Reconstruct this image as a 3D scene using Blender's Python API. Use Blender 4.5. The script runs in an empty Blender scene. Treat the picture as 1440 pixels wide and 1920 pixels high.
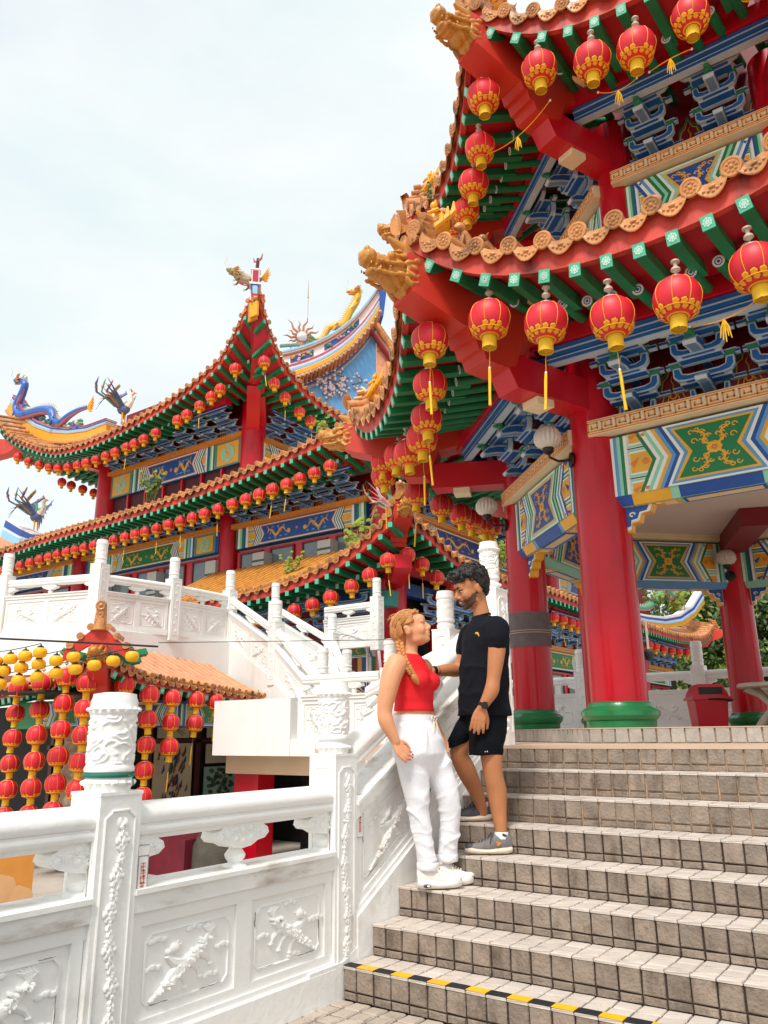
import bpy, bmesh, math, random
import numpy as np
from mathutils import Matrix, Vector, noise as mnoise
random.seed(7)
S = bpy.context.scene
COL = S.collection
R_ = math.radians
# ---------------------------------------------------------------- camera
CAM = Vector((2.7793, -3.3430, 1.3129))
def make_camera():
    yaw, pitch, roll = R_(-35.582), R_(15.837), R_(-0.530)
    fwd = Vector((math.sin(yaw)*math.cos(pitch), math.cos(yaw)*math.cos(pitch), math.sin(pitch)))
    right = Vector((math.cos(yaw), -math.sin(yaw), 0)); up = right.cross(fwd)
    r2 = right*math.cos(roll) + up*math.sin(roll); u2 = up*math.cos(roll) - right*math.sin(roll)
    m = Matrix((r2, u2, -fwd)).transposed().to_4x4(); m.translation = CAM
    cd = bpy.data.cameras.new('camera'); cd.sensor_fit = 'HORIZONTAL'; cd.sensor_width = 36.0
    cd.lens = 36.0*1472.3/1440.0; cd.clip_end = 3000; cd.clip_start = 0.05
    co = bpy.data.objects.new('camera', cd); COL.objects.link(co); co.matrix_world = m
    S.camera = co
make_camera()
# ---------------------------------------------------------------- world and sun
SUN_EL, SUN_AZ = R_(56), R_(168)     # azimuth measured from +y towards +x: behind the camera
def make_world():
    w = bpy.data.worlds.new('World'); S.world = w; w.use_nodes = True
    nt = w.node_tree; nt.nodes.clear()
    out = nt.nodes.new('ShaderNodeOutputWorld'); bg = nt.nodes.new('ShaderNodeBackground')
    sky = nt.nodes.new('ShaderNodeTexSky'); sky.sky_type = 'NISHITA'; sky.sun_disc = False
    sky.sun_elevation = SUN_EL; sky.sun_rotation = SUN_AZ; sky.air_density = 1.2; sky.dust_density = 2.0
    tc = nt.nodes.new('ShaderNodeTexCoord'); mp = nt.nodes.new('ShaderNodeMapping')
    mp.inputs['Scale'].default_value = (1.0, 1.0, 2.2)
    n1 = nt.nodes.new('ShaderNodeTexNoise'); n1.inputs['Scale'].default_value = 2.6; n1.inputs['Detail'].default_value = 7
    n1.inputs['Roughness'].default_value = 0.58; n1.inputs['Distortion'].default_value = 0.25
    rp = nt.nodes.new('ShaderNodeValToRGB'); rp.color_ramp.elements[0].position = 0.28; rp.color_ramp.elements[0].color = (0.84,)*3+(1,)
    rp.color_ramp.elements[1].position = 0.62; rp.color_ramp.elements[1].color = (1,)*3+(1,)
    mx = nt.nodes.new('ShaderNodeMix'); mx.data_type = 'RGBA'
    n2 = nt.nodes.new('ShaderNodeTexNoise'); n2.inputs['Scale'].default_value = 4.0; n2.inputs['Detail'].default_value = 5
    r2 = nt.nodes.new('ShaderNodeValToRGB'); r2.color_ramp.elements[0].color = (3.75, 4.18, 4.20, 1); r2.color_ramp.elements[1].color = (4.35, 4.45, 4.43, 1)
    r2.color_ramp.elements[0].position = 0.3; r2.color_ramp.elements[1].position = 0.7
    L = nt.links.new
    L(tc.outputs['Generated'], mp.inputs['Vector']); L(mp.outputs[0], n1.inputs['Vector']); L(mp.outputs[0], n2.inputs['Vector'])
    L(n1.outputs['Fac'], rp.inputs['Fac']); L(n2.outputs['Fac'], r2.inputs['Fac'])
    L(rp.outputs['Color'], mx.inputs[0]); L(sky.outputs[0], mx.inputs[6]); L(r2.outputs['Color'], mx.inputs[7])
    L(mx.outputs[2], bg.inputs['Color']); bg.inputs['Strength'].default_value = 0.1
    L(bg.outputs[0], out.inputs['Surface'])
make_world()
def make_sun():
    sd = bpy.data.lights.new('sun', 'SUN'); sd.energy = 1.5; sd.angle = R_(14); sd.color = (1.0, 0.95, 0.87)
    so = bpy.data.objects.new('sun', sd); COL.objects.link(so)
    d = Vector((math.sin(SUN_AZ)*math.cos(SUN_EL), math.cos(SUN_AZ)*math.cos(SUN_EL), math.sin(SUN_EL)))
    so.rotation_euler = d.to_track_quat('Z', 'Y').to_euler(); so.location = d*60
make_sun()
vs = S.view_settings; vs.view_transform = 'Standard'; vs.look = 'None'; vs.gamma = 1; vs.use_curve_mapping = False; vs.exposure = 1.22
S.cycles.max_bounces = 6; S.cycles.diffuse_bounces = 4
# ---------------------------------------------------------------- materials
def lin(h):
    h = h.lstrip('#'); o = []
    for i in (0, 2, 4):
        c = int(h[i:i+2], 16)/255; o.append(c/12.92 if c <= 0.04045 else ((c+0.055)/1.055)**2.4)
    return tuple(o)
MATS = {}
def mat(name, hx, rough=0.5, var=0.12, scale=6.0, bump=0.0, bscale=40.0, rnd=0.0, stain=None, sscale=2.0, samt=0.5, metal=0.0, coat=0.0, stretch=(1, 1, 1), spec=0.5, sss=0.0):
    """painted / stone surface: base colour, broad tone noise, optional stains of their own shape, fine bump, per-piece tone"""
    if name in MATS: return MATS[name]
    m = bpy.data.materials.new(name); m.use_nodes = True; nt = m.node_tree; N = nt.nodes.new; L = nt.links.new
    b = nt.nodes['Principled BSDF']; b.inputs['Roughness'].default_value = rough; b.inputs['Metallic'].default_value = metal
    b.inputs['Coat Weight'].default_value = coat; b.inputs['Subsurface Weight'].default_value = sss; b.inputs['Subsurface Radius'].default_value = (.012, .005, .003); b.inputs['Subsurface Scale'].default_value = 1.0; b.inputs['Specular IOR Level'].default_value = spec
    c = lin(hx) if isinstance(hx, str) else hx
    tc = N('ShaderNodeTexCoord'); geo = N('ShaderNodeNewGeometry')
    no = N('ShaderNodeTexNoise'); no.inputs['Scale'].default_value = scale; no.inputs['Detail'].default_value = 5
    L(geo.outputs['Position'], no.inputs['Vector'])
    mr = N('ShaderNodeMapRange'); mr.inputs[1].default_value = 0.25; mr.inputs[2].default_value = 0.75
    mr.inputs[3].default_value = 1-var; mr.inputs[4].default_value = 1+var
    L(no.outputs['Fac'], mr.inputs[0]); fac = mr.outputs[0]
    if rnd:
        oi = N('ShaderNodeObjectInfo'); r2 = N('ShaderNodeMapRange'); r2.inputs[3].default_value = 1-rnd; r2.inputs[4].default_value = 1+rnd
        L(oi.outputs['Random'], r2.inputs[0]); mu = N('ShaderNodeMath'); mu.operation = 'MULTIPLY'
        L(fac, mu.inputs[0]); L(r2.outputs[0], mu.inputs[1]); fac = mu.outputs[0]
    vm = N('ShaderNodeVectorMath'); vm.operation = 'SCALE'; vm.inputs[0].default_value = c[:3]; L(fac, vm.inputs['Scale'])
    colr = vm.outputs[0]
    if stain:
        mp = N('ShaderNodeMapping'); mp.inputs['Scale'].default_value = stretch; L(geo.outputs['Position'], mp.inputs['Vector'])
        n2 = N('ShaderNodeTexNoise'); n2.inputs['Scale'].default_value = sscale; n2.inputs['Detail'].default_value = 9; n2.inputs['Roughness'].default_value = 0.65
        L(mp.outputs[0], n2.inputs['Vector'])
        cr = N('ShaderNodeMapRange'); cr.inputs[1].default_value = 0.62-0.25*samt; cr.inputs[2].default_value = 0.70
        cr.inputs[3].default_value = 0; cr.inputs[4].default_value = min(1, samt*1.6); L(n2.outputs['Fac'], cr.inputs[0])
        mx = N('ShaderNodeMix'); mx.data_type = 'RGBA'; L(cr.outputs[0], mx.inputs[0]); L(colr, mx.inputs[6])
        mx.inputs[7].default_value = lin(stain)+(1,); colr = mx.outputs[2]
    L(colr, b.inputs['Base Color'])
    if bump:
        n3 = N('ShaderNodeTexNoise'); n3.inputs['Scale'].default_value = bscale; n3.inputs['Detail'].default_value = 4
        L(geo.outputs['Position'], n3.inputs['Vector'])
        bp = N('ShaderNodeBump'); bp.inputs['Strength'].default_value = bump; bp.inputs['Distance'].default_value = 0.01
        L(n3.outputs['Fac'], bp.inputs['Height']); L(bp.outputs[0], b.inputs['Normal'])
    MATS[name] = m; return m
RED   = mat('red paint', '#c40d22', 0.35, 0.10, 1.5, coat=0.2)
COLR  = mat('column red gloss', '#c00820', 0.30, 0.16, 1.6, coat=0.12, spec=.4, bump=0.08, bscale=7, stain='#8a0a1c', sscale=3.0, samt=.3, stretch=(2, 2, .3))
SOFF  = mat('soffit red', '#c01226', 0.5, 0.15, 3)
DRED  = mat('dark red board', '#7c0c1c', 0.5, 0.12, 4)
ORED  = mat('fascia coral red', '#d0402f', 0.55, 0.14, 3, bump=0.15, bscale=12, stain='#17110f', sscale=2.3, samt=0.62, stretch=(1.5, 1.5, .42))
HIPR  = mat('hip beam red', '#c9321f', 0.5, 0.12, 2.5, bump=0.1, bscale=14)
GRN   = mat('rafter green', '#107a4a', 0.5, 0.18, 6)
CAPG  = mat('rafter end turquoise', '#4fb894', 0.5, 0.1)
CAPW  = mat('pale turquoise', '#bfe6d6', 0.5, 0.05)
BLUE  = mat('bracket blue', '#2264ac', 0.45, 0.16, 5)
DBLUE = mat('deep blue', '#1b4f9c', 0.45, 0.15, 5)
LBLUE = mat('pale blue line', '#b9cbd8', 0.5, 0.10, 8)
BGRN  = mat('bracket green', '#237a58', 0.45, 0.15, 6)
TILE  = mat('glazed ochre tile', '#c98a52', 0.38, 0.22, 7, rnd=0.16, bump=0.35, bscale=30, stain='#2b1a12', sscale=4.5, samt=0.5)
TILEP = mat('terracotta barrel tile', '#d99670', 0.5, 0.18, 6, rnd=0.10, bump=0.2, bscale=30, stain='#6a4636', sscale=4.0, samt=0.3)
GOLD  = mat('gold paint', '#e8a51f', 0.38, 0.12, 8)
OCHR  = mat('dragon ochre', '#c0802f', 0.36, 0.2, 9, bump=0.25, bscale=28, stain='#5a3818', sscale=6, samt=0.3)
CREAM = mat('cream paint', '#ead9b4', 0.5, 0.08)
ORAN  = mat('fret orange', '#e08a2c', 0.5, 0.08)
WHT   = mat('white painted stone', '#f3f2ef', 0.5, 0.05, 2.0, bump=0.28, bscale=22, stain='#a8937c', sscale=2.6, samt=0.22, stretch=(1, 1, .6))
WHTD  = mat('worn white paint', '#efeeea', 0.55, 0.07, 3.0, bump=0.3, bscale=20, stain='#94795c', sscale=3.4, samt=0.46, stretch=(1, .6, 2.2))
PLAS  = mat('white plaster', '#ecebe8', 0.7, 0.06, 1.2, bump=0.1, bscale=10, stain='#b9aa9a', sscale=1.0, samt=0.25, stretch=(1.5, 1.5, .4))
BEIGE = mat('beige concrete', '#d9bb98', 0.7, 0.06, 2)
CEIL  = mat('cream ceiling', '#d9cec4', 0.8, 0.04, 1)
BLACK = mat('black', '#121212', 0.4, 0.1)
DARK  = mat('dark interior', '#120c0b', 0.7, 0.2)  # near-black base colour stands in for the shade of unlit rooms
LRED  = mat('lantern red silk', '#dc2031', 0.5, 0.08, 5, rnd=.13)
LGOLD = mat('lantern gold', '#f0a818', 0.5, 0.08)
LYEL  = mat('tassel yellow', '#f2c020', 0.65, 0.1, 30)
KNOB  = mat('hanger grey', '#b8a898', 0.5, 0.1)
# ---------------------------------------------------------------- mesh builder
class MB:
    def __init__(s): s.v = []; s.f = []; s.m = []; s.mats = []; s.n = 0
    def mi(s, m):
        if m not in s.mats: s.mats.append(m)
        return s.mats.index(m)
    def add(s, vs, fs, m, M=None):
        k = s.mi(m); n = s.n
        if M is not None:
            A = np.array(M.to_4x4() if hasattr(M, 'to_4x4') else M); vs = np.asarray(vs, float) @ A[:3, :3].T + A[:3, 3]
        for p in vs: s.v.append((float(p[0]), float(p[1]), float(p[2])))
        for f in fs: s.f.append([i+n for i in f]); s.m.append(k)
        s.n += len(vs); return s
    def box(s, c, d, m, M=None, taper=None):
        x, y, z = d[0]/2, d[1]/2, d[2]/2; t = taper or (1, 1)
        v = [(-x, -y, -z), (x, -y, -z), (x, y, -z), (-x, y, -z), (-x*t[0], -y*t[1], z), (x*t[0], -y*t[1], z), (x*t[0], y*t[1], z), (-x*t[0], y*t[1], z)]
        v = [(a+c[0], b+c[1], e+c[2]) for a, b, e in v]
        return s.add(v, [(0, 3, 2, 1), (4, 5, 6, 7), (0, 1, 5, 4), (1, 2, 6, 5), (2, 3, 7, 6), (3, 0, 4, 7)], m, M)
    def b2(s, lo, hi, m, M=None):
        return s.box([(a+b)/2 for a, b in zip(lo, hi)], [b-a for a, b in zip(lo, hi)], m, M)
    def prism(s, poly, a, b, m, M=None, axis='z', side=None):
        """polygon (p,q) extruded from a to b along axis; axis y: poly=(x,z); axis x: poly=(y,z)"""
        n = len(poly)
        def P(p, t): return (p[0], p[1], t) if axis == 'z' else ((p[0], t, p[1]) if axis == 'y' else (t, p[0], p[1]))
        v = [P(p, a) for p in poly]+[P(p, b) for p in poly]
        s.add(v, [tuple(range(n))[::-1], tuple(range(n, 2*n))], m, M)
        sd = side or m
        return s.add(v, [(i, (i+1) % n, n+(i+1) % n, n+i) for i in range(n)], sd, M)
    def lathe(s, prof, n, m, M=None, ang=(0, 2*math.pi), cap=True):
        full = abs(ang[1]-ang[0]-2*math.pi) < 1e-6; k = n if full else n+1; v = []; f = []
        for r, z in prof:
            for i in range(k):
                a = ang[0]+(ang[1]-ang[0])*i/n; v.append((r*math.cos(a), r*math.sin(a), z))
        for j in range(len(prof)-1):
            for i in range(n):
                i2 = (i+1) % k; f.append((j*k+i, j*k+i2, (j+1)*k+i2, (j+1)*k+i))
        if cap and full:
            if prof[0][0] > 1e-5: f.append(tuple(range(k))[::-1])
            if prof[-1][0] > 1e-5: f.append(tuple((len(prof)-1)*k+i for i in range(k)))
        return s.add(v, f, m, M)
    def tube(s, pts, rad, n, m, M=None, flat=1.0, up=None, cap=True):
        pts = [Vector(p) for p in pts]; N = len(pts)
        if not hasattr(rad, '__len__'): rad = [rad]*N
        v = []; f = []; ref = Vector(up) if up else None
        for i, p in enumerate(pts):
            t = (pts[min(i+1, N-1)]-pts[max(i-1, 0)])
            if t.length < 1e-9: t = Vector((0, 0, 1))
            t.normalize()
            if ref is None:
                ref = Vector((0, 0, 1)) if abs(t.z) < 0.9 else Vector((1, 0, 0))
            a = ref-t*ref.dot(t)
            if a.length < 1e-6: a = t.orthogonal()
            a.normalize(); b = t.cross(a)
            if not up: ref = a
            for j in range(n):
                w = 2*math.pi*j/n; q = p+(a*math.cos(w)*flat+b*math.sin(w))*rad[i]; v.append(q)
        for i in range(N-1):
            for j in range(n):
                j2 = (j+1) % n; f.append((i*n+j, i*n+j2, (i+1)*n+j2, (i+1)*n+j))
        if cap: f.append(tuple(range(n))[::-1]); f.append(tuple((N-1)*n+j for j in range(n)))
        return s.add(v, f, m, M)
    def ell(s, c, r, m, M=None, nu=10, nv=6):
        v = []; f = []
        for j in range(nv+1):
            ph = math.pi*j/nv
            for i in range(nu):
                a = 2*math.pi*i/nu; v.append((c[0]+r[0]*math.sin(ph)*math.cos(a), c[1]+r[1]*math.sin(ph)*math.sin(a), c[2]-r[2]*math.cos(ph)))
        for j in range(nv):
            for i in range(nu):
                i2 = (i+1) % nu; f.append((j*nu+i, j*nu+i2, (j+1)*nu+i2, (j+1)*nu+i))
        return s.add(v, f, m, M)
    def grid(s, P, m, M=None, flip=False):
        """P[j][i] of points -> quads"""
        nj = len(P); ni = len(P[0]); v = [p for r in P for p in r]; f = []
        for j in range(nj-1):
            for i in range(ni-1):
                q = (j*ni+i, j*ni+i+1, (j+1)*ni+i+1, (j+1)*ni+i); f.append(q[::-1] if flip else q)
        return s.add(v, f, m, M)
    def mesh(s, name, smooth=40, merge=False):
        me = bpy.data.meshes.new(name); me.from_pydata(s.v, [], s.f)
        for m in s.mats: me.materials.append(m)
        me.polygons.foreach_set('material_index', s.m)
        if merge:
            bm = bmesh.new(); bm.from_mesh(me); bmesh.ops.remove_doubles(bm, verts=bm.verts, dist=1e-4); bm.to_mesh(me); bm.free()
        if smooth:
            me.polygons.foreach_set('use_smooth', [True]*len(me.polygons)); me.set_sharp_from_angle(angle=R_(smooth))
        me.update(); return me
def obj(name, me, parent=None, M=None, kind=None, label=None, world=True):
    """link a mesh as an object; with a parent the given matrix is in world space"""
    if isinstance(me, MB): me = me.mesh(name)
    o = bpy.data.objects.new(name, me); COL.objects.link(o)
    if parent is not None:
        o.parent = parent
        if world: o.matrix_parent_inverse = PINV.setdefault(parent.name, world_of(parent).inverted())
    if M is not None: o.matrix_basis = M
    if kind: o['kind'] = kind
    if label: o['label'] = label
    return o
PINV = {}
def world_of(o):
    return (world_of(o.parent) @ o.matrix_parent_inverse if o.parent else Matrix()) @ o.matrix_basis
def thing(name, label, cat, loc=(0, 0, 0), rz=0.0, group=None, kind=None):
    o = bpy.data.objects.new(name, None); COL.objects.link(o); o.empty_display_size = 0.1
    o.matrix_basis = Matrix.Translation(loc) @ Matrix.Rotation(rz, 4, 'Z')
    tag(o, label, cat, group, kind); return o
def tag(o, label=None, cat=None, group=None, kind=None):
    if label: o['label'] = label
    if cat: o['category'] = cat
    if group: o['group'] = group
    if kind: o['kind'] = kind
    return o
T = Matrix.Translation
def RZ(a): return Matrix.Rotation(a, 4, 'Z')
def RX(a): return Matrix.Rotation(a, 4, 'X')
def RY(a): return Matrix.Rotation(a, 4, 'Y')
def SC(x, y, z): return Matrix.Diagonal((x, y, z, 1))
def frame(o, x, z=None, y=None):
    """matrix with origin o, x axis along x, z near z"""
    x = Vector(x).normalized(); z = Vector(z or (0, 0, 1)); yv = z.cross(x).normalized(); zv = x.cross(yv)
    m = Matrix((x, yv, zv)).transposed().to_4x4(); m.translation = Vector(o); return m
ORD = ['first', 'second', 'third', 'fourth', 'fifth', 'sixth', 'seventh', 'eighth', 'ninth', 'tenth', 'eleventh', 'twelfth', 'thirteenth', 'fourteenth', 'fifteenth', 'sixteenth', 'seventeenth', 'eighteenth', 'nineteenth', 'twentieth', 'twenty-first', 'twenty-second', 'twenty-third', 'twenty-fourth', 'twenty-fifth', 'twenty-sixth', 'twenty-seventh', 'twenty-eighth', 'twenty-ninth', 'thirtieth']
def nz(p, sc=1.0): return mnoise.noise(Vector(p)*sc)
def interp(x, xs, ys): return float(np.interp(x, xs, ys))
def remesh(mb, voxel, name, mats=None, smooth_it=4, adapt=0.0):
    """union of the builder's closed shells as one continuous skin"""
    me = mb.mesh(name, smooth=0); o = bpy.data.objects.new(name, me); COL.objects.link(o)
    md = o.modifiers.new('r', 'REMESH'); md.mode = 'VOXEL'; md.voxel_size = voxel; md.adaptivity = adapt
    if smooth_it:
        sm = o.modifiers.new('s', 'SMOOTH'); sm.iterations = smooth_it; sm.factor = 0.5
    dg = bpy.context.evaluated_depsgraph_get(); r = bpy.data.meshes.new_from_object(o.evaluated_get(dg)); r.name = name
    bpy.data.objects.remove(o); bpy.data.meshes.remove(me)
    r.materials.clear()
    for m in (mats or mb.mats[:1]): r.materials.append(m)
    r.polygons.foreach_set('use_smooth', [True]*len(r.polygons)); r.polygons.foreach_set('material_index', [0]*len(r.polygons))
    r.update(); return r
def fold(me, amp, fn):
    me.update(); nr = [v.normal.copy() for v in me.vertices]
    for v, n in zip(me.vertices, nr): v.co += n*amp*fn(v.co)
    me.update(); return me
# ================================================================ ground, stairs
PT = 0.108; H = 0.15337; D = 0.2579
GROUT = mat('dark grout', '#3a2d24', 0.9, 0.3, 8, bump=0.3)
GROUTL = mat('mortar sand', '#b09277', 0.9, 0.2, 8, bump=0.3, stain='#2a1d16', sscale=5, samt=.5)
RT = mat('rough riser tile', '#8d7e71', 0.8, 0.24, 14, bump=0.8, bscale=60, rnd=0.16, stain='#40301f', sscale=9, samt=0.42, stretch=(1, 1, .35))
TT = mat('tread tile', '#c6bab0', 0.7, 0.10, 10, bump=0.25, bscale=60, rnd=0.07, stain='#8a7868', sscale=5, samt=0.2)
GT = mat('ground tile', '#b3a598', 0.75, 0.12, 10, bump=0.3, bscale=60, rnd=0.08, stain='#5a4a3c', sscale=4, samt=0.35)
YEL = mat('yellow safety tape', '#f5b40c', 0.45, 0.10, 12, stain='#7a6a3a', sscale=14, samt=.25); BTP = mat('black safety tape', '#23262b', 0.5, 0.2, 20)
SLAB = mat('smooth landing slab', '#c9ae98', 0.7, 0.06, 3, bump=0.1)
GRD = mat('ground concrete', '#b2a79c', 0.9, 0.2, 2)
g = MB(); g.add([(-600, -600, -.55), (600, -600, -.55), (600, 900, -.55), (-600, 900, -.55)], [(0, 1, 2, 3)], GRD)
obj('ground', g, kind='structure')
g = MB(); g.b2((-.30, -6, -.12), (6, .262, -.012), GROUT); obj('courtyard_floor', g, kind='structure')
NX0, NX1 = -0.085, 4.4
st = thing('staircase', None, None, (0, 0, 0), kind='structure')
core = MB()
for k in range(1, 9):
    y0 = k*D+.012; y1 = (k+1)*D+.012 if k < 8 else 3.20
    core.b2((NX0, y0, -.02), (NX1, y1 if k == 8 else 3.19, k*H-.010-.0001*(9-k)), GROUTL if k > 5 else GROUT)
obj('step_core', core, st)
def tile_mesh(name, w, h, d, m, seed=0, r=.004):
    """slightly uneven chamfered slab: w along x, h along z, d along -y (front)"""
    rr = random.Random(seed); b = MB(); j = lambda: rr.uniform(-.0028, .0028)
    x, z = w/2, h/2
    back = [(-x, 0, -z), (x, 0, -z), (x, 0, z), (-x, 0, z)]
    mid = [(px+j(), -d+r, pz+j()) for px, _, pz in back]
    fr = [(px*(1-2*r/w)+j(), -d+j()*.6, pz*(1-2*r/h)+j()) for px, _, pz in back]
    v = back+mid+fr; f = [(8, 9, 10, 11)]
    for o in (0, 4):
        for i in range(4): f.append((o+i, o+(i+1) % 4, o+4+(i+1) % 4, o+4+i))
    return b.add(v, f, m).mesh(name, 0)
RTM = [tile_mesh('riser_tile', .099, .100, .014, RT, i) for i in range(5)]
RCM = [tile_mesh('riser_strip', .099, .034, .012, RT, i+9) for i in range(4)]
TTM = [tile_mesh('tread_tile', .101, .095, .012, TT, i+20) for i in range(4)]
TNM = [tile_mesh('tread_nosing', .102, .058, .013, TT, i+30) for i in range(3)]
GTM = [tile_mesh('ground_tile', .094, .094, .012, GT, i+40, .006) for i in range(4)]
LAY = RX(-math.pi/2)    # front (-y) turned to +z
items = []; CI = S.camera.matrix_basis.inverted()
for k in range(1, 9):
    yf = k*D; zt = k*H
    for i in range(-1, 41):
        xc = (i+.5)*PT; w = 1.0
        if i == -1: xc = -.0425; w = .78
        if xc > NX1: continue
        q = CI @ Vector((xc, yf, zt)); dd = -q.z+(50 if q.x/-q.z > .50 else 0)
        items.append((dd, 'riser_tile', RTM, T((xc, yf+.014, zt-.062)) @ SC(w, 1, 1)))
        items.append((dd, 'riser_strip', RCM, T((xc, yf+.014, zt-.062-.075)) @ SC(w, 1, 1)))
        if k == 8: continue
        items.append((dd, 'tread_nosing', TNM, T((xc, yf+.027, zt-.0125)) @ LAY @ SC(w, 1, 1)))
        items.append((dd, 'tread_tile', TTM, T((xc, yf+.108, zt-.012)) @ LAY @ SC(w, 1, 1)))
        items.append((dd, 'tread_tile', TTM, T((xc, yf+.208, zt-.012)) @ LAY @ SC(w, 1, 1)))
items.sort(key=lambda t: t[0]); cnt = {}; rest = {}
for n, (dd, nm, ms, M) in enumerate(items):
    c = cnt.get(nm, 0)
    if c < 290: cnt[nm] = c+1; obj(nm, random.choice(ms), st, M)
    else:
        b = rest.setdefault(nm, MB()); me = random.choice(ms)
        b.add([v.co[:] for v in me.vertices], [p.vertices[:] for p in me.polygons], me.materials[0], M)
for nm, b in rest.items(): obj(nm+'_field', b.mesh(nm+'_field', 0), st, kind='stuff')
# safety tape on the lowest nosing
for i in range(-1, 41):
    xc = (i+.5)*PT if i >= 0 else -.04
    b = MB(); b.box((0, 0, 0), (PT-.003 if i >= 0 else .085, .060, .003), YEL if i % 2 == 0 else BTP)
    if i % 2:
        for q in range(3): b.box((0, -.018+.018*q, .002), (PT-.006 if i >= 0 else .08, .004, .0022), BTP)
    obj('yellow_tape' if i % 2 == 0 else 'black_tape', b, st, T((xc, D+.0285, H+.0035)))
b = MB(); b.b2((NX0, 8*D-.002, 8*H-.02), (NX1, 8*D+.06, 8*H+.004), SLAB); b.b2((-1.9, 8*D+.06, 8*H-.12), (NX1+.6, 14, 8*H+.002), SLAB); obj('landing', b, kind='structure')
gt = thing('courtyard_paving', None, None, kind='structure')
bb = MB(); n = 0
for i in range(-2, 20):
    for j in range(0, 12):
        x = (i+.45)*PT; y = .205-(j+.0)*PT
        if x < -.07: continue
        if x < 1.2 and j < 8: obj('ground_tile', random.choice(GTM), gt, T((x, y, -.012)) @ LAY)
        else:
            me = random.choice(GTM); bb.add([v.co[:] for v in me.vertices], [p.vertices[:] for p in me.polygons], me.materials[0], T((x, y, -.012)) @ LAY)
obj('ground_tile_field', bb.mesh('ground_tile_field', 0), gt, kind='stuff')
# ================================================================ white balustrades
CRK = mat('dark crack', '#3a3028', .9, .3, 20)
GREENS = mat('green string', '#0f6f5c', 0.7, 0.1)
def relief_cylinder(mb, r, h, z0, m, nu=72, nv=40, amp=.010, seed=0.0, freq=17.0):
    P = []
    for j in range(nv+1):
        z = h*j/nv; row = []
        for i in range(nu+1):
            a = 2*math.pi*(i % nu)/nu; p = Vector((math.cos(a)*r*freq, math.sin(a)*r*freq, z*freq+seed))
            w = mnoise.noise(p*1.0)*1.6+mnoise.noise(p*2.1+Vector((5, 2, 1)))*.5
            hgt = math.sin(w*8.0+z*freq*1.0)
            hgt = max(-.2, hgt)**1 if hgt > 0 else hgt*.25
            e = min(1, min(z, h-z)/.02)
            q = r+amp*hgt*e
            row.append((q*math.cos(a), q*math.sin(a), z0+z))
        P.append(row)
    mb.grid(P, m)
def post_mesh(side, h, cr, ch, m, hi=True, seed=0):
    b = MB(); s = side/2
    b.box((0, 0, h/2), (side, side, h), m)
    b.box((0, 0, h+.006), (side*1.03, side*1.03, .014), m)
    def frame_face(M):   # raised frame with chamfered top corners and a vine of leaves
        w = side*.36; z0 = .10; z1 = h-.06; c = .03
        pts = [(-w, z0), (w, z0), (w, z1-c), (w-c, z1-c*.2), (w-c, z1), (-w+c, z1), (-w+c, z1-c*.2), (-w, z1-c), (-w, z0)]
        b.tube([(p[0], -s-.001, p[1]) for p in pts], .0055, 5, m, M)
        if not hi:
            for i in range(7):
                z = z0+(z1-z0)*(i+.5)/7
                b.ell((.02*(-1)**i, -s, z), (.03, .008, .035), m, M, 6, 4)
            return
        rr = random.Random(seed); zz = z0+.05; i = 0
        stem = [(math.sin(t*9)*.018, -s, z0+.05+(z1-z0-.1)*t) for t in np.linspace(0, 1, 26)]
        b.tube(stem, .006, 5, m, M)
        while zz < z1-.07:
            sd = (-1)**i; cx = math.sin((zz-z0-.05)/(z1-z0-.1)*9)*.018
            for q in range(3):
                a = rr.uniform(.2, 1.2); L = rr.uniform(.026, .044)
                pts = [(cx+sd*L*u*math.cos(a+u*1.2), -s-.004*math.sin(u*3), zz+L*u*math.sin(a+u*1.2)) for u in np.linspace(0, 1, 5)]
                b.tube(pts, [.004, .009, .010, .007, .002], 5, m, M)
                sd = -sd; zz += .011
            if i % 4 == 2:
                for q in range(6):
                    a = q*math.pi/3; b.ell((cx+.022*math.cos(a), -s-.003, zz+.022*math.sin(a)), (.015, .009, .015), m, M, 6, 4)
                b.ell((cx, -s-.006, zz), (.013, .010, .013), m, M, 6, 4)
            i += 1
        b.ell((0, -s, z1-.05), (.018, .007, .028), m, M, 6, 4)
    frame_face(RZ(math.pi/2)); frame_face(Matrix())
    z = h+.013; r = cr
    b.lathe([(r*.98, z), (r*.98, z+.012), (r*1.05, z+.022), (r*1.05, z+.045), (r*.96, z+.055), (r*.95, z+.07), (r*1.07, z+.078), (r*1.09, z+.09), (r*1.04, z+.1), (r, z+.105)], 32, m)
    relief_cylinder(b, r, ch-.19, z+.10, m, 150 if hi else 24, 90 if hi else 12, .0060 if hi else .006, seed)
    z2 = z+ch-.09
    b.lathe([(r, z2-.005), (r*1.05, z2), (r*1.08, z2+.010), (r*1.08, z2+.028), (r*1.03, z2+.036), (r*1.04, z2+.052), (r*.97, z2+.068), (r*.95, z2+.083), (r*.5, z2+.09), (0, z2+.092)], 32, m)
    if hi:
        for q in range(18):
            a = q*2*math.pi/18; b.ell((r*1.06*math.cos(a), r*1.06*math.sin(a), z2+.019), (.015, .015, .010), m, None, 6, 4)
            b.ell((r*1.03*math.cos(a), r*1.03*math.sin(a), z+.034), (.017, .017, .012), m, None, 6, 4)
    return b
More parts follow.
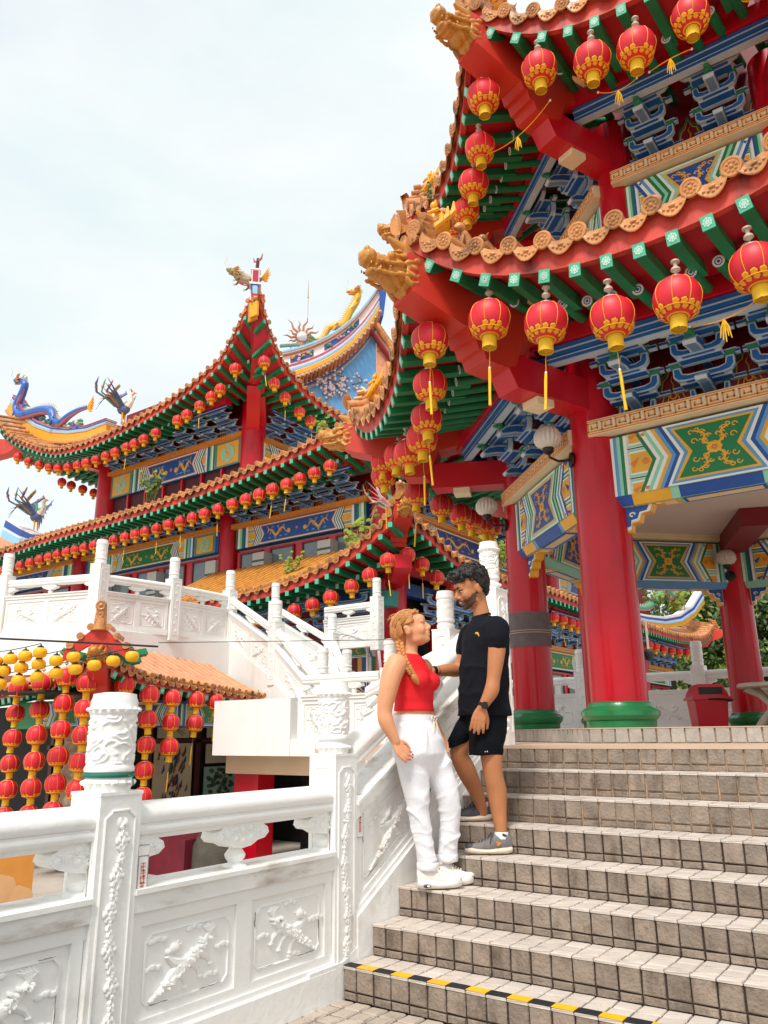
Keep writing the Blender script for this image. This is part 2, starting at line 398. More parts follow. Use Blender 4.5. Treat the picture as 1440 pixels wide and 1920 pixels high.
def relief_beast(b, w, h, m, seed, sl=0.0):
    w *= 1.22; h *= 1.16
    """winged beast with curling tail and clouds carved on a plaque, front at -y"""
    rr = random.Random(seed); q = lambda x, z: (x*w, -.002, z*h+sl*x*w)
    f = 1 if seed % 2 else -1
    F = lambda pts: [q(f*x, z) for x, z in pts]
    b.tube(F([(-.26, -.30), (-.16, -.16), (-.06, -.05), (.06, .03), (.15, .14), (.20, .27)]), [.012, .026, .032, .028, .018, .010], 8, m, flat=.7, up=(0, 1, 0))
    b.tube(F([(-.02, -.02), (-.14, .02), (-.2, .10), (-.15, .17)]), [.024, .022, .016, .012], 7, m, flat=.8, up=(0, 1, 0))
    b.ell(q(-f*.14, .19), (.030, .020, .024), m, None, 8, 6); b.ell(q(-f*.20, .16), (.018, .016, .014), m, None, 7, 5)
    for dx, dz in ((-.10, .27), (-.16, .28), (-.07, .22)): b.tube(F([(-.13, .2), (dx, dz)]), [.008, .003], 5, m)
    for s0 in ((-.22, -.24, -.33, -.36), (-.10, -.12, -.02, -.32), (.10, .04, .22, -.12), (.0, -.02, .12, -.24)):
        b.tube(F([(s0[0], s0[1]), ((s0[0]+s0[2])/2+.03, (s0[1]+s0[3])/2), (s0[2], s0[3])]), [.015, .012, .009], 6, m, flat=.8, up=(0, 1, 0))
        b.ell(q(f*s0[2], s0[3]-.01), (.016, .012, .01), m, None, 6, 4)
    for i in range(5):
        a = .9+i*.28; b.tube(F([(.2, .26), (.2+.08*math.cos(a), .26+.09*math.sin(a)), (.2+.10*math.cos(a+.6), .26+.16*math.sin(a+.4))]), [.009, .010, .002], 5, m)
    for i in range(60):
        t = rr.random(); x = -.24+.42*t+rr.uniform(-.05, .05); z = -.28+.50*t+rr.uniform(-.04, .04)
        b.ell(q(f*x, z), (.011, .030, .008), m, None, 5, 3)
    for i in range(6):
        x, z = rr.choice(((-.3, .33), (.0, .38), (.27, -.28), (.1, -.38), (-.33, .0), (.34, .05))); x += rr.uniform(-.05, .05)
        for k in range(3): b.ell(q(x+.05*(k-1), z+(.02 if k == 1 else 0)), (.022, .009, .012), m, None, 7, 4)
def cloud_bracket(b, m, s, M, half=0, hi=True):
    """cloud-shaped carved capital on a vase baluster; origin at its foot, height s"""
    def E(c, r, nu=10, nv=7): b.ell(c, r, m, M, nu if hi else 7, nv if hi else 5)
    lim = lambda x: (half == 0) or (x*half >= -.005)
    b.lathe([(.055*s/.2, 0), (.05*s/.2, .01*s/.2), (.028*s/.2, .02*s/.2), (.042*s/.2, .04*s/.2), (.046*s/.2, .055*s/.2), (.026*s/.2, .085*s/.2), (.036*s/.2, .095*s/.2)], 14 if hi else 8, m, M)
    k = s/.2
    outline = [(-.15, .165), (-.158, .14), (-.13, .118), (-.09, .112), (-.05, .092), (0, .086), (.05, .092), (.09, .112), (.13, .118), (.158, .14), (.15, .165), (.11, .188), (.06, .2), (0, .206), (-.06, .2), (-.11, .188)]
    o2 = [(x*k, z*k) for x, z in outline]
    if half: o2 = [(x if x*half > 0 else 0.0, z) for x, z in o2]; o2 = [p for i, p in enumerate(o2) if i == 0 or p != o2[i-1]]
    b.prism(o2, -.048*k, .048*k, m, M, axis='y')
    for x, z, r in ((-.128, .142, .024), (.128, .142, .024), (-.085, .15, .02), (.085, .15, .02), (-.045, .13, .02), (.045, .13, .02), (0, .12, .019), (-.045, .172, .019), (.045, .172, .019), (0, .165, .023)):
        if not lim(x): continue
        for sd in (-1, 1):
            y = sd*.047*k
            if hi:
                sp = [((x+math.cos(t*2.2)*r*(1-t/7.0))*k, y, (z+math.sin(t*2.2)*r*(1-t/7.0))*k) for t in np.linspace(0, 5, 14)]
                b.tube(sp, .0065*k, 5, m, M)
            E((x*k, y, z*k), (r*.8*k, .010*k, r*.8*k), 8, 5)
    for i in range(9 if hi else 0):
        x = -.12+.03*i
        if lim(x): E((x*k, 0, (.205-.035*(x/.12)**2)*k), (.02*k, .05*k, .012*k))
def balustrade(name, label, p0, p1, z0, slope=0.0, zs=(.18, .68, .75, .86, 1.04), thick=.14, npan=2, hi=True, seed=1, nbr=1, cat='balustrade', group=None, curb=True, m1=WHT, rail_r=.085):
    """one bay between posts: curb, carved panels, open band of cloud brackets, moulded handrail"""
    p0 = Vector((p0[0], p0[1], 0)); p1 = Vector((p1[0], p1[1], 0)); L = (p1-p0).length
    M = frame((p0.x, p0.y, z0), p1-p0)
    sh = Matrix.Identity(4); sh[2][0] = slope; M = M @ sh
    t = thing(name, label, cat, (p0.x, p0.y, z0), group=group)
    zc, zp, zl, zr, zt = zs; e = thick/2
    b = MB()
    b.b2((0, -e*.86, zc), (L, e*.86, zp), m1, M)
    if curb: b.b2((0, -e-.03, 0 if slope == 0 else -.16), (L, e+.03, zc-.03), m1, M); b.b2((0, -e-.015, zc-.03), (L, e+.015, zc), m1, M)
    else: b.b2((0, -e-.012, zc-.06), (L, e+.012, zc), m1, M)
    fl = .05
    nb = npan
    pw = (L-.02)/nb
    for sd in (-1, 1):
        y0 = sd*e*.86; y1 = y0+sd*.014
        lo, hi_ = min(y0, y1), max(y0, y1)
        b.b2((0, lo, zp-.055), (L, hi_, zp), m1, M); b.b2((0, lo, zc), (L, hi_, zc+.04), m1, M)
        for i in range(nb):
            xa = .01+i*pw; xb = xa+pw
            for (u0, u1) in ((xa, xa+.05), (xb-.05, xb)): b.b2((u0, lo, zc+.04), (u1, hi_, zp-.055), m1, M)
    for i in range(nb):   # rounded frame line and beast
        xa = .01+i*pw+.085; xb = .01+(i+1)*pw-.085; za = zc+.075; zb = zp-.095; c = .03
        if xb-xa < .06: continue
        pts = [(xa+c, za), (xb-c, za), (xb, za+c), (xb, zb-c), (xb-c, zb), (xa+c, zb), (xa, zb-c), (xa, za+c), (xa+c, za)]
        for sd in ((-1, 1) if hi else (-1, 1)):
            y = sd*e*.86
            b.tube([(p[0], y, p[1]) for p in pts], .007, 5, m1, M)
            rb = MB(); relief_beast(rb, xb-xa, zb-za, m1, seed+i, 0.0)
            A = M @ T(((xa+xb)/2, y, (za+zb)/2)) @ (SC(1, 1, 1) if sd < 0 else RZ(math.pi))
            if sd > 0 and slope: A = M @ T(((xa+xb)/2, y, (za+zb)/2)) @ SC(-1, -1, 1)
            b.add(rb.v, rb.f, m1, A)
    obj('panel', b, t)
    if hi:
        b = MB(); rr = random.Random(seed*7+1)
        for i in range(nb):
            xa = .01+i*pw+.085; xb = .01+(i+1)*pw-.085; za = zc+.075; zb = zp-.095; y = -e*.86-.0065
            for (p, q) in (((xb, za+.03), (xb, za+.16)), ((xa+.03, za), (xa+.14, za)), ((xa, zb-.09), (xa, zb-.02)), ((xb-.16, za), (xb-.03, za)), ((xb-.02, zb), (xb-.09, zb))):
                if rr.random() < .3: continue
                n = 7; pts = [(p[0]+(q[0]-p[0])*k/n+rr.uniform(-.0015, .0015)-.006, y, p[1]+(q[1]-p[1])*k/n+rr.uniform(-.0015, .0015)+.006) for k in range(n+1)]
                b.tube(pts, [.0008]+[rr.uniform(.001, .0026) for _ in range(n-1)]+[.0006], 4, CRK, M, flat=.5)
        b.tube([(L-.004, -e*.8, z_) for z_ in np.linspace(zc+.1, zr-.05, 12)], [rr.uniform(.0005, .003) for _ in range(12)], 4, CRK, M)
        obj('hairline_cracks', b, t, kind='stuff')
    b = MB(); b.b2((0, -e-.02, zp+.002), (L, e+.02, zl), WHTD if hi else m1, M); b.b2((0, -e-.035, zl-.022), (L, e+.035, zl-.002), WHTD if hi else m1, M); obj('ledge', b, t)
    b = MB(); w = rail_r; hh = (zt-zr)
    hp = [(.60, 0), (.66, .10), (.88, .16), (.95, .26), (.90, .36), (.80, .39), (.80, .43), (.92, .46), (1.0, .60), (.96, .76), (.74, .92), (.36, 1.0)]; prof = [(w*p, hh*q) for p, q in hp]+[(-w*p, hh*q) for p, q in hp[::-1]]
    b.prism([(p[0], zr+p[1]) for p in prof], 0, L, m1, M, axis='x'); obj('handrail', b, t)
    s = zr-zl+.02
    s = max(s, .1)
    for i in range(nbr):
        b = MB(); cloud_bracket(b, m1, s*1.02, M @ T((L*(i+1)/(nbr+1), 0, zl-.004)) @ SC(1.08, 1.1, 1), 0, hi); obj('cloud_bracket', b, t)
    for x, hf in ((.0, 1), (L, -1)):
        b = MB(); cloud_bracket(b, m1, s*1.02, M @ T((x, 0, zl-.004)) @ SC(1.08, 1.1, 1), hf, hi); obj('half_bracket', b, t)
    return t
# ---------------------------------------------------------------- foreground and stair balustrades
def post(name, label, x, y, z0, side, h, cr, ch, hi=True, seed=0, me=None, group=None, rz=0.0):
    t = thing(name, label, 'balustrade post', (x, y, z0), rz, group=group)
    me = me or post_mesh(side, h, cr, ch, WHT, hi, seed).mesh(name+'_shaft', 42)
    obj('carved_shaft', me, t, world=False); return t
PM_FAR = post_mesh(.21, 1.10, .087, .40, PLAS, False, 3).mesh('post_far', 42)
BX = -.19
pm1 = post_mesh(.20, 1.085, .094, .40, WHT, True, 2).mesh('shaft_a', 42)
p1 = post('balustrade_post', 'near white balustrade post with green string tied round its carved drum', BX, -1.197, 0, .2, 1.085, .094, .4, me=pm1)
b = MB(); b.lathe([(.101, 1.154), (.104, 1.158), (.104, 1.166), (.101, 1.170)], 32, GREENS); b.tube([(.10, .02, 1.16), (.118, .03, 1.155), (.122, .035, 1.12)], .003, 5, GREENS)
o = obj('string', b, None, T((BX, -1.197, 0))); tag(o, 'green string wound round the foot of the near post drum', 'string')
pm2 = post_mesh(.19, 1.20, .086, .40, WHT, True, 5).mesh('shaft_b', 42)
p2 = post('balustrade_post', 'white carved balustrade post at the foot of the tiled stairs beside the woman', BX, .29, 0, .19, 1.2, .086, .4, me=pm2)
p4 = post('balustrade_post', 'tall white carved post at the top of the stairs behind the man', -.20, 2.30, 8*H, .20, 1.20, .075, .40, hi=True, seed=9, me=post_mesh(.20, 1.20, .075, .40, WHT, True, 9).mesh('shaft_c', 42))
ZS = (.18, .62, .715, .895, 1.045)
balustrade('stone_balustrade', 'white balustrade bay with two carved beasts between the two nearest posts', (BX, -1.097), (BX, .195), 0, 0, ZS, .15, 2, True, 1, 1)
balustrade('stone_balustrade', 'white balustrade bay running out of the picture at the lower left corner', (BX, -2.60), (BX, -1.297), 0, 0, ZS, .15, 2, True, 4, 1)
balustrade('stair_balustrade', 'sloping white balustrade climbing the stairs behind the couple', (BX, .385), (-.195, 2.20), .275, .545, (.12, .58, .68, .83, .985), .15, 2, True, 7, 1, curb=True)
b = MB(); b.prism([(-.01, -.1), (.39, -.1), (2.29, 1.1), (2.29, 1.36), (.39, .22), (.262, .17), (-.01, .17)], -.29, NX0-.0015, WHT, axis='x')
b.b2((-.305, -6, -.55), (NX0-.004, .262, .155), WHT); b.b2((-.30, -.05, -.5), (-.10, 2.35, .10), PLAS)
obj('plinth_wall', b, kind='structure')
# paper notices pasted on the posts, red handwritten characters
RINK = mat('red ink', '#e88878', 0.7, 0.1); PAPR = mat('notice paper', '#f1f0ec', 0.6, 0.03); LINEK = mat('notice line', '#8f9294', 0.6, 0.1)
def notice(x, y, z, w, h, label):
    t = thing('paper_notice', label, 'notice', (x, y, z)); b = MB()
    b.b2((x-.002, y-w/2, z), (x+.0015, y+w/2, z+h), PAPR)
    for (a0, a1, c0, c1) in ((-w/2, w/2, h-.003, h), (-w/2, w/2, h-.045, h-.041), (-w/2, w/2, 0, .003), (-w/2, -w/2+.003, 0, h-.043), (w/2-.003, w/2, 0, h-.043)):
        b.b2((x+.0012, y+a0, z+c0), (x+.0028, y+a1, z+c1), LINEK)
    rr = random.Random(int(abs(y)*1000))
    glyph = [[(-1, .8, 1, .8), (0, 1, 0, -1), (-1, 0, 1, .1), (-.8, -.9, .8, -.9), (-.7, .4, -.7, -.5)], [(-.9, .9, -.3, .5), (-1, 0, 1, 0), (.2, 1, .2, -1), (-.7, -.9, 1, -.8), (.2, .5, .9, .5)], [(-.6, 1, -.9, .2), (-.7, .5, -.7, -1), (0, .7, 1, .7), (-.1, .1, 1, .1), (.5, 1, .5, -.9), (-.2, -.9, 1, -.9)], [(-1, .6, 1, .6), (-.4, 1, -.4, .2), (.4, 1, .4, .2), (-.9, -.1, .9, -.1), (0, .2, -.9, -1), (0, 0, .9, -1)], [(0, 1, 0, -1), (-1, .3, 1, .3), (-.1, .3, -1, -.7), (.1, .3, 1, -.7), (-.5, -.5, .5, -.5)]]
    for i, g in enumerate(glyph):
        zc = z+h-.085-i*(h-.11)/4.6; s = .017
        for (a, c, e, f) in g:
            d = Vector((0, (e-a)*s*.75, (f-c)*s)); pm = Vector((x+.003, y+(a+e)/2*s*.75, zc+(c+f)/2*s))
            b.box((0, 0, 0), (.001, d.length, .0035), RINK, T(pm) @ RX(math.atan2(d.z, d.y)))
    obj('sheet', b, t); return t
notice(NX0-.018, -1.058, .66, .052, .22, 'white paper notice with red characters pasted beside the near post')
notice(NX0-.018, .422, .76, .060, .23, 'white paper notice with red characters pasted beside the post at the stair foot')
# ================================================================ painted beams, frets, brackets
MINT = mat('mint paint', '#8fd3b8', 0.5, 0.07); PWHT = mat('line white', '#e9eee6', 0.5, 0.04); PBLU = mat('panel blue', '#1d4fa0', 0.45, 0.1)
SKYB = mat('sky blue paint', '#5b9bd0', 0.5, 0.08); PGRN = mat('panel green', '#117a44', 0.45, 0.1); PNAVY = mat('panel navy', '#1a3580', 0.45, 0.1)
PORG = mat('painted coral', '#e2803e', 0.5, 0.1); PYEL = mat('painted gold', '#e6ac32', 0.42, 0.1); TEALD = mat('dull teal', '#5b8a80', .5, .1)
def scroll(b, M, cx, cz, s, sx=1.0, y=0.0, m=None, n=10, rad=.012):
    """gold flower with four leafy scrolls, flat relief"""
    m = m or PYEL; s *= 1.12; rad *= 1.45
    for a in (1, -1):
        for c in (1, -1):
            pts = [(cx+a*sx*s*(.10+.34*t+.10*math.sin(t*7)), y, cz+c*s*(.12+.62*t*(1-.12*t))) for t in np.linspace(0, 1, n)]
            e = pts[-1]
            for q in np.linspace(0, 4.2, 8)[1:]: pts.append((e[0]-a*sx*s*.11*(1-math.cos(q))*(1-q/7), y, e[2]+c*s*.09*math.sin(q)*(1-q/7)))
            b.tube(pts, [rad*s*2*(1.1-.6*i/len(pts)) for i in range(len(pts))], 5, m, M, flat=.35, up=(0, 1, 0), cap=False)
            for t in (.3, .55, .8):
                px = cx+a*sx*s*(.10+.34*t+.10*math.sin(t*7)); pz = cz+c*s*(.12+.62*t*(1-.12*t))
                for d in (1, -1): b.tube([(px, y, pz), (px+d*sx*s*.09, y, pz+c*s*.05), (px+d*sx*s*.13, y, pz-c*s*.02)], [rad*s*1.2, rad*s*1.5, rad*s*.3], 5, m, M, flat=.35, up=(0, 1, 0), cap=False)
    for a in (1, -1):
        for c in (1, -1):
            for (dx, dz_, r) in ((.26, .22, .11), (.55, .30, .12), (.30, .58, .10), (.62, .62, .10), (.12, .42, .08)):
                ctr = (cx+a*sx*s*dx, cz+c*s*dz_); b.tube([(ctr[0]+math.cos(t*a)*r*s*(1-t/7.5), y, ctr[1]+c*math.sin(t)*r*s*(1-t/7.5)) for t in np.linspace(0, 5.2, 9)], rad*s*1.15, 4, m, M, flat=.35, up=(0, 1, 0), cap=False)
    for i in range(9):
        a = i*2*math.pi/9; b.ell((cx+math.cos(a)*s*.15*sx, y, cz+math.sin(a)*s*.14), (s*.09, .004, s*.07), m, M, 6, 4)
    b.ell((cx, y-.002, cz), (s*.08, .006, s*.07), PORG, M, 7, 4)
def poly(b, pts, y, m, M): b.add([(p[0], y, p[1]) for p in pts], [tuple(range(len(pts)))], m, M)
def painted(b, M, L, Hh, bands, cart, ground, scr=1, leafg=None, simple=False, xs=None):
    """bands: outer-to-inner chevron colours; x in 0..L, z 0..Hh, viewer at -y.  Flat layers 1.5 mm apart"""
    y = -.0015; m2 = Hh/2; c = L/2; leafg = leafg or PYEL
    poly(b, [(0, 0), (L, 0), (L, Hh), (0, Hh)], y, MINT, M)
    w0 = L*.43; n = Hh*.24
    # end stripes
    ew = L*.10; st_ = [PBLU, PWHT, SKYB, MINT, PGRN, PWHT] if ground is not PBLU else [PGRN, PWHT, MINT, PGRN, PBLU, PWHT]
    for i, cm in enumerate(st_):
        x0 = ew*i/6; x1 = ew*(i+1)/6
        for a, e in ((x0, x1), (L-x1, L-x0)): poly(b, [(a, 0), (e, 0), (e, Hh), (a, Hh)], y-.0015, cm, M)
    for sd in (0, 1):   # leaf lozenges
        X = (lambda x: x) if sd == 0 else (lambda x: L-x)
        def P(pts): return [(X(p[0]), p[1]) for p in (pts if sd == 0 else pts[::-1])]
        base = ew; tip = c-L*.20+n*.0
        for zc in (m2, Hh, 0):
            for k, cm in enumerate((PWHT, PGRN if ground is not PGRN else MINT, PWHT, leafg)):
                hh = Hh*.26-k*Hh*.032; x1 = base+L*.165-k*L*.012; xb = base+.003+k*.006
                pts = [(xb, zc-hh), (x1-hh*.75, zc-hh), (x1, zc), (x1-hh*.75, zc+hh), (xb, zc+hh)]
                if zc == Hh: pts = [(xb, zc-hh), (x1-hh*.75, zc-hh), (x1, zc), (xb, zc)]
                if zc == 0: pts = [(xb, 0), (x1, 0), (x1-hh*.75, hh), (xb, hh)]
                poly(b, P(pts), y-.003-.0012*k, cm, M)
            if not simple:
                zz = zc if zc == m2 else (Hh-.03 if zc == Hh else .03)
                b.ell((X(base+L*.085), y-.008, zz), (L*.018, .003, Hh*.06 if zc == m2 else .02), PORG, M, 8, 4)
                for q in range(5): b.tube([(X(base+.02), y-.008, zz), (X(base+L*(.03+.006*q)), y-.009, zz+(q-2)*Hh*.035*(1 if zc == m2 else .5))], [.004, .008], 4, ground if ground is not PGRN else PORG, M, flat=.3, up=(0, 1, 0))
    # central cartouche
    K = len(bands)
    for k, cm in enumerate(bands):
        w = cart*L/2+(K-k)*Hh*.062; pts = lambda w, hh: [(c-w, m2-hh), (c+w, m2-hh), (c+w-n, m2), (c+w, m2+hh), (c-w, m2+hh), (c-w+n, m2)]
        hh = m2-.001 if k < K-3 else m2-(k-(K-3)+1)*Hh*.035
        poly(b, pts(w, hh), y-.008-.0012*k, cm, M)
    yy = y-.010-.0012*K
    if scr == 1: scroll(b, M, c, m2, Hh*.42, 1.1 if cart < .4 else 1.4, yy)
    elif scr == 2:   # pair of facing dragons and clouds on a long panel
        for sd in (-1, 1):
            pts = [(c+sd*(cart*L*.42-t*cart*L*.30), yy, m2+math.sin(t*11)*Hh*.15) for t in np.linspace(0, 1, 40)]
            b.tube(pts, [Hh*(.015+.05*math.sin(math.pi*min(1, t*1.1))) for t in np.linspace(0, 1, 40)], 5, PYEL, M, flat=.2, up=(0, 1, 0))
            e = pts[-1]; b.ell((e[0]-sd*.02, yy, e[2]+Hh*.08), (Hh*.12, .006, Hh*.11), PYEL, M, 7, 4)
            for i in range(3, 38, 5):
                p = pts[i]; s2 = 1 if i % 2 else -1
                b.tube([p, (p[0]+.03*sd, yy, p[2]+s2*Hh*.16), (p[0]+.07*sd, yy, p[2]+s2*Hh*.22)], [.012, .010, .004], 4, PYEL, M, flat=.3, up=(0, 1, 0))
                b.ell((p[0]-.05*sd, yy, m2-s2*Hh*.25), (Hh*.1, .004, Hh*.035), SKYB if ground is PBLU else PORG, M, 6, 4)
        b.ell((c, yy, m2), (Hh*.07, .006, Hh*.07), PORG, M, 8, 4)
def fret(b, M, L, h, proud, m0=CREAM, m1=ORAN, unit=.125, simple=False):
    """cornice board with a raised meander along its face; front at y=0, board runs back proud"""
    b.b2((0, 0, 0), (L, proud, h), m0, M)
    b.b2((0, -.003, h*.06), (L, .001, h*.13), m1, M); b.b2((0, -.003, h*.87), (L, .001, h*.94), m1, M)
    if simple: b.b2((0, -.002, h*.3), (L, .0005, h*.7), m1, M); return
    n = max(1, int(L/unit)); u = L/n; t = h*.085
    for i in range(n):
        x = i*u; a, e = h*.24, h*.76
        for (x0, z0, x1, z1) in ((.05, a, .95, a), (.05, a, .05, e), (.05, e, .72, e), (.72, e, .72, .42*h), (.72, .42*h, .30, .42*h), (.30, .42*h, .30, .6*h)):
            xa, xb = sorted((x0, x1)); za, zb = sorted((z0, z1))
            b.b2((x+xa*u-t/2, -.004, za-t/2), (x+xb*u+t/2, .001, zb+t/2), m1, M)
STEELB = mat('lever blue', '#6f95b8', .45, .15, 8)
def bracket_mesh(name, hi=True, w=.62, hgt=.66, out=.60):
    """bracket cluster: four tiers of bow arms with white edges and green caps, beaked levers and a dragon head; wall at y=0, outward -y"""
    b = MB(); n = 4; dz = hgt/n; dy = out/n; aw = .052
    def arm(xc, y, z, half, hh):
        pr = [(-half, hh*1.15), (-half, hh*.45), (-half*.86, hh*.1), (-half*.62, 0), (half*.62, 0), (half*.86, hh*.1), (half, hh*.45), (half, hh*1.15), (half*.74, hh*1.15), (half*.70, hh*.62), (half*.5, hh*.5), (-half*.5, hh*.5), (-half*.70, hh*.62), (-half*.74, hh*1.15)]
        b.prism([(xc+p[0], z+p[1]) for p in pr], y-aw/2, y+aw/2, LBLUE, axis='y')
        q = .013
        pi = [(-half+q, hh*1.05), (-half+q, hh*.5), (-half*.84, hh*.1+q), (-half*.6, q), (half*.6, q), (half*.84, hh*.1+q), (half-q, hh*.5), (half-q, hh*1.05), (half*.74+q, hh*1.05), (half*.70+q*.5, hh*.62-q*.6), (half*.5, hh*.5-q), (-half*.5, hh*.5-q), (-half*.70-q*.5, hh*.62-q*.6), (-half*.74-q, hh*1.05)]
        b.add([(xc+p[0], y-aw/2-.003, z+p[1]) for p in pi], [tuple(range(14))], BLUE)
        b.b2((xc-half*.6, y-aw/2+.009, z-.003), (xc+half*.6, y+aw/2-.009, z+.001), BLUE)
        for sx in (-1, 1):
            x = xc+sx*half*.87
            b.box((x, y, z+hh*1.15+.022), (half*.36, aw*1.25, .044), BGRN, None, (1.25, 1.2))
            b.box((x, y, z+hh*1.15+.050), (half*.48, aw*1.55, .012), LBLUE)
    for k in range(n):
        y = -.05-dy*k; z = dz*k+.02; hh = dz*.72
        hw = w*(.27+.10*(k % 2)+.045*k)
        arm(0, y, z, hw, hh)
        if k: # boards tying the tiers back
            wb = w*(.30+.05*(k % 2)); b.b2((-wb, y+.022, z-.012), (wb, y+dy+.03, z+.010), LBLUE); b.b2((-wb+.010, y+.032, z-.0155), (wb-.010, y+dy+.028, z-.004), BLUE); b.b2((-w/2, y+dy-.03, z-.020), (w/2, y+dy+.02, z+.02), LBLUE); b.b2((-w/2+.001, y+dy-.034, z-.010), (w/2-.001, y+dy+.016, z+.010), DBLUE)
        if hi or k % 2 == 0:
            b.b2((-.03, y, z+.01), (.03, .02, z+hh*.55), BLUE); b.b2((-.032, y-.004, z+hh*.18), (.032, .02, z+hh*.28), LBLUE)
    def lever(y0, z0, y1, z1, th=.085, wd=.10):
        d = Vector((0, y1-y0, z1-z0)); nrm = Vector((0, -d.z, d.y)).normalized()*th
        pts = [(y0, z0), (y0+(y1-y0)*.55, z0+(z1-z0)*.55+.02), (y1, z1), (y1-.02, z1+th*.35), (y1+.05, z1+th), (y0+(y1-y0)*.5, z0+(z1-z0)*.5+th+.015), (y0, z0+th)]
        b.prism(pts, -wd/2, wd/2, LBLUE, axis='x')
        cy = sum(p[0] for p in pts)/7; cz = sum(p[1] for p in pts)/7
        ins = [(cy+(p[0]-cy)*.86, cz+(p[1]-cz)*.72) for p in pts]
        for sx in (-1, 1): b.add([(sx*(wd/2+.002), p[0], p[1]) for p in ins], [tuple(range(7)) if sx > 0 else tuple(range(7))[::-1]], BLUE)
        b.add([(sx*wd*.34, y0+(y1-y0)*t, z0+(z1-z0)*t-.003+(.02 if t == .55 else 0)*1) for t in (.06, .55, .96) for sx in (-1, 1)], [(0, 1, 3, 2), (2, 3, 5, 4)], STEELB)
    lever(-.06, .10, -.36, .02+dz*.55); lever(-.26, .10+dz*1.6, -.62, dz*2.0, .095, .11)
    if hi:   # green dragon head at the tip
        b.ell((0, -.60, dz*2.75), (.04, .055, .045), BGRN, None, 10, 7); b.ell((0, -.655, dz*2.70), (.03, .04, .02), BGRN, None, 8, 5); b.ell((0, -.655, dz*2.70+.035), (.026, .042, .014), BGRN, None, 8, 5)
        b.ell((0, -.665, dz*2.7+.016), (.020, .025, .008), PWHT, None, 8, 4)
        for sx in (-1, 1): b.ell((sx*.028, -.62, dz*2.75+.035), (.012, .014, .012), PWHT, None, 6, 4); b.tube([(sx*.03, -.57, dz*2.75+.03), (sx*.045, -.53, dz*2.75+.07)], [.012, .003], 5, BGRN)
    b.box((0, -.56, dz*2.45), (.075, .09, .05), BGRN, None, (1.2, 1.2))
    return b.mesh(name, 38)
def flame_board(b, M, w, h, y=0.0):
    """dark red board with a gold edged ogee and a painted flame pearl"""
    b.b2((-w/2, y, 0), (w/2, y+.02, h), DRED, M)
    og = [(-w*.5, 0), (-w*.46, h*.35), (-w*.28, h*.42), (-w*.22, h*.66), (-w*.1, h*.72), (0, h*.92), (w*.1, h*.72), (w*.22, h*.66), (w*.28, h*.42), (w*.46, h*.35), (w*.5, 0)]
    b.tube([(p[0], y-.004, p[1]) for p in og], .012, 5, BGRN, M); b.tube([(p[0]*.9, y-.006, p[1]*.92) for p in og], .006, 5, GOLD, M)
    b.tube([(math.cos(t)*w*.07, y-.006, h*.3+math.sin(t)*w*.07) for t in np.linspace(0, 6.3, 12)], .007, 5, GOLD, M)
    for a in (-2, -1, 1, 2):
        b.tube([(a*w*.08, y-.006, h*.12), (a*w*.1+.01*a, y-.006, h*.22), (a*w*.085, y-.006, h*.32+.02*abs(a))], [.008, .007, .002], 4, GOLD, M)
    b.tube([(0, y-.006, h*.4), (.012, y-.006, h*.5), (-.008, y-.006, h*.6), (.01, y-.006, h*.68)], [.006, .006, .005, .002], 4, GOLD, M)
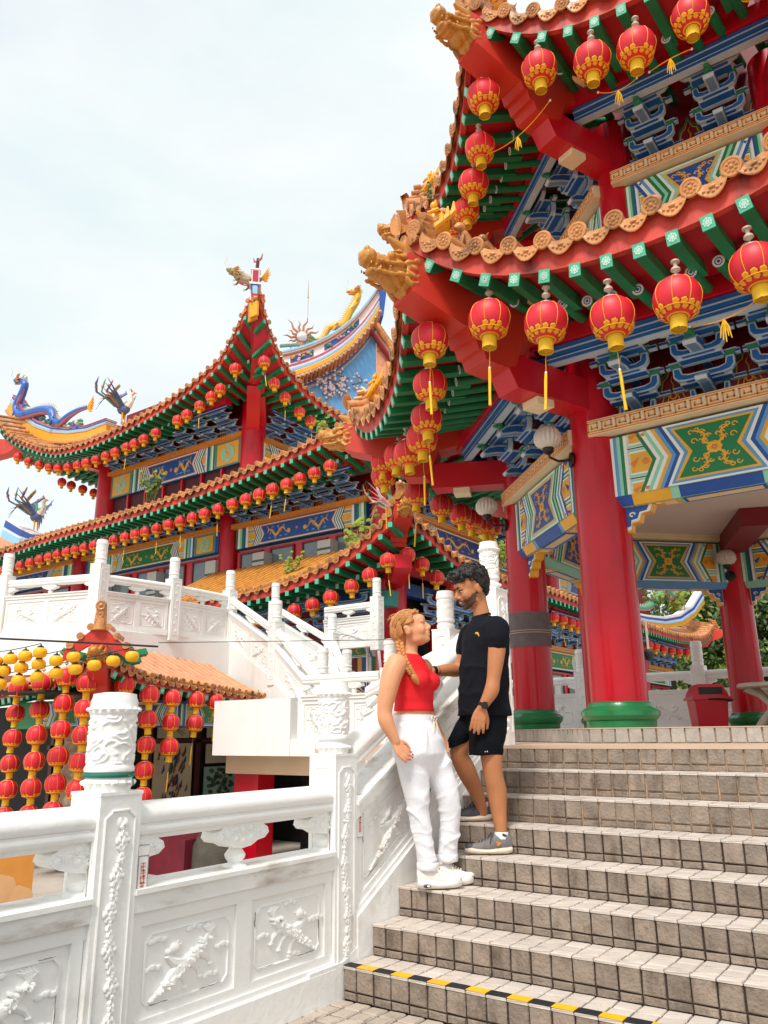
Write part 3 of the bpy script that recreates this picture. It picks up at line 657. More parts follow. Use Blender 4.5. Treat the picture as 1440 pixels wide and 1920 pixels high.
# ================================================================ lanterns
def lantern_meshes():
    r, h = .165, .152; b = MB(); P = []
    nv, nu = 30, 28
    for j in range(nv+1):
        ph = math.pi*(.10+.80*j/nv); k = 1.0 if j % 2 == 0 else .962; row = []
        for i in range(nu+1):
            a = 2*math.pi*(i % nu)/nu; row.append((r*math.sin(ph)**.86*k*math.cos(a), r*math.sin(ph)**.86*k*math.sin(a), -h*math.cos(ph)*1.02))
        P.append(row)
    b.grid(P, LRED); shade = b.mesh('shade', 60)
    b = MB()
    for i in range(8):
        a = 2*math.pi*i/8+.2
        b.tube([(r*1.006*math.sin(ph)**.86*math.cos(a), r*1.006*math.sin(ph)**.86*math.sin(a), -h*math.cos(ph)*1.025) for ph in np.linspace(math.pi*.2, math.pi*.9, 10)], .0028, 4, LGOLD, cap=False)
    def on(a, ph, o=1.015): return Vector((r*o*math.sin(ph)**.86*math.cos(a), r*o*math.sin(ph)**.86*math.sin(a), -h*1.02*o*math.cos(ph)))
    for row, ph0, n, of in ((0, math.pi*.285, 15, 0), (1, math.pi*.215, 13, .5)):
        for i in range(n):
            a0 = 2*math.pi*(i+of)/n
            if row == 0 and i % 4 == 3: continue
            for q in range(5):
                t = q*2*math.pi/5; p = on(a0+.085*math.cos(t), ph0+.07*math.sin(t)); nrm = p.normalized()
                M = T(p) @ nrm.to_track_quat('Z', 'Y').to_matrix().to_4x4()
                b.lathe([(.0135, 0), (.011, .003), (0, .004)], 6, LGOLD, M, cap=False)
    b.lathe([(r*.80, -h*.80), (r*.83, -h*.78), (r*.80, -h*.74)], 24, LGOLD, cap=False)
    b.lathe([(.062, -h*1.0), (.075, -h*.98), (.072, -h*.94), (.06, -h*.93)], 20, LGOLD, cap=False)
    trim = b.mesh('gold_trim', 50)
    b = MB(); b.lathe([(.056, h*.93), (.060, h*.96), (.060, h*1.04), (.045, h*1.06), (.02, h*1.06)], 18, mat('lantern cap metal', '#c9c4bb', 0.35, .1, metal=.6)); b.tube([(0, 0, h*1.05), (0, 0, h*1.35)], .004, 5, KNOB); cap = b.mesh('top_cap', 40)
    b = MB(); rr = random.Random(3); P = []; nt_ = 26
    for j, (z, q) in enumerate(((-h*.97, .050), (-h*1.06, .053), (-h*1.35, .054), (-h*1.62, .055))):
        P.append([((q+.0025*((i % 2)*2-1)*(j > 0))*math.cos(2*math.pi*(i % nt_)/nt_), (q+.0025*((i % 2)*2-1)*(j > 0))*math.sin(2*math.pi*(i % nt_)/nt_), z-(.006*rr.random() if j == 3 else 0)) for i in range(nt_+1)])
    b.grid(P, LYEL, flip=True); b.lathe([(.056, -h*.99), (.058, -h*1.04), (.056, -h*1.08)], 20, LGOLD, cap=False)
    b.lathe([(0, -h*1.55), (.05, -h*1.55)], 16, mat('tassel shade', '#b98a12', .7, .2), cap=False)
    tass = b.mesh('tassel', 60)
    b = MB(); b.tube([(0, 0, -h*1.5), (.004, 0, -h*2.1), (0, 0, -h*2.7)], .0025, 4, LGOLD)
    b.ell((0, 0, -h*2.75), (.010, .010, .012), PWHT, None, 7, 5); b.tube([(0, 0, -h*2.8), (.004, 0, -h*3.2), (.012, .004, -h*4.3), (.016, .004, -h*4.75)], [.010, .012, .010, .012], 6, LYEL)
    strm = b.mesh('streamer', 50)
    b = MB(); b.lathe([(.03, .0), (.032, -.012), (.016, -.02), (.013, -.045), (.03, -.062), (.034, -.078), (.02, -.09), (.006, -.1)], 12, KNOB, T((0, 0, h*1.35+.1))); knob = b.mesh('hanger', 40)
    return dict(shade=shade, gold_trim=trim, top_cap=cap, tassel=tass, streamer=strm, hanger=knob)
LM = lantern_meshes()
NL = [0]
def lantern(pos, label, group, streamer=False, hanger=True, sc=1.0, rz=None, tilt=0.0):
    NL[0] += 1; rr = random.Random(NL[0]*13)
    o = thing('red_lantern', label, 'lantern', pos, rr.uniform(0, 6.28) if rz is None else rz, group)
    o.matrix_basis = o.matrix_basis @ RX(rr.uniform(-.09, .09)+tilt) @ RY(rr.uniform(-.06, .06)) @ Matrix.Scale(sc*rr.uniform(.96, 1.04), 4)
    for k in ('shade', 'gold_trim', 'top_cap', 'tassel'): obj(k, LM[k], o, world=False)
    if hanger: obj('hanger', LM['hanger'], o, world=False)
    if streamer: obj('streamer', LM['streamer'], o, world=False)
    return o
# ================================================================ eave pieces shared by every roof
def tile_meshes():
    b = MB(); n = 16     # round end tile with a raised flower, on its barrel
    b.lathe([(.064, -.01), (.066, .0), (.060, .010), (.050, .011), (.046, .006), (0, .006)], n, TILE, RX(math.pi/2))
    for i in range(8):
        a = i*math.pi/4; b.ell((.03*math.cos(a), -.008, .03*math.sin(a)), (.011, .008, .011), TILE, None, 5, 3)
    b.ell((0, -.010, 0), (.014, .008, .014), TILE, None, 6, 4)
    b.lathe([(.058, -.9), (.058, -.005)], 9, TILE, RX(math.pi/2), ang=(-.3, math.pi+.3), cap=False)
    cap = b.mesh('end_tile', 40)
    b = MB(); W, hh = .115, .085     # drip tile: curved tongue
    P = []
    for j in range(5):
        t = j/4; row = []
        for i in range(9):
            u = -1+2*i/8; row.append((u*W*(1-.08*t), -.004-.012*t, .02-(.05+.065*(1-abs(u)**2.0))*t+.03*u*u*(1-.0*t)))
        P.append(row)
    b.grid(P, TILE); b.grid([[(p[0], p[1]+.014, p[2]) for p in r] for r in P], TILE, flip=True)
    b.tube([P[4][i] for i in range(9)], .007, 5, TILE)
    for i in range(5):
        b.ell((-.06+.03*i, -.016, -.045+.012*abs(i-2)-.006), (.013, .007, .010), TILE, None, 5, 3)
    b.ell((0, -.018, -.015), (.03, .006, .012), TILE, None, 7, 4)
    b.grid([[(-W, 0, .05), (0, 0, .012), (W, 0, .05)], [(-W, .8, .05), (0, .8, .012), (W, .8, .05)]], TILE)
    drip = b.mesh('drip_tile', 50)
    b = MB()             # square rafter with carved turquoise end
    b.b2((-.040, .004, -.095), (.040, .78, 0), GRN); b.b2((-.044, -.004, -.10), (.044, .006, .003), CAPG)
    for k in range(4):
        M = T((0, -.005, -.048)) @ RY(k*math.pi/4); b.box((0, 0, 0), (.07, .004, .008), CAPW, M)
        for s in (-1, 1): b.box((s*.026, 0, 0), (.008, .004, .020), CAPW, M)
    sq = b.mesh('rafter', 30)
    b = MB(); b.lathe([(.045, -1.15), (.045, 0)], 10, GRN, RX(math.pi/2), cap=False)
    for r0, r1, m in ((0, .012, PBLU), (.012, .022, PWHT), (.022, .030, PBLU), (.030, .046, PWHT)): b.lathe([(r0, .002), (r1, .002)], 14, m, RX(math.pi/2), cap=False)
    rd = b.mesh('round_rafter', 40)
    return cap, drip, sq, rd
ENDT, DRIP, SQR, RDR = tile_meshes()
def dragon_head():
    b = MB(); m = OCHR      # snout along -y, about .5 long
    b.ell((0, -.02, 0), (.13, .16, .15), m, None, 14, 10); b.ell((0, -.20, .03), (.105, .16, .085), m, None, 14, 10); b.ell((0, -.19, -.075), (.09, .15, .05), m, None, 14, 9)
    b.ell((0, -.34, .045), (.10, .095, .085), m, None, 12, 8); b.ell((0, .12, .0), (.14, .12, .17), m, None, 12, 8)
    for s in (-1, 1):
        b.ell((s*.05, -.39, .085), (.035, .035, .035), m, None, 8, 6); b.ell((s*.09, -.13, .105), (.04, .05, .045), m, None, 8, 6)
        b.tube([(s*.12, -.30, -.02), (s*.13, -.15, .0), (s*.135, .0, .05), (s*.14, .14, .13)], [.016, .022, .024, .02], 7, m)
        b.tube([(s*.10, -.28, -.10), (s*.12, -.12, -.09), (s*.14, .02, -.05), (s*.15, .18, -.02)], [.015, .02, .022, .02], 7, m)
        b.tube([(s*.07, -.10, .13), (s*.09, .04, .165), (s*.08, .16, .165)], [.03, .028, .018], 7, m)
        for i in range(4):
            a = -.6+i*.42; b.tube([(s*.125, .04, a*.12), (s*.148, .12, a*.18), (s*.14, .19, a*.18+.03)], [.03, .028, .018], 7, m)
        for i in range(5): b.ell((s*.085, -.34+.06*i, -.045), (.012, .016, .024), m, None, 6, 4)
    for i in range(5): b.ell((0, -.30+.07*i, .11+.012*i), (.02, .03, .03), m, None, 6, 5)
    r = remesh(b, .0085, 'dragon_head', [OCHR], 3)
    return fold(r, .0075, lambda p: math.sin(math.atan2(p.z, abs(p.x)+.02)*13+p.y*38)*min(1, max(0, (p.y+.16)*7))+.55*math.sin(p.y*95)*min(1, max(0, (-.12-p.y)*9))*(1 if p.z < .02 else .2))
DRG = dragon_head()
def spout_head():
    b = MB(); m = OCHR
    b.tube([(0, .25, -.02), (0, .05, -.02), (0, -.10, .0), (0, -.22, .06), (0, -.30, .11)], [.10, .10, .085, .05, .02], 12, m); b.ell((0, -.10, -.06), (.06, .14, .03), m, None, 10, 6)
    for s in (-1, 1):
        b.ell((s*.06, -.05, .07), (.03, .035, .03), m, None, 8, 6)
        for i in range(3): b.tube([(s*.08, .0, .03-.05*i), (s*.115, .12, .02-.05*i), (s*.11, .22, .05-.04*i)], [.025, .025, .012], 7, m)
    for i in range(4): b.ell((0, -.1+.09*i, .09), (.02, .035, .04), m, None, 6, 5)
    return remesh(b, .010, 'spout_head', [OCHR], 1)
SPT = spout_head()
def ridge_figures():
    b = MB(); m = TILE   # immortal riding a hen, sitting beasts behind
    b.ell((0, -.05, .10), (.06, .11, .06), GOLD); b.tube([(0, -.13, .13), (0, -.17, .20), (0, -.20, .22)], [.03, .022, .02], 7, GOLD); b.tube([(0, .04, .12), (0, .13, .20), (0, .17, .26)], [.05, .04, .01], 7, GOLD)
    b.tube([(0, -.03, .14), (0, -.02, .24), (0, -.02, .31)], [.055, .05, .025], 8, GOLD); b.ell((0, -.02, .35), (.032, .035, .042), GOLD); b.tube([(0, -.01, .37), (0, .0, .42)], [.02, .008], 6, GOLD)
    for s in (-1, 1): b.tube([(s*.05, -.02, .28), (s*.07, -.07, .23), (s*.03, -.11, .22)], [.02, .018, .015], 6, GOLD)
    im = b.mesh('ridge_rider', 50)
    b = MB(); b.tube([(0, .06, .02), (0, .02, .12), (0, -.03, .20)], [.07, .065, .045], 8, m); b.ell((0, -.06, .24), (.05, .065, .055), m); b.ell((0, -.11, .22), (.03, .035, .025), m)
    for s in (-1, 1): b.tube([(s*.035, -.05, .15), (s*.04, -.08, .06), (s*.04, -.10, .0)], [.024, .02, .024], 6, m); b.tube([(s*.03, -.03, .28), (s*.045, -.01, .32)], [.014, .004], 5, m); b.ell((s*.055, .05, .05), (.035, .06, .05), m)
    b.tube([(0, .1, .03), (0, .15, .10), (0, .12, .18)], [.02, .025, .008], 6, m)
    return im, b.mesh('ridge_beast', 50)
RIDR, RBST = ridge_figures()
def hip_end(root, P, dir2, zb, w=.30, L=1.3, label=None, figs=True):
    """upturned hip beam: P = tip (world, bottom of beam front), dir2 = outward horizontal direction"""
    d = Vector((dir2[0], dir2[1], 0)).normalized(); M = frame((P[0], P[1], P[2]), Vector((-d.y, d.x, 0)).cross(Vector((0, 0, 1)))*0+Vector((d.y, -d.x, 0))*-1)
    # local: -y outward
    M = Matrix((Vector((-d.y, d.x, 0)), -d, Vector((0, 0, 1)))).transposed().to_4x4(); M.translation = Vector(P)
    b = MB(); prof = [(.03, 0), (0, .36), (.5, .30), (1.0, .22), (L+.3, .2), (L+.3, -.05), (1.22, -.12), (1.12, -.40), (1.0, -.45), (.78, -.43), (.745, -.345), (.70, -.345), (.665, -.255), (.62, -.255), (.585, -.17), (.54, -.165)]
    b.prism(prof, -w/2, w/2, HIPR, M, axis='x')
    obj('hip_beam', b, root)
    obj('dragon_head', DRG, root, M @ T((0, -.05, .19)) @ RX(-.15) @ SC(.95, .82, .98))
    obj('ridge_spout', SPT, root, M @ T((0, .10, .47)) @ SC(.72, .72, .72))
    b = MB()
    b.prism([(.0, .30), (.03, .56), (.5, .66), (1.0, .72), (1.8, .88), (1.8, .3), (.5, .22)], -.06, .06, TILE, M, axis='x')
    b.tube([(0, .04, .56), (0, .5, .67), (0, 1.0, .73), (0, 1.8, .89)], [.055]*4, 8, TILE, M)
    for q in range(4):
        for s in (-.07, 0, .07): b.tube([(s*1.1, .05+.04*q, .53+.075*q+.02*(s == 0)), (s, .17+.04*q, .56+.08*q+.02*(s == 0)), (s*.9, .30+.03*q, .64+.08*q)], [.046, .043, .036], 8, TILE, M)
        for s in (-1, 1): b.tube([(s*.10, .17+.03*q, .55+.085*q), (s*.12, .06+.035*q, .53+.085*q)], [.035, .038], 8, TILE, M)
    obj('hip_ridge', b, root)
    if figs:
        obj('ridge_rider', RIDR, root, M @ T((0, .40, .70)) @ SC(1.05, 1.05, 1.0)); obj('ridge_beast', RBST, root, M @ T((0, .72, .70)) @ SC(.9, .9, .95)); obj('ridge_beast', RBST, root, M @ T((0, .98, .73)) @ SC(.8, .8, .75))
        b = MB(); b.tube([(0, .22, .66), (0, .48, .94)], [.085, .09], 12, GOLD, M); b.tube([(0, .20, .64), (0, .25, .70)], [.10, .10], 12, TILE, M); b.tube([(0, .46, .92), (0, .50, .97)], [.105, .10], 12, TILE, M)
        for s in (-1, 1):
            for i in range(3): b.tube([(s*.08, .30+.07*i, .74+.07*i), (s*.13, .36+.07*i, .80+.08*i), (s*.11, .38+.07*i, .92+.08*i)], [.035, .03, .008], 6, GOLD, M)
        obj('ridge_end', b, root)
    return M
def eave_run(root, F, N, o0, o1, fh=.19, tstep=.135, rstep=.205, inner=True, rlim=None, tiles=True, rafters=True, stuff=False, in_off=.62, in_len=1.15, roof=None, soffit=1.75, slope=.15, sc=1.0, fm=None, hipd=None):
    """F(o, dr, dz) -> world point on the eave (o along, dr outwards), N(o) -> outward unit vector"""
    fm = fm or ORED
    n = max(8, int((o1-o0)/.12)); os_ = np.linspace(o0, o1, n+1)
    b = MB()
    b.grid([[F(o, 0, 0) for o in os_], [F(o, .0, fh) for o in os_]], fm)
    b.grid([[F(o, -.06, .0) for o in os_], [F(o, 0, 0) for o in os_]], fm)
    b.grid([[F(o, -.06, .0) for o in os_], [F(o, -.06, .03) for o in os_]], fm, flip=True)
    b.grid([[F(o, 0, fh) for o in os_], [F(o, -.08, fh) for o in os_]], fm)
    obj('fascia', b, root)
    hs = hipd or (lambda o: 99); b = MB(); b.grid([[F(o, -.05, .03) for o in os_]]+[[F(o, -min(q*soffit, hs(o)+.06), .03+slope*min(q*soffit, hs(o)+.06)) for o in os_] for q in (.35, .7, 1.0)], SOFF, flip=True); obj('soffit', b, root)
    if roof:
        b = MB(); hq = hipd or (lambda o: 99); rx = [q[0] for q in roof]; ry = [q[1] for q in roof]; b.grid([[F(o, .02, fh-.01) for o in os_]]+[[F(o, -min(q[0], hq(o)), fh+interp(min(q[0], hq(o)), [0]+rx, [0]+ry)) for o in os_] for q in roof], TILE, flip=False); obj('roof_slope', b, root)
    def M_at(o, dr, dz, pitch=0.0):
        d = N(o); e = .01; z1 = F(o+e, dr, dz); z0 = F(o-e, dr, dz); tx = Vector(z1)-Vector(z0); tx.normalize()
        y = -Vector((d[0], d[1], 0)); y = (y-tx*y.dot(tx)).normalized(); z = tx.cross(y)
        m = Matrix((tx, y, z)).transposed().to_4x4(); m.translation = Vector(F(o, dr, dz)); return m @ RX(pitch)
    sb = MB()
    def put(nm, me, M):
        if not stuff: obj(nm, me, root, M)
        else:
            A = np.array(M); vs = np.array([v.co[:] for v in me.vertices]) @ A[:3, :3].T+A[:3, 3]
            g = {}
            for p in me.polygons: g.setdefault(p.material_index, []).append(p.vertices[:])
            for k, fs in g.items(): sb.add(vs if True else 0, fs, me.materials[k])
    if tiles:
        k = int((o1-o0)/tstep); st_ = (o1-o0)/max(1, k)
        for i in range(k+1):
            o = o0+i*st_
            cy = min(1, max(.10, hipd(o)/1.0)) if hipd else 1
            if i % 2: put('end_tile', ENDT, M_at(o, .06, fh+.05, .16) @ SC(sc*1.14, cy, sc*1.14))
            else: put('drip_tile', DRIP, M_at(o, .045, fh+.0, .10) @ SC(sc, cy, sc))
    if rafters:
        k = int((o1-o0)/rstep); st_ = (o1-o0)/max(1, k)
        for i in range(k+1):
            o = o0+i*st_
            if rlim and not rlim(o, 0): continue
            put('rafter', SQR, M_at(o, .0, .012, .16) @ SC(1, min(1, rlim(o, 0)/.78) if rlim else 1, 1))
            if inner:
                l2 = rlim(o, 1) if rlim else in_len
                if l2 and l2 > .1: put('round_rafter', RDR, M_at(o, -in_off, .02, .20) @ SC(1, min(1.0, l2/1.15), 1))
    if stuff and sb.n: obj('eave_rafters', sb, root, kind='stuff')
# ================================================================ octagonal pavilion
PC = Vector((1.42, 6.145, 0)); PR = 2.809; PA = PR*math.cos(math.pi/8)
FL = 8*H+.125            # pavilion floor
pav = thing('octagonal_pavilion', 'red and green two tiered octagonal pavilion with upturned eaves above the tiled stairs', 'pavilion', (PC.x, PC.y, FL))
ANG = [R_(-112.5-45*k) for k in range(8)]           # column directions, 0 nearest the stairs
SANG = [R_(-90-45*k) for k in range(8)]             # side normals: side 0 faces the stairs, side 1 left of it ...
def rad(a, r, z=0): return Vector((PC.x+r*math.cos(a), PC.y+r*math.sin(a), z))
# plinth
b = MB(); ap = 2.955/math.cos(math.pi/8)
b.prism([(PC.x+ap*math.cos(a), PC.y+ap*math.sin(a)) for a in ANG[::-1]], 8*H-.05, FL-.008, GROUTL); obj('plinth_core', b, pav)
PTILE = mat('pale plinth tile', '#a8a199', 0.6, 0.15, 12, bump=0.6, bscale=60, rnd=0.14); PTM = [tile_mesh('plinth_tile', .100, .112, .016, PTILE, i+60) for i in range(4)]
for k in (0, 1, 7):
    a = SANG[k]; tx = Vector((-math.sin(a), math.cos(a), 0)); half = 2.955*math.tan(math.pi/8)
    n = int(2*half/PT)
    for i in range(n):
        o = -half+(i+.5)*2*half/n; p = rad(a, 2.955)+tx*o
        M = Matrix((tx, Vector((-math.cos(a), -math.sin(a), 0)), Vector((0, 0, 1)))).transposed().to_4x4(); M.translation = Vector((p.x, p.y, FL-.062))
        obj('plinth_tile', random.choice(PTM), pav, M)
b = MB(); b.prism([(PC.x+(ap+.02)*math.cos(a), PC.y+(ap+.02)*math.sin(a)) for a in ANG[::-1]], FL-.008, FL, SLAB); obj('floor_slab', b, pav)
# columns
CGRN = mat('column foot green', '#0f7a45', 0.3, 0.18, 5, coat=0.3, stain='#4a4a1e', sscale=6, samt=.3)
def column(a, r, cr, z0, z1, foot=True):
    p = rad(a, r); b = MB(); b.lathe([(cr, z0+(.2 if foot else 0)), (cr*.985, (z0+z1)/2), (cr*.95, z1)], 40, COLR, T((p.x, p.y, 0)), cap=False); c = obj('column', b, pav)
    if foot:
        b = MB(); q = cr/.24; b.lathe([(.285*q, z0), (.29*q, z0+.055), (.285*q, z0+.06), (.30*q, z0+.07), (.325*q, z0+.10), (.325*q, z0+.135), (.30*q, z0+.16), (.27*q, z0+.175), (.262*q, z0+.20), (.255*q, z0+.21), (.24*q, z0+.215)], 40, CGRN, T((p.x, p.y, 0))); obj('column_foot', b, c, world=True)
    return c
for k in range(8): column(ANG[k], PR, .245 if k == 0 else .228, FL, 4.80)
UPR = 2.13; UDZ = 3.03
for k in (0, 1, 2, 6, 7): column(ANG[k], UPR, .20, 6.0, 7.85, foot=False)
BRK = bracket_mesh('bracket_cluster', True)
def side_frame(k, apoth, z):
    a = SANG[k]; nrm = Vector((math.cos(a), math.sin(a), 0)); x = Vector((0, 0, 1)).cross(nrm)   # x to the right seen from outside
    M = Matrix((x, -nrm, Vector((0, 0, 1)))).transposed().to_4x4(); M.translation = Vector((PC.x, PC.y, z))+nrm*apoth; return M, nrm, x
BG0 = [PGRN, PWHT, MINT, PWHT, PYEL, SKYB, PBLU, PWHT, SKYB, PYEL, PGRN]
BG1 = [PBLU, PWHT, SKYB, PWHT, PGRN, MINT, PGRN, PWHT, MINT, PYEL, PBLU]
def tier(ri, z, sides, ground0, lower):
    ap = ri*math.cos(math.pi/8); half = ri*math.sin(math.pi/8); cr = .24 if lower else .19
    L = 2*(half-cr*.6)
    for k in sides:
        M, nrm, x = side_frame(k, ap, z)
        pb = MB(); hb = .56
        A = M @ T((-L/2, -.15, -.60))
        g0 = (k % 2 == 0) == ground0
        pb.b2((0, .0, 0), (L, .30, hb), PBLU if g0 else PGRN, A)
        painted(pb, A, L, hb, BG1 if not g0 else BG0, .30, PBLU if not g0 else PGRN)
        B2 = M @ T((L/2, .15, -.60)) @ RZ(math.pi)
        painted(pb, B2, L, hb, BG0 if not g0 else BG1, .30, PGRN if not g0 else PBLU, simple=not lower)
        # bevelled foot with striped soffit
        pb.prism([(-.15, 0), (.15, 0), (.10, -.09), (-.10, -.09)], L*.02, L*.98, MINT if g0 else SKYB, A @ T((0, .15, 0)), axis='x')
        for x0, x1, m in ((.10, .30, PYEL), (.32, .68, PBLU), (.70, .90, PYEL)):
            pb.b2((L*x0, .07, -.0935), (L*x1, .23, -.088), m, A)
            pb.b2((L*x0+.03, .10, -.096), (L*x1-.03, .20, -.092), CREAM, A)
        for x0, x1, m in ((.02, .10, PBLU), (.10, .28, PYEL), (.32, .68, PBLU), (.72, .90, PYEL), (.90, .98, PGRN)):
            pb.add([(L*x0, -.0025, 0), (L*x1, -.0025, 0), (L*x1, .0475, -.0905), (L*x0, .0475, -.0905)], [(0, 3, 2, 1)], m, A)
        obj('painted_beam', pb, pav)
        fb = MB(); fret(fb, M @ T((-half+.02, -.27, -.015)), 2*half-.04, .15, .54); obj('fret_cornice', fb, pav)
        # board and brackets above
        wb = MB(); wb.b2((-half, .04, .12), (half, .12, .86), DRED, M); obj('bracket_board', wb, pav)
        nb = 3 if lower else 2; sp = 2*half/(nb+.35)
        for i in range(nb):
            xx = (i-(nb-1)/2)*sp; obj('bracket', BRK, pav, M @ T((xx, .02, .13)) @ SC(1.0 if lower else .92, 1, 1))
        for i in range(nb+1):
            xx = (i-nb/2)*sp
            if abs(xx) > half-.12: xx = math.copysign(half-.2, xx)
            wb = MB(); flame_board(wb, M @ T((xx, -.01, .13)), .40, .52); obj('flame_panel', wb, pav)
        # purlins
        pb = MB(); h2 = (ap+.62)*math.tan(math.pi/8)
        pb.b2((-h2*.93, -.66, .60), (h2*.93, -.58, .66), LBLUE, M); pb.b2((-h2*.93, -.663, .615), (h2*.93, -.577, .645), BLUE, M)
        pb.b2((-h2*.93, -.68, .67), (h2*.93, -.54, .76), BLUE, M); pb.b2((-h2*.93, -.684, .70), (h2*.93, -.54, .715), LBLUE, M)
        pb.b2((-h2*1.02, -.72, .77), (h2*1.02, -.50, .93), RED, M); obj('purlin', pb, pav)
        if lower:   # carved angle pieces under the beam ends
            for sx in (-1, 1):
                qb = MB(); sp_ = [(0, 0), (.42, 0), (.42, -.05), (.34, -.09), (.27, -.08), (.24, -.14), (.16, -.15), (.13, -.22), (.06, -.23), (.05, -.30), (0, -.31)]
                A2 = M @ T((sx*(half-cr*.9), .0, -.60-.015)) @ SC(-sx, 1, 1)
                qb.prism(sp_, -.05, .05, PYEL, A2, axis='y')
                for yy, s in ((-.053, 1), (.053, -1)):
                    i1 = [(p[0]*.93+.006, p[1]*.93-.005) for p in sp_]; i2 = [(p[0]*.80+.012, p[1]*.80-.012) for p in sp_]
                    qb.add([(p[0], yy, p[1]) for p in i1], [tuple(range(11))], PWHT, A2); qb.add([(p[0], yy*1.04, p[1]) for p in i2], [tuple(range(11))], PBLU, A2)
                    for c in ((.08, -.06), (.18, -.06), (.28, -.045), (.07, -.15)): qb.tube([(c[0]+math.cos(t)*.03*(1-t/8), yy*1.08, c[1]+math.sin(t)*.026*(1-t/8)) for t in np.linspace(0, 5.5, 10)], .008, 4, PORG if c[0] > .1 else PWHT, A2)
                obj('angle_carving', qb, pav)
for args in ((PR, 3.96, (0, 1, 2, 3, 4, 7), True, True), (UPR, 3.96+UDZ, (0, 1, 7), False, False)): tier(*args)
# eaves
AMID = {0: 4.42, 1: 3.66}; ZMID = {0: 4.68, 1: 4.68+UDZ-.06}
def eaveF(k, t):
    a = SANG[k]; nrm = Vector((math.cos(a), math.sin(a), 0)); x = Vector((0, 0, 1)).cross(nrm); hw = (AMID[t]+.16)*math.tan(math.pi/8)
    def F(o, dr, dz):
        u = o/hw; ap = AMID[t]+.18*u*u+dr
        lim = 1.0+dr/(AMID[t]+.16)
        z = ZMID[t]+(.30*u*u+.38*u**4)*max(0, min(1, 1+dr/2.2))+dz
        p = Vector((PC.x, PC.y, 0))+nrm*ap+x*(o*lim); return (p.x, p.y, z)
    return F, (lambda o: (nrm.x, nrm.y)), hw
for t, sides in ((0, (0, 1, 2, 3, 7)), (1, (0, 1, 2, 7))):
    for k in sides:
        F, N, hw = eaveF(k, t)
        lim = lambda o, w, hw=hw, t=t: min(.78 if w == 0 else 1.2, (hw-abs(o))*2.35+.10-(.62 if w else 0)) if (hw-abs(o))*2.35+.10-(.62 if w else 0) > .12 else 0
        eave_run(pav, F, N, -hw, hw, rlim=lim, roof=[(.7, .28), (1.4, .70), (2.25, 1.45)] if t == 0 else [(.7, .28), (1.5, .85), (2.6, 2.1), (3.3, 3.4)], soffit=1.85 if t == 0 else 1.6, slope=.16, hipd=lambda o, hw=hw: max(.02, (hw-abs(o))*2.2), stuff=k in (2, 3), rstep=.235)
for t, ks in ((0, (0, 1, 2, 7)), (1, (0, 1, 7))):
    for k in ks:
        a = ANG[k]; d = Vector((math.cos(a), math.sin(a), 0)); rt = 5.02 if t == 0 else 4.20
        P = rad(a, rt, 4.84 if t == 0 else 7.86); hip_end(pav, P, d, 0)
        arm = MB(); r0, r1 = (2.6, 3.98) if t == 0 else (1.9, 3.25); zz = 4.22 if t == 0 else 7.22
        M = Matrix((Vector((-d.y, d.x, 0)), d, Vector((0, 0, 1)))).transposed().to_4x4(); M.translation = Vector((PC.x, PC.y, 0))
        arm.prism([(r0, zz), (r1-.10, zz+.02), (r1, zz+.20), (r1-.06, zz+.34), (r0, zz+.30)], -.13, .13, RED, M, axis='x')
        arm.b2((-.10, r1-.55, zz-.06), (.10, r1-.35, zz+.012), CREAM, M); obj('corner_bracket_arm', arm, pav)
# ceiling and ribs
b = MB(); b.prism([(PC.x+2.75*math.cos(a), PC.y+2.75*math.sin(a)) for a in ANG[::-1]], 4.02, 4.10, CEIL); obj('ceiling', b, pav)
b = MB(); a = ANG[3]; d = Vector((math.cos(a), math.sin(a), 0)); M = Matrix((Vector((-d.y, d.x, 0)), d, Vector((0, 0, 1)))).transposed().to_4x4(); M.translation = Vector((PC.x, PC.y, 0))
b.b2((-.17, 1.0, 3.78), (.17, 2.6, 4.018), DRED, M); obj('ceiling_beam', b, pav)
# wall core behind upper tier so that no sky shows through
b = MB(); b.prism([(PC.x+2.06*math.cos(a), PC.y+2.06*math.sin(a)) for a in ANG[::-1]], 5.0, 9.3, DRED); b.prism([(PC.x+2.6*math.cos(a), PC.y+2.6*math.sin(a)) for a in ANG[::-1]], 4.5, 6.0, DRED); obj('core_wall', b, pav)
# lanterns of the pavilion
def lrow(k, t, spots, name, strs=()):
    a = SANG[k]; nrm = Vector((math.cos(a), math.sin(a), 0)); x = Vector((0, 0, 1)).cross(nrm)
    for i, (o, ap, z) in enumerate(spots):
        p = Vector((PC.x, PC.y, z))+nrm*ap+x*o; lantern(p, '%s red lantern from the near corner under the %s' % (ORD[i], name), 'lanterns under the pavilion eaves', streamer=i in strs)
lrow(0, 0, [(-1.24, 4.37, 4.53), (-.76, 4.37, 4.34), (-.25, 4.37, 4.21), (.21, 4.37, 4.20), (.72, 4.37, 4.25), (1.2, 4.37, 4.5)], 'lower front eave of the pavilion', (0, 1, 2))
lrow(1, 0, [(1.71, 4.345, 4.58), (1.06, 4.20, 4.47), (.54, 4.125, 4.35), (0.0, 4.06, 4.35), (-.36, 4.14, 4.31), (-1.0, 4.14, 4.50), (-1.76, 4.19, 4.69)], 'lower left eave of the pavilion', (0, 2, 3))
lrow(2, 0, [(1.62, 4.27, 4.55), (.95, 4.2, 4.46), (.30, 4.2, 4.44), (-.30, 4.25, 4.45), (-.75, 4.3, 4.46), (-1.12, 4.3, 4.47), (-1.4, 4.32, 4.5)], 'lower far left eave of the pavilion', (0, 1))
lrow(0, 1, [(-.93, 3.67, 7.42), (-.42, 3.68, 7.20), (-.04, 3.62, 7.16), (.43, 3.60, 7.22), (.9, 3.65, 7.35)], 'upper front eave of the pavilion')
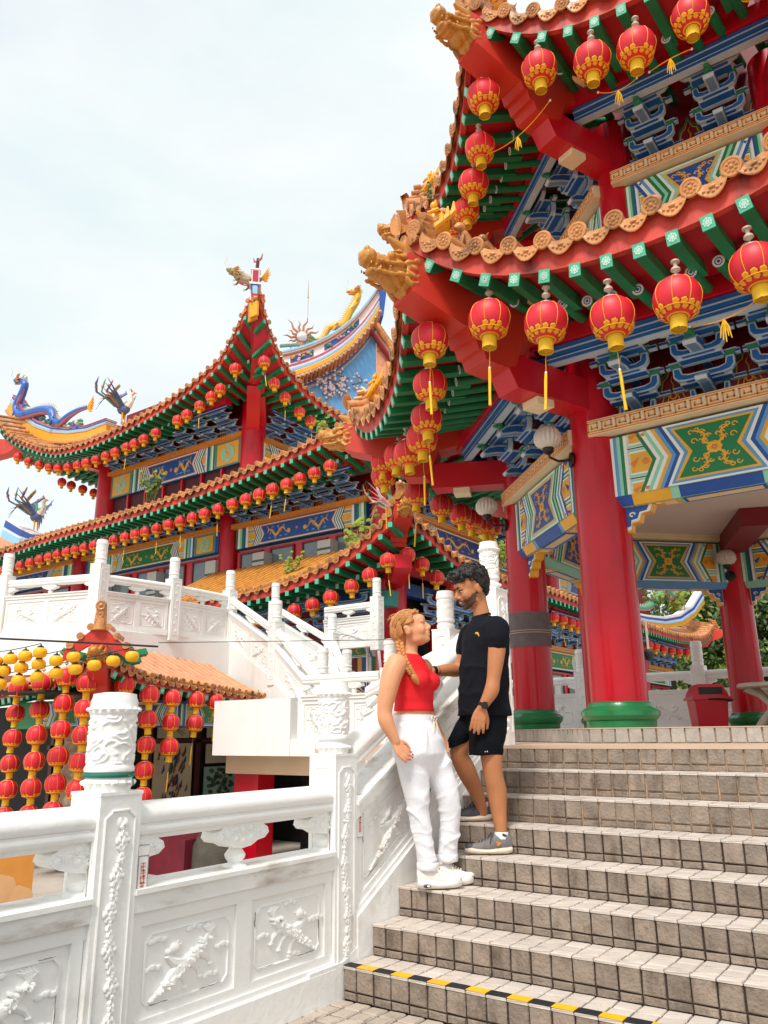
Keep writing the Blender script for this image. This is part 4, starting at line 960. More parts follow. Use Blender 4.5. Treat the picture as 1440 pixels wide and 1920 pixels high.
lrow(1, 1, [(1.40, 3.64, 7.55), (.92, 3.55, 7.34), (.435, 3.49, 7.28), (-.07, 3.44, 7.30), (-.50, 3.47, 7.38)], 'upper left eave of the pavilion')
# lamps, wrap
GLS = mat('ribbed lamp glass', '#cfc8bd', 0.15, 0.05, spec=0.6)
def wall_lamp(p, d, label):
    d = Vector((d[0], d[1], 0)).normalized(); t = thing('column_lamp', label, 'lamp', p); p = Vector(p)
    b = MB(); b.lathe([(.075, 0), (.075, .02), (.03, .03)], 18, BLACK, T(p) @ Vector(d).to_track_quat('Z', 'Y').to_matrix().to_4x4()); b.tube([p, p+d*.13+Vector((0, 0, -.01)), p+d*.21+Vector((0, 0, .03)), p+d*.22+Vector((0, 0, .10))], [.013]*4, 8, BLACK)
    q = p+d*.22; b.lathe([(.02, .06), (.05, .08), (.055, .125), (.06, .13)], 16, BLACK, T(q)); obj('lamp_arm', b, t)
    b = MB(); P = []
    for z, r in ((.12, .05), (.14, .095), (.19, .125), (.25, .125), (.30, .10), (.335, .06), (.345, .0)):
        P.append([(q.x+(r*(1+.05*math.cos(i*math.pi*.999)))*math.cos(2*math.pi*i/36), q.y+(r*(1+.05*math.cos(i*math.pi)))*math.sin(2*math.pi*i/36), q.z+z) for i in range(37)])
    b.grid(P, GLS); obj('glass_globe', b, t)
v0 = rad(ANG[0], PR)
wall_lamp((v0.x-.20, v0.y-.14, 3.80), (-.82, -.57), 'black bracket lamp with ribbed globe on the near red column')
v1 = rad(ANG[1], PR); wall_lamp((v1.x-.16, v1.y-.16, 3.72), (-.75, -.6), 'ribbed globe lamp on the left red column, among the lanterns')
v3 = rad(ANG[3], PR); wall_lamp((v3.x+.02, v3.y-.23, 3.45), (.1, -1), 'ribbed globe lamp high on the far right red column')
WRAP = mat('grey tar sheet', '#6a5f60', 0.75, 0.2, 10, bump=0.4, bscale=30, stain='#7a2534', sscale=3, samt=.3)
b = MB(); P = []
for j in range(5):
    P.append([(v1.x+(.236+.008*nz((i*.7, j, 3)))*math.cos(2*math.pi*i/48), v1.y+(.236+.008*nz((i*.7, j, 3)))*math.sin(2*math.pi*i/48), 2.26+.39*j/4+(.03*nz((i*.23, 1, 5)) if j == 0 else 0)) for i in range(49)])
b.grid(P, WRAP)
for z in (2.44, 2.415): b.lathe([(.245, z-.006), (.252, z), (.245, z+.006)], 32, KNOB, T((v1.x, v1.y, 0)), cap=False)
o = obj('column_wrap', b); tag(o, 'grey sheet strapped round the left red column beside the man', 'wrapping')
# ================================================================ upper terrace, its stairs and the lower landing
ZF = (.14, .66, .73, .88, 1.02)
GB = 'distant white balustrades'
def fpost(label, x, y, z0, rz=0.0, s=1.0):
    t = thing('terrace_post', label, 'balustrade post', (x, y, z0), rz); obj('carved_shaft', PM_FAR, t, Matrix.Scale(s, 4), world=False); return t
TZ = 2.95
A_, B_, C_, D_ = (-10.55, 3.85), (-8.69, 4.44), (-8.50, 5.85), (-8.57, 7.30)
E_, F_ = (-7.06, 7.05), (-5.50, 6.50)
fpost('white post at the far left end of the upper terrace balustrade', *A_, TZ, .3)
fpost('white corner post of the upper terrace above the kiosk roof ornament', *B_, TZ, .2, 1.06)
fpost('second white post right of the terrace corner, above the small kiosk', *C_, TZ)
fpost('white post at the head of the descending terrace stairs', *D_, TZ)
fpost('white post half way down the near rail of the terrace stairs', *E_, 2.17, -.2)
fpost('white post at the lower end of the near terrace stair rail', *F_, 1.16, -.3)
def off(p, q, r=.11):
    a = Vector(p); b2 = Vector(q); d = (b2-a).normalized(); return tuple(a+d*r), tuple(b2-d*r)
def bay(label, p, q, z0, slope=0.0, n=2, seed=1, nbr=1):
    a, b2 = off(p, q); balustrade('terrace_balustrade', label, a, b2, z0, slope, ZF, .13, n, False, seed, nbr, curb=False, m1=PLAS, rail_r=.07)
bay('white terrace balustrade bay at the left edge of the picture', (-12.6, 3.2), A_, TZ, 0, 2, 11)
bay('white terrace balustrade bay left of the corner post, carved with two beasts', A_, B_, TZ, 0, 2, 2)
bay('white terrace balustrade bay right of the corner post', B_, C_, TZ, 0, 2, 3)
bay('white terrace balustrade bay ending at the head of the stairs', C_, D_, TZ, 0, 2, 6)
LDE = (Vector(E_)-Vector(D_)).length; LEF = (Vector(F_)-Vector(E_)).length
bay('upper sloping bay of the near terrace stair rail', D_, E_, TZ-.05, -.52, 2, 8)
bay('lower sloping bay of the near terrace stair rail', E_, F_, 2.17-.05, -.62, 1, 12)
D2, G2, H2 = (-8.96, 9.0), (-7.37, 9.0), (-6.43, 8.3)
fpost('white post at the head of the far terrace stair rail', *D2, 3.0); fpost('white post half way down the far terrace stair rail', *G2, 2.18); fpost('white post at the foot of the far terrace stair rail', *H2, 1.34)
bay('upper sloping bay of the far terrace stair rail', D2, G2, 2.96, -.53, 2, 14); bay('lower sloping bay of the far terrace stair rail', G2, H2, 2.14, -.72, 1, 15)
bay('short white bay behind the stair head, in front of the red porch', (-8.4, 9.9), (-6.9, 9.9), 3.0, 0, 1, 16)
fpost('white post in front of the porch brackets', -6.9, 9.9, 3.0)
b = MB()   # terrace edge, stair flanks, lower landing
def wall(p, q, z0a, z1a, z0b, z1b, th, m):
    p = Vector(p); q = Vector(q); d = (q-p).normalized(); n = Vector((d.y, -d.x))*th/2
    v = []
    for s in (1, -1):
        for (pt, z) in ((p, z0a), (q, z0b), (q, z1b), (p, z1a)): v.append((pt.x+n.x*s, pt.y+n.y*s, z))
    b.add(v, [(0, 1, 2, 3), (7, 6, 5, 4), (0, 4, 5, 1), (1, 5, 6, 2), (2, 6, 7, 3), (3, 7, 4, 0)], m)
wall((-13.5, 2.9), (-8.58, 4.46), 2.32, TZ+.08, 2.32, TZ+.08, .20, PLAS); wall((-8.62, 4.40), (-8.50, 7.35), 2.32, TZ+.08, 2.2, TZ+.08, .20, PLAS)
wall((-8.55, 7.30), E_, 1.2, TZ+.12, 1.2, 2.29, .16, PLAS); wall(E_, F_, 1.2, 2.29, 1.2, 1.30, .16, PLAS)
wall(D2, G2, 1.0, 3.1, 1.0, 2.3, .16, PLAS); wall(G2, H2, 1.0, 2.3, 1.0, 1.45, .16, PLAS)
for i in range(10):
    f0 = i/10; a = Vector((-8.5, 7.5)).lerp(Vector((-5.4, 6.8)), f0); c = Vector((-8.9, 9.0)).lerp(Vector((-6.2, 8.4)), f0); a2 = Vector((-8.5, 7.5)).lerp(Vector((-5.4, 6.8)), f0+.1); c2 = Vector((-8.9, 9.0)).lerp(Vector((-6.2, 8.4)), f0+.1); z = 2.95-.18*(i+1)
    b.prism([(a.x, a.y), (a2.x, a2.y), (c2.x, c2.y), (c.x, c.y)], .9, z, PLAS)
obj('terrace', b, kind='structure')
lb = thing('lower_landing', 'plain white rendered landing block above the beige beam, left of the stairs', 'landing', (-5, 6, 1.0))
b = MB(); b.b2((-6.78, 5.42, 1.03), (-2.2, 7.4, 1.84 if False else 1.26), PLAS); b.b2((-6.78, 5.40, 1.03), (-5.18, 5.56, 1.845), PLAS); obj('white_parapet', b, lb)
b = MB(); b.b2((-6.70, 5.62, .76), (-2.2, 7.3, 1.029), BEIGE); obj('beige_beam', b, lb)
b = MB(); b.b2((-6.63, 5.75, -.55), (-6.12, 6.1, .759), RED); obj('red_column', b, lb)
b = MB(); b.b2((-6.0, 6.6, -.5), (-2.0, 6.7, .758), DARK); obj('dark_back_wall', b, lb)  # wall coloured near-black in place of the shade under the landing
bay('level white balustrade on the lower landing behind the woman', (-5.15, 5.55), (-3.55, 5.55), 1.14, 0, 3, 4, 2)
bay('level white balustrade bay continuing behind the red top', (-3.45, 5.55), (-2.1, 5.45), 1.14, 0, 2, 5, 1)
fpost('small white post beside the neck of the woman', -3.50, 5.55, 1.1, 0, .98)
fpost('slim white carved post between the faces of the couple', -1.31, 3.42, 8*H, 0, .98)
bay('white rail rising behind the man from the slim post', (-1.31, 3.42), (-.80, 3.38), 1.15, .38, 1, 9); bay('white rail falling left of the slim post', (-2.5, 3.6), (-1.31, 3.42), .80, .32, 1, 10)
# balustrade behind the pavilion
for i, (x, lab) in enumerate(((-2.6, 'white post behind the left red column'), (-.62, 'white post behind the red bin'), (1.36, 'white post behind the stone table'))):
    fpost(lab, x, 10.1, 8*H)
for i, (xa, xb, lab) in enumerate(((-4.6, -2.6, 'white balustrade bay left of the far platform, behind the left column'), (-2.6, -.62, 'white balustrade bay between the two front columns, open to trees'), (-.62, 1.36, 'white balustrade bay behind the bin and table'), (1.36, 3.3, 'white balustrade bay at the right edge behind the pavilion'))):
    bay(lab, (xa, 10.1), (xb, 10.1), 8*H+.02, 0, 2, 20+i, 0)
# ================================================================ small kiosk with hanging lanterns
kio = thing('kiosk', 'small red kiosk with terracotta barrel tiles and strings of lanterns below the terrace', 'kiosk', (-7.5, 4.5, -.5))
KX, KY = -7.05, 3.42
def kz(o): u = max(0, 1-o/1.0); return 1.84+.30*max(0, 1-o/3.4)+.25*u*u
FR = lambda o, dr, dz: (KX+dr-.10*(1-max(0, 1-o/1.15)**2)*1, KY+o, kz(o)+dz)
FLf = lambda o, dr, dz: (KX-2.6+o, KY-dr+.10*(1-max(0, 1-(2.6-o)/1.15)**2), kz(2.6-o)+dz)
for F, N, a0, a1 in ((FR, (lambda o: (1, 0)), 0.0, 3.4), (FLf, (lambda o: (0, -1)), -3.2, 2.6)):
    n = int((a1-a0)/.085); b = MB()
    os_ = np.linspace(a0, a1, 24); ins0 = (lambda o: max(.02, o)) if a0 == 0.0 else (lambda o: max(.02, 2.6-o)); ins = (lambda o: max(.02, o)) if a0 == 0.0 else (lambda o: max(.02, 2.6-o))
    eave_run(kio, F, N, a0, a1, fh=.10, tiles=True, tstep=.075, rstep=.17, inner=False, soffit=.45, slope=.25, sc=.62, hipd=ins0)
    st = (a1-a0)/n
    for i in range(n//2+1):   # barrels running up the slope
        o = a0+i*2*st; qm = min(1.75, ins(o)+.05); pts = [F(o, .03-q*qm, .15+q*qm*.36+.05*(q*qm)**2) for q in (0, .3, .6, 1.0)]
        bb = MB(); bb.tube(pts, .042, 8, TILEP); obj('barrel_tile', bb, kio)
    b.grid([[F(o, .0-q*min(1.75, ins(o)), .11+q*min(1.75, ins(o))*.36+.05*(q*min(1.75, ins(o)))**2) for o in os_] for q in (0, .3, .6, 1.0)], TILEP); obj('roof_slope', b, kio)
b = MB(); d = Vector((1, -1, 0)).normalized(); M = Matrix((Vector((-d.y, d.x, 0)), -d, Vector((0, 0, 1)))).transposed().to_4x4(); M.translation = Vector((KX+.06, KY-.06, 2.22))
b.prism([(0, -.02), (.02, .50), (.6, .40), (2.2, .62), (2.2, .1), (.7, -.35), (.35, -.38), (.30, -.2)], -.12, .12, HIPR, M, axis='x'); obj('hip_beam', b, kio)
obj('dragon_head', DRG, kio, M @ T((0, -.06, .20)) @ SC(.75, .7, .75)); 
b = MB()
for s in (-1, 1): b.prism([(0, .32), (s*.10, .28), (s*.46, -.02), (s*.46, -.16), (s*.14, .05), (0, .12)] if s > 0 else [(0, .12), (s*.14, .05), (s*.46, -.16), (s*.46, -.02), (s*.10, .28), (0, .32)], .02, .1, HIPR, M @ T((0, 0, .28)), axis='y')
obj('gable_piece', b, kio)
b = MB()
for z, r in ((.66, .075), (.78, .055), (.90, .075)): b.lathe([(r, -.06), (r*1.05, 0), (r*.8, .03), (r*.5, .02), (0, .045)], 14, TILE, M @ T((0, -.02, z)) @ RX(math.pi/2))
b.tube([(0, .02, .55), (0, .03, .70), (0, .05, .92)], [.10, .085, .07], 10, TILE, M); obj('ridge_knob', b, kio)
for s in (-1, 1):
    for i in range(3): obj('end_tile', ENDT, kio, M @ T((s*(.12+.13*i), .0, .60-.13*i)) @ RY(s*.7) @ SC(.8, .4, .8))
b = MB(); b.b2((-9.6, KY+.35, 1.45), (KX-.35, KY+.42, 1.86), PGRN); painted(b, T((-9.0, KY+.349, 1.48)), 1.55, .34, BG0, .36, PBLU, simple=True)
b.b2((KX-.42, KY+.36, 1.45), (KX-.35, 6.6, 1.86), PBLU); A = T((KX-.349, KY+.4, 1.48)) @ RZ(math.pi/2); painted(b, A, 1.4, .34, BG1, .36, PGRN, simple=True); painted(b, A @ T((1.42, 0, 0)), 1.4, .34, BG0, .36, PBLU, simple=True); obj('painted_lintel', b, kio)
LACQ = mat('lacquer brown', '#4a1716', .4, .1)
b = MB(); b.b2((-8.78, 4.6, -.55), (-8.68, 9, 2.2), DARK); b.b2((-13, 5.3, -.55), (-8.68, 5.4, 1.9), DARK); b.b2((-8.7, 8.2, -.55), (-6.2, 8.3, 1.75), DARK); b.b2((-8.7, 3.0, 1.93), (-7.6, 8.2, 1.96), DARK); b.b2((-13, 3.4, 2.0), (-8.7, 5.3, 2.03), DARK)  # room shade is put into the near-black wall colour
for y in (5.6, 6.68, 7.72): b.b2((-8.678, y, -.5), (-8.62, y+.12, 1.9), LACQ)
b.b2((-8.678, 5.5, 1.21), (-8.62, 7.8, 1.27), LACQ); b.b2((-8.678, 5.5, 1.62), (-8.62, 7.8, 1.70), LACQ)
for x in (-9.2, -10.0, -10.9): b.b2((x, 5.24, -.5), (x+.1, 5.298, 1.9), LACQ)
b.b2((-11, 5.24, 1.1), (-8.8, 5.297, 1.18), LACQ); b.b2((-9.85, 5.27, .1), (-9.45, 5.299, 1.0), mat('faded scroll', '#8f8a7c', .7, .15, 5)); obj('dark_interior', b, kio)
# painted scrolls inside
PARC = mat('aged painting', '#cdbd9c', .6, .12, 3); INKS = [mat('paint ochre', '#8a5a26', .6, .2, 12), mat('paint indigo', '#2c3a66', .6, .2, 12), mat('paint oxblood', '#6e221c', .6, .2, 12), mat('paint moss', '#4a5a32', .6, .2, 12), mat('ink grey', '#5b564e', .6, .2)]
TQ = mat('turquoise ground', '#8fb0a4', .6, .12, 3)
def painting(x, y0, y1, z0, z1, kind, label):
    t = thing('wall_painting', label, 'painting', (x, (y0+y1)/2, z0)); b = MB(); rr = random.Random(int(y0*77+kind))
    b.b2((x-.02, y0, z0), (x, y1, z1), TQ if kind == 2 else PARC); w = y1-y0; h = z1-z0
    if kind == 1:     # robed warrior figures
        for i in range(70):
            u = rr.gauss(.5, .17); v = rr.uniform(.04, .85); u = min(.92, max(.08, u)); m = rr.choice(INKS)
            a = rr.uniform(-1.2, 1.2); L = rr.uniform(.05, .16)
            b.tube([(x+.001+.0002*i, y0+u*w, z0+v*h), (x+.002+.0002*i, y0+(u+math.cos(a)*L*.4)*w, z0+(v+L*.4)*h), (x+.001+.0002*i, y0+(u+math.cos(a)*L*.3+.02)*w, z0+(v+L)*h)], [.012, .026, .006], 5, m, flat=.08, up=(1, 0, 0), cap=False)
        b.ell((x, y0+.42*w, z0+.84*h), (.006, .05, .06), INKS[0], None, 8, 6)
    elif kind == 2:   # pine tree
        b.tube([(x+.002, y0+.45*w, z0), (x+.002, y0+.55*w, z0+.35*h), (x+.002, y0+.48*w, z0+.6*h), (x+.002, y0+.66*w, z0+.85*h)], [.04, .032, .026, .01], 6, INKS[4], flat=.1, up=(1, 0, 0))
        for i in range(40): b.ell((x, y0+rr.uniform(.12, .9)*w, z0+rr.uniform(.5, .95)*h), (.005, .06, .035), INKS[3] if i % 3 else mat('pine ink', '#27453a', .6, .2), None, 7, 4)
    else:
        for i in range(9): b.tube([(x+.002, y0+rr.uniform(.1, .9)*w, z0+rr.uniform(.1, .8)*h), (x+.002, y0+rr.uniform(.1, .9)*w, z0+rr.uniform(.2, .9)*h)], .006, 4, INKS[4], flat=.2, up=(1, 0, 0))
    obj('sheet', b, t); return t
painting(-8.60, 5.76, 6.60, .02, 1.20, 1, 'tall painting of robed warriors hung in the dark room')
painting(-8.60, 5.80, 6.50, 1.29, 1.60, 0, 'pale ink painting above the warriors')
painting(-8.60, 6.92, 7.62, 1.29, 1.58, 0, 'small pale painting high beside the white landing block')
painting(-8.60, 6.90, 7.68, -.2, .78, 2, 'turquoise painting of a pine tree beside the red column')
painting(-8.60, 6.92, 7.62, .84, 1.18, 0, 'narrow pale painting over the pine tree')
STON = mat('carved grey stone', '#b9a894', .8, .12, 4, bump=.2)
pil = thing('carved_pillar', 'grey stone pillar carved with a coiling dragon, behind the lantern strings', 'pillar', (-8.22, 4.12, -.5))
b = MB(); relief_cylinder(b, .25, 2.3, -.5, STON, 90, 90, .05, 4.2, 3.6); b.lathe([(.34, 1.75), (.36, 1.85), (.32, 1.95)], 24, STON)
pm = b; q = MB(); q.add(pm.v, pm.f, STON, T((-8.22, 4.12, 0))); obj('shaft', q, pil)
b = MB(); rr = random.Random(2)   # altar table with a dark red cloth, stone drum
b.b2((-7.5, 4.5, -.55), (-6.25, 5.3, -.06), mat('maroon cloth', '#6a0d22', .7, .2, 5, bump=.3)); o = obj('altar_table', b); tag(o, 'altar table covered with a dark red cloth seen through the balustrade', 'table')
b = MB(); b.lathe([(.30, -.5), (.34, -.2), (.33, .2), (.25, .35), (0, .4)], 24, mat('dark carved stone', '#4c463e', .8, .3, 8, bump=.5), T((-6.05, 4.9, -.35))); o = obj('stone_drum', b); tag(o, 'dark carved stone drum beside the red column', 'stone drum')
b = MB(); b.b2((-4.7, .3, -.54), (-4.65, 1.28, .34), mat('orange poster', '#f0a24a', .6, .06));
for i in range(14): b.ell((-4.648, .42+.06*i, rr.uniform(-.4, .25)), (.002, .10, .12), mat('poster petals', '#f2bd86', .6, .05), None, 8, 5)
o = obj('orange_poster', b); tag(o, 'orange poster with pale blossoms behind the lower left balustrade', 'poster')
# lantern strings under the kiosk eaves
def string(x, y, ztop, n, where, stream=False, sc=.86, dz=.36):
    for i in range(n):
        lantern((x, y, ztop-dz*i), '%s lantern down the string %s' % (ORD[i], where), 'strings of lanterns under the kiosk', streamer=stream and i == n-1, hanger=i == 0, sc=sc)
KS = [(-7.13, 4.42, 1.92, 5, 'right of the near post drum', False), (-7.13, 4.85, 1.88, 3, 'third from the right end of the kiosk eave', True), (-7.13, 5.33, 1.87, 2, 'second from the right end of the kiosk eave', True), (-7.13, 5.74, 1.85, 1, 'at the right end of the kiosk eave', True), (-7.2, 4.02, 2.05, 1, 'beside the kiosk hip beam', False), (-7.3, 3.45, 2.06, 5, 'left of the near post drum, under the hip beam', False),
      (-7.62, 3.32, 2.14, 6, 'third from the left edge of the picture', False), (-8.17, 3.30, 2.07, 6, 'second from the left edge of the picture', False), (-8.80, 3.30, 2.03, 6, 'nearest the left edge of the picture', False)]
for a in KS: string(*a)
# yellow lanterns on overhead cables
YLN = mat('yellow lantern', '#f7b410', .5, .05, 4)
b = MB(); b.lathe([(0, -.078), (.05, -.075), (.08, -.055), (.093, -.02), (.093, .02), (.08, .055), (.05, .075), (0, .078)], 20, YLN); YLB = b.mesh('yellow_shade', 60)
b = MB(); b.lathe([(.045, .075), (.045, .095), (.02, .10), (.006, .13)], 12, BLACK); YLC = b.mesh('cap', 40)
b = MB(); b.tube([(0, 0, -.085), (0, 0, -.13)], .002, 4, RED); b.tube([(0, 0, -.13), (.002, 0, -.22)], [.007, .012], 6, mat('red tassel', '#c8102a', .6, .1)); YLT = b.mesh('tassel', 40)
CAB = mat('cable black', '#17171a', .6, .1)
def cable(pts, r, label):
    b = MB(); b.tube(pts, r, 5, CAB); o = obj('cable', b); tag(o, label, 'cable'); return o
def yrow(p, q, n, where, sag):
    P = []
    for i in range(n):
        u = i/(n-1); v = Vector(p).lerp(Vector(q), u); v.z -= sag*4*u*(1-u); P.append(v)
        o = thing('yellow_lantern', '%s yellow lantern from the right on the %s' % (ORD[n-1-i], where), 'lantern', v-Vector((0, 0, .12)), random.uniform(0, 6), 'yellow lanterns on the cables'); o.matrix_basis = o.matrix_basis @ RX(random.uniform(-.1, .1)) @ SC(.95, .95, .88)
        obj('shade', YLB, o, world=False); obj('cap', YLC, o, world=False); obj('tassel', YLT, o, world=False)
    cable(P, .006, 'black cable carrying the %s of yellow lanterns' % where)
yrow((-7.95, 2.03, 2.06), (-6.063, 3.256, 2.46), 10, 'lower row', .03)
yrow((-7.70, 2.20, 2.26), (-6.699, 2.81, 2.46), 6, 'middle row', .01)
yrow((-7.60, 2.25, 2.42), (-7.051, 2.538, 2.52), 4, 'upper row', .01)
cable([(-9.5, .6, 2.60), (-7.265, 2.097, 2.56), (-6.4, 2.7, 2.50), (-5.6, 3.3, 2.44)], .014, 'thick black cable above the yellow lanterns')
cable([(-5.6, 3.3, 2.49), (-2.98, 5.16, 2.50), (-1.5, 6.2, 2.5)], .005, 'thin cable running level behind the woman')
# ================================================================ the temple hall
TILY = mat('yellow glazed tile', '#c9893f', .35, .2, 6, bump=.2, stain='#5a3a18', sscale=4, samt=.35)
BRL = bracket_mesh('bracket_cluster_far', False, 1.0, .78, .85)
hall = thing('temple_hall', 'large many eaved red temple hall with blue brackets behind the terrace', 'temple', (-14, 16, -.5))
def plane_run(ax, fixed, sgn, ctrl, flare=()):
    """eave running along axis ax ('x' or 'y'); ctrl: list of (coordinate, z of fascia bottom); flare: (coordinate, push out)"""
    xs = [c[0] for c in ctrl]; zs = [c[1] for c in ctrl]
    if xs[0] > xs[-1]: xs, zs = xs[::-1], zs[::-1]
    # smooth spline through the control heights
    X = np.array(xs); Z = np.array(zs); mt = np.gradient(Z, X)
    def zf(o):
        o = min(max(o, X[0]), X[-1]); i = min(len(X)-2, max(0, int(np.searchsorted(X, o)-1))); h = X[i+1]-X[i]; t = (o-X[i])/h
        return float((2*t**3-3*t*t+1)*Z[i]+(t**3-2*t*t+t)*h*mt[i]+(-2*t**3+3*t*t)*Z[i+1]+(t**3-t*t)*h*mt[i+1])
    zmin = min(zs); fx = [f[0] for f in flare]; fy = [f[1] for f in flare]
    def F(o, dr, dz):
        k = max(0, min(1, 1+dr/2.4)); z = zmin+(zf(o)-zmin)*k+dz; out = fixed+sgn*(dr+(interp(o, fx, fy) if flare else 0))
        return (o, out, z) if ax == 'x' else (out, o, z)
    return F, ((lambda o: (0, sgn)) if ax == 'x' else (lambda o: (sgn, 0)))
def hall_eave(run, o0, o1, lants, name, grp, hipd=None, tiles=True, lstep=None, strs=(), roof=None, tstep=.15, sc=1.0, ldz=-.42, ldr=-.25, fh=.20, soffit=1.25, rev=True, ks=1.0, stuff=True):
    F, N = run
    eave_run(hall, F, N, o0, o1, fh=fh, tstep=tstep, rstep=.30, inner=True, tiles=tiles, rafters=False, soffit=soffit, slope=.12, sc=sc, roof=roof, hipd=hipd)
    b = MB(); k = int((o1-o0)/.30)          # too small to pick apart: one row of rafters
    nx = N(0)
    for i in range(k+1):
        o = o0+i*(o1-o0)/k; hh = hipd(o) if hipd else 9
        if hh < .12: continue
        p = Vector(F(o, 0, 0)); q = Vector(F(o, -min(.8, hh), min(.8, hh)*.13)); t = Vector((-nx[1], nx[0], 0)); A = .05
        def bar(p, q, a, m, m2):
            v = []
            for e in (p, q):
                for (s, z) in ((-a, -.11), (a, -.11), (a, 0), (-a, 0)): v.append(e+t*s+Vector((0, 0, z)))
            b.add(v, [(0, 3, 7, 4), (1, 5, 6, 2), (0, 4, 5, 1), (2, 6, 7, 3)], m); b.add([x+Vector((nx[0], nx[1], 0))*.006 for x in v[:4]], [(0, 1, 2, 3)], m2)
        bar(p, q, .055, GRN, CAPG)
        if hh > .75: bar(Vector(F(o+.1, -.6, .03)), Vector(F(o+.1, -min(1.3, hh), .15)), .05, GRN, CAPW)
    obj('eave_rafters', b, hall, kind='stuff')
    for i, o in enumerate(lants):
        lantern(F(o, ldr, ldz), '%s red lantern from the right %s' % (ORD[i], name), grp, streamer=i in strs, hanger=False, sc=1.04)
def hall_bay(x0, x1, y, zf, hf, kind, ground, ax='x', nb=4, zb=None, windows=None):
    """painted frieze between two columns with cornice, brackets above; ax 'y' for the flank facing +x"""
    L = x1-x0; M = T((x0, y, zf)) if ax == 'x' else T((y, x0, zf)) @ RZ(math.pi/2)
    b = MB(); b.b2((0, .01, 0), (L, .25, hf), PBLU, M)
    if kind == 3:      # square dragon medallions at both ends
        w = hf*1.15
        for xa in (.25, L-.25-w):
            poly(b, [(xa-.12, 0), (xa+w+.12, 0), (xa+w+.12, hf), (xa-.12, hf)], -.002, TEALD, M); poly(b, [(xa, .06), (xa+w, .06), (xa+w, hf-.06), (xa, hf-.06)], -.005, PYEL, M)
            b.lathe([(hf*.34, .0), (hf*.36, .008), (hf*.30, .010), (0, .008)], 16, MINT, M @ T((xa+w/2, -.006, hf/2)) @ RX(math.pi/2)); scroll(b, M, xa+w/2, hf/2, hf*.36, .9, -.018, GOLD, 7)
        painted(b, M @ T((.25+w+.12, 0, 0)), L-2*(.37+w), hf, [PBLU, PWHT, PGRN, PWHT, TEALD, PWHT, PBLU, PWHT, PYEL, ground], .56, ground, scr=2, simple=True)
    else:
        painted(b, M, L, hf, [PBLU, PWHT, PGRN, PWHT, TEALD, PWHT, PBLU, PWHT, PYEL, ground], .56, ground, scr=2, simple=True)
    obj('painted_frieze', b, hall)
    b = MB(); fret(b, M @ T((-.1, -.14, hf)), L+.2, .14, .35, ORAN, OCHR, .3, simple=L > 8); obj('fret_cornice', b, hall)
    zb = zb or 1.0
    b = MB(); b.b2((-.2, .10, hf+.14), (L+.2, .2, hf+zb+.2), DRED, M); b.b2((-.2, -.98, hf+zb-.02), (L+.2, -.90, hf+zb+.06), DBLUE, M); b.b2((-.2, -.985, hf+zb+.005), (L+.2, -.9, hf+zb+.022), LBLUE, M); b.b2((-.2, -1.05, hf+zb+.08), (L+.2, -.80, hf+zb+.30), RED, M); obj('bracket_board', b, hall)
    for i in range(nb):
        xx = L*(i+.5)/nb; obj('bracket', BRL, hall, M @ T((xx, 0, hf+.15)) @ SC(L/nb/1.0*.98, 1.25, max(.40, zb-.02)/.80))
    for i in range(nb+1):
        b = MB(); flame_board(b, M @ T((L*i/nb, .02, hf+.15)), .6, .5); obj('flame_panel', b, hall)
    if windows:
        z0, z1, n = windows; b = MB(); b.b2((0, .08, z0-zf), (L, .2, z1-zf), RED, M); obj('window_wall', b, hall)
        for i in range(n):
            xa = L*(i+.12)/n; xb = L*(i+.88)/n; f = MB()
            for lo, hi in (((xa, .03, z0-zf+.10), (xa+.05, .10, z1-zf-.10)), ((xb-.05, .03, z0-zf+.10), (xb, .10, z1-zf-.10)), ((xa, .03, z0-zf+.06), (xb, .10, z0-zf+.11)), ((xa, .03, z1-zf-.11), (xb, .10, z1-zf-.06))): f.b2(lo, hi, DRED, M)
            w = obj('window', f, hall); p = MB(); p.b2((xa+.04, .065, z0-zf+.1), (xb-.04, .075, z1-zf-.1), GLSW, M); obj('pane', p, w)
            if i % 2 == 0:
                a = MB(); xc = xb+L*.12/n; a.b2((xc-.22, -.28, z0-zf+.18), (xc+.22, .05, z1-zf-.22), ACG, M)
                for q in range(3): a.b2((xc-.23, -.29, z0-zf+.24+.16*q), (xc+.23, -.275, z0-zf+.30+.16*q), mat('vent dark', '#4e5250', .6, .1), M)
                obj('air_conditioner', a, w)
GLSW = mat('window glass grey', '#6f7d84', 0.12, 0.1, spec=.6); ACG = mat('unit grey', '#b9bab4', .6, .06)
def hcol(x, y, r, z0, z1):
    b = MB(); b.lathe([(r, z0), (r, z1)], 24, COLR, T((x, y, 0)), cap=False); obj('column', b, hall)
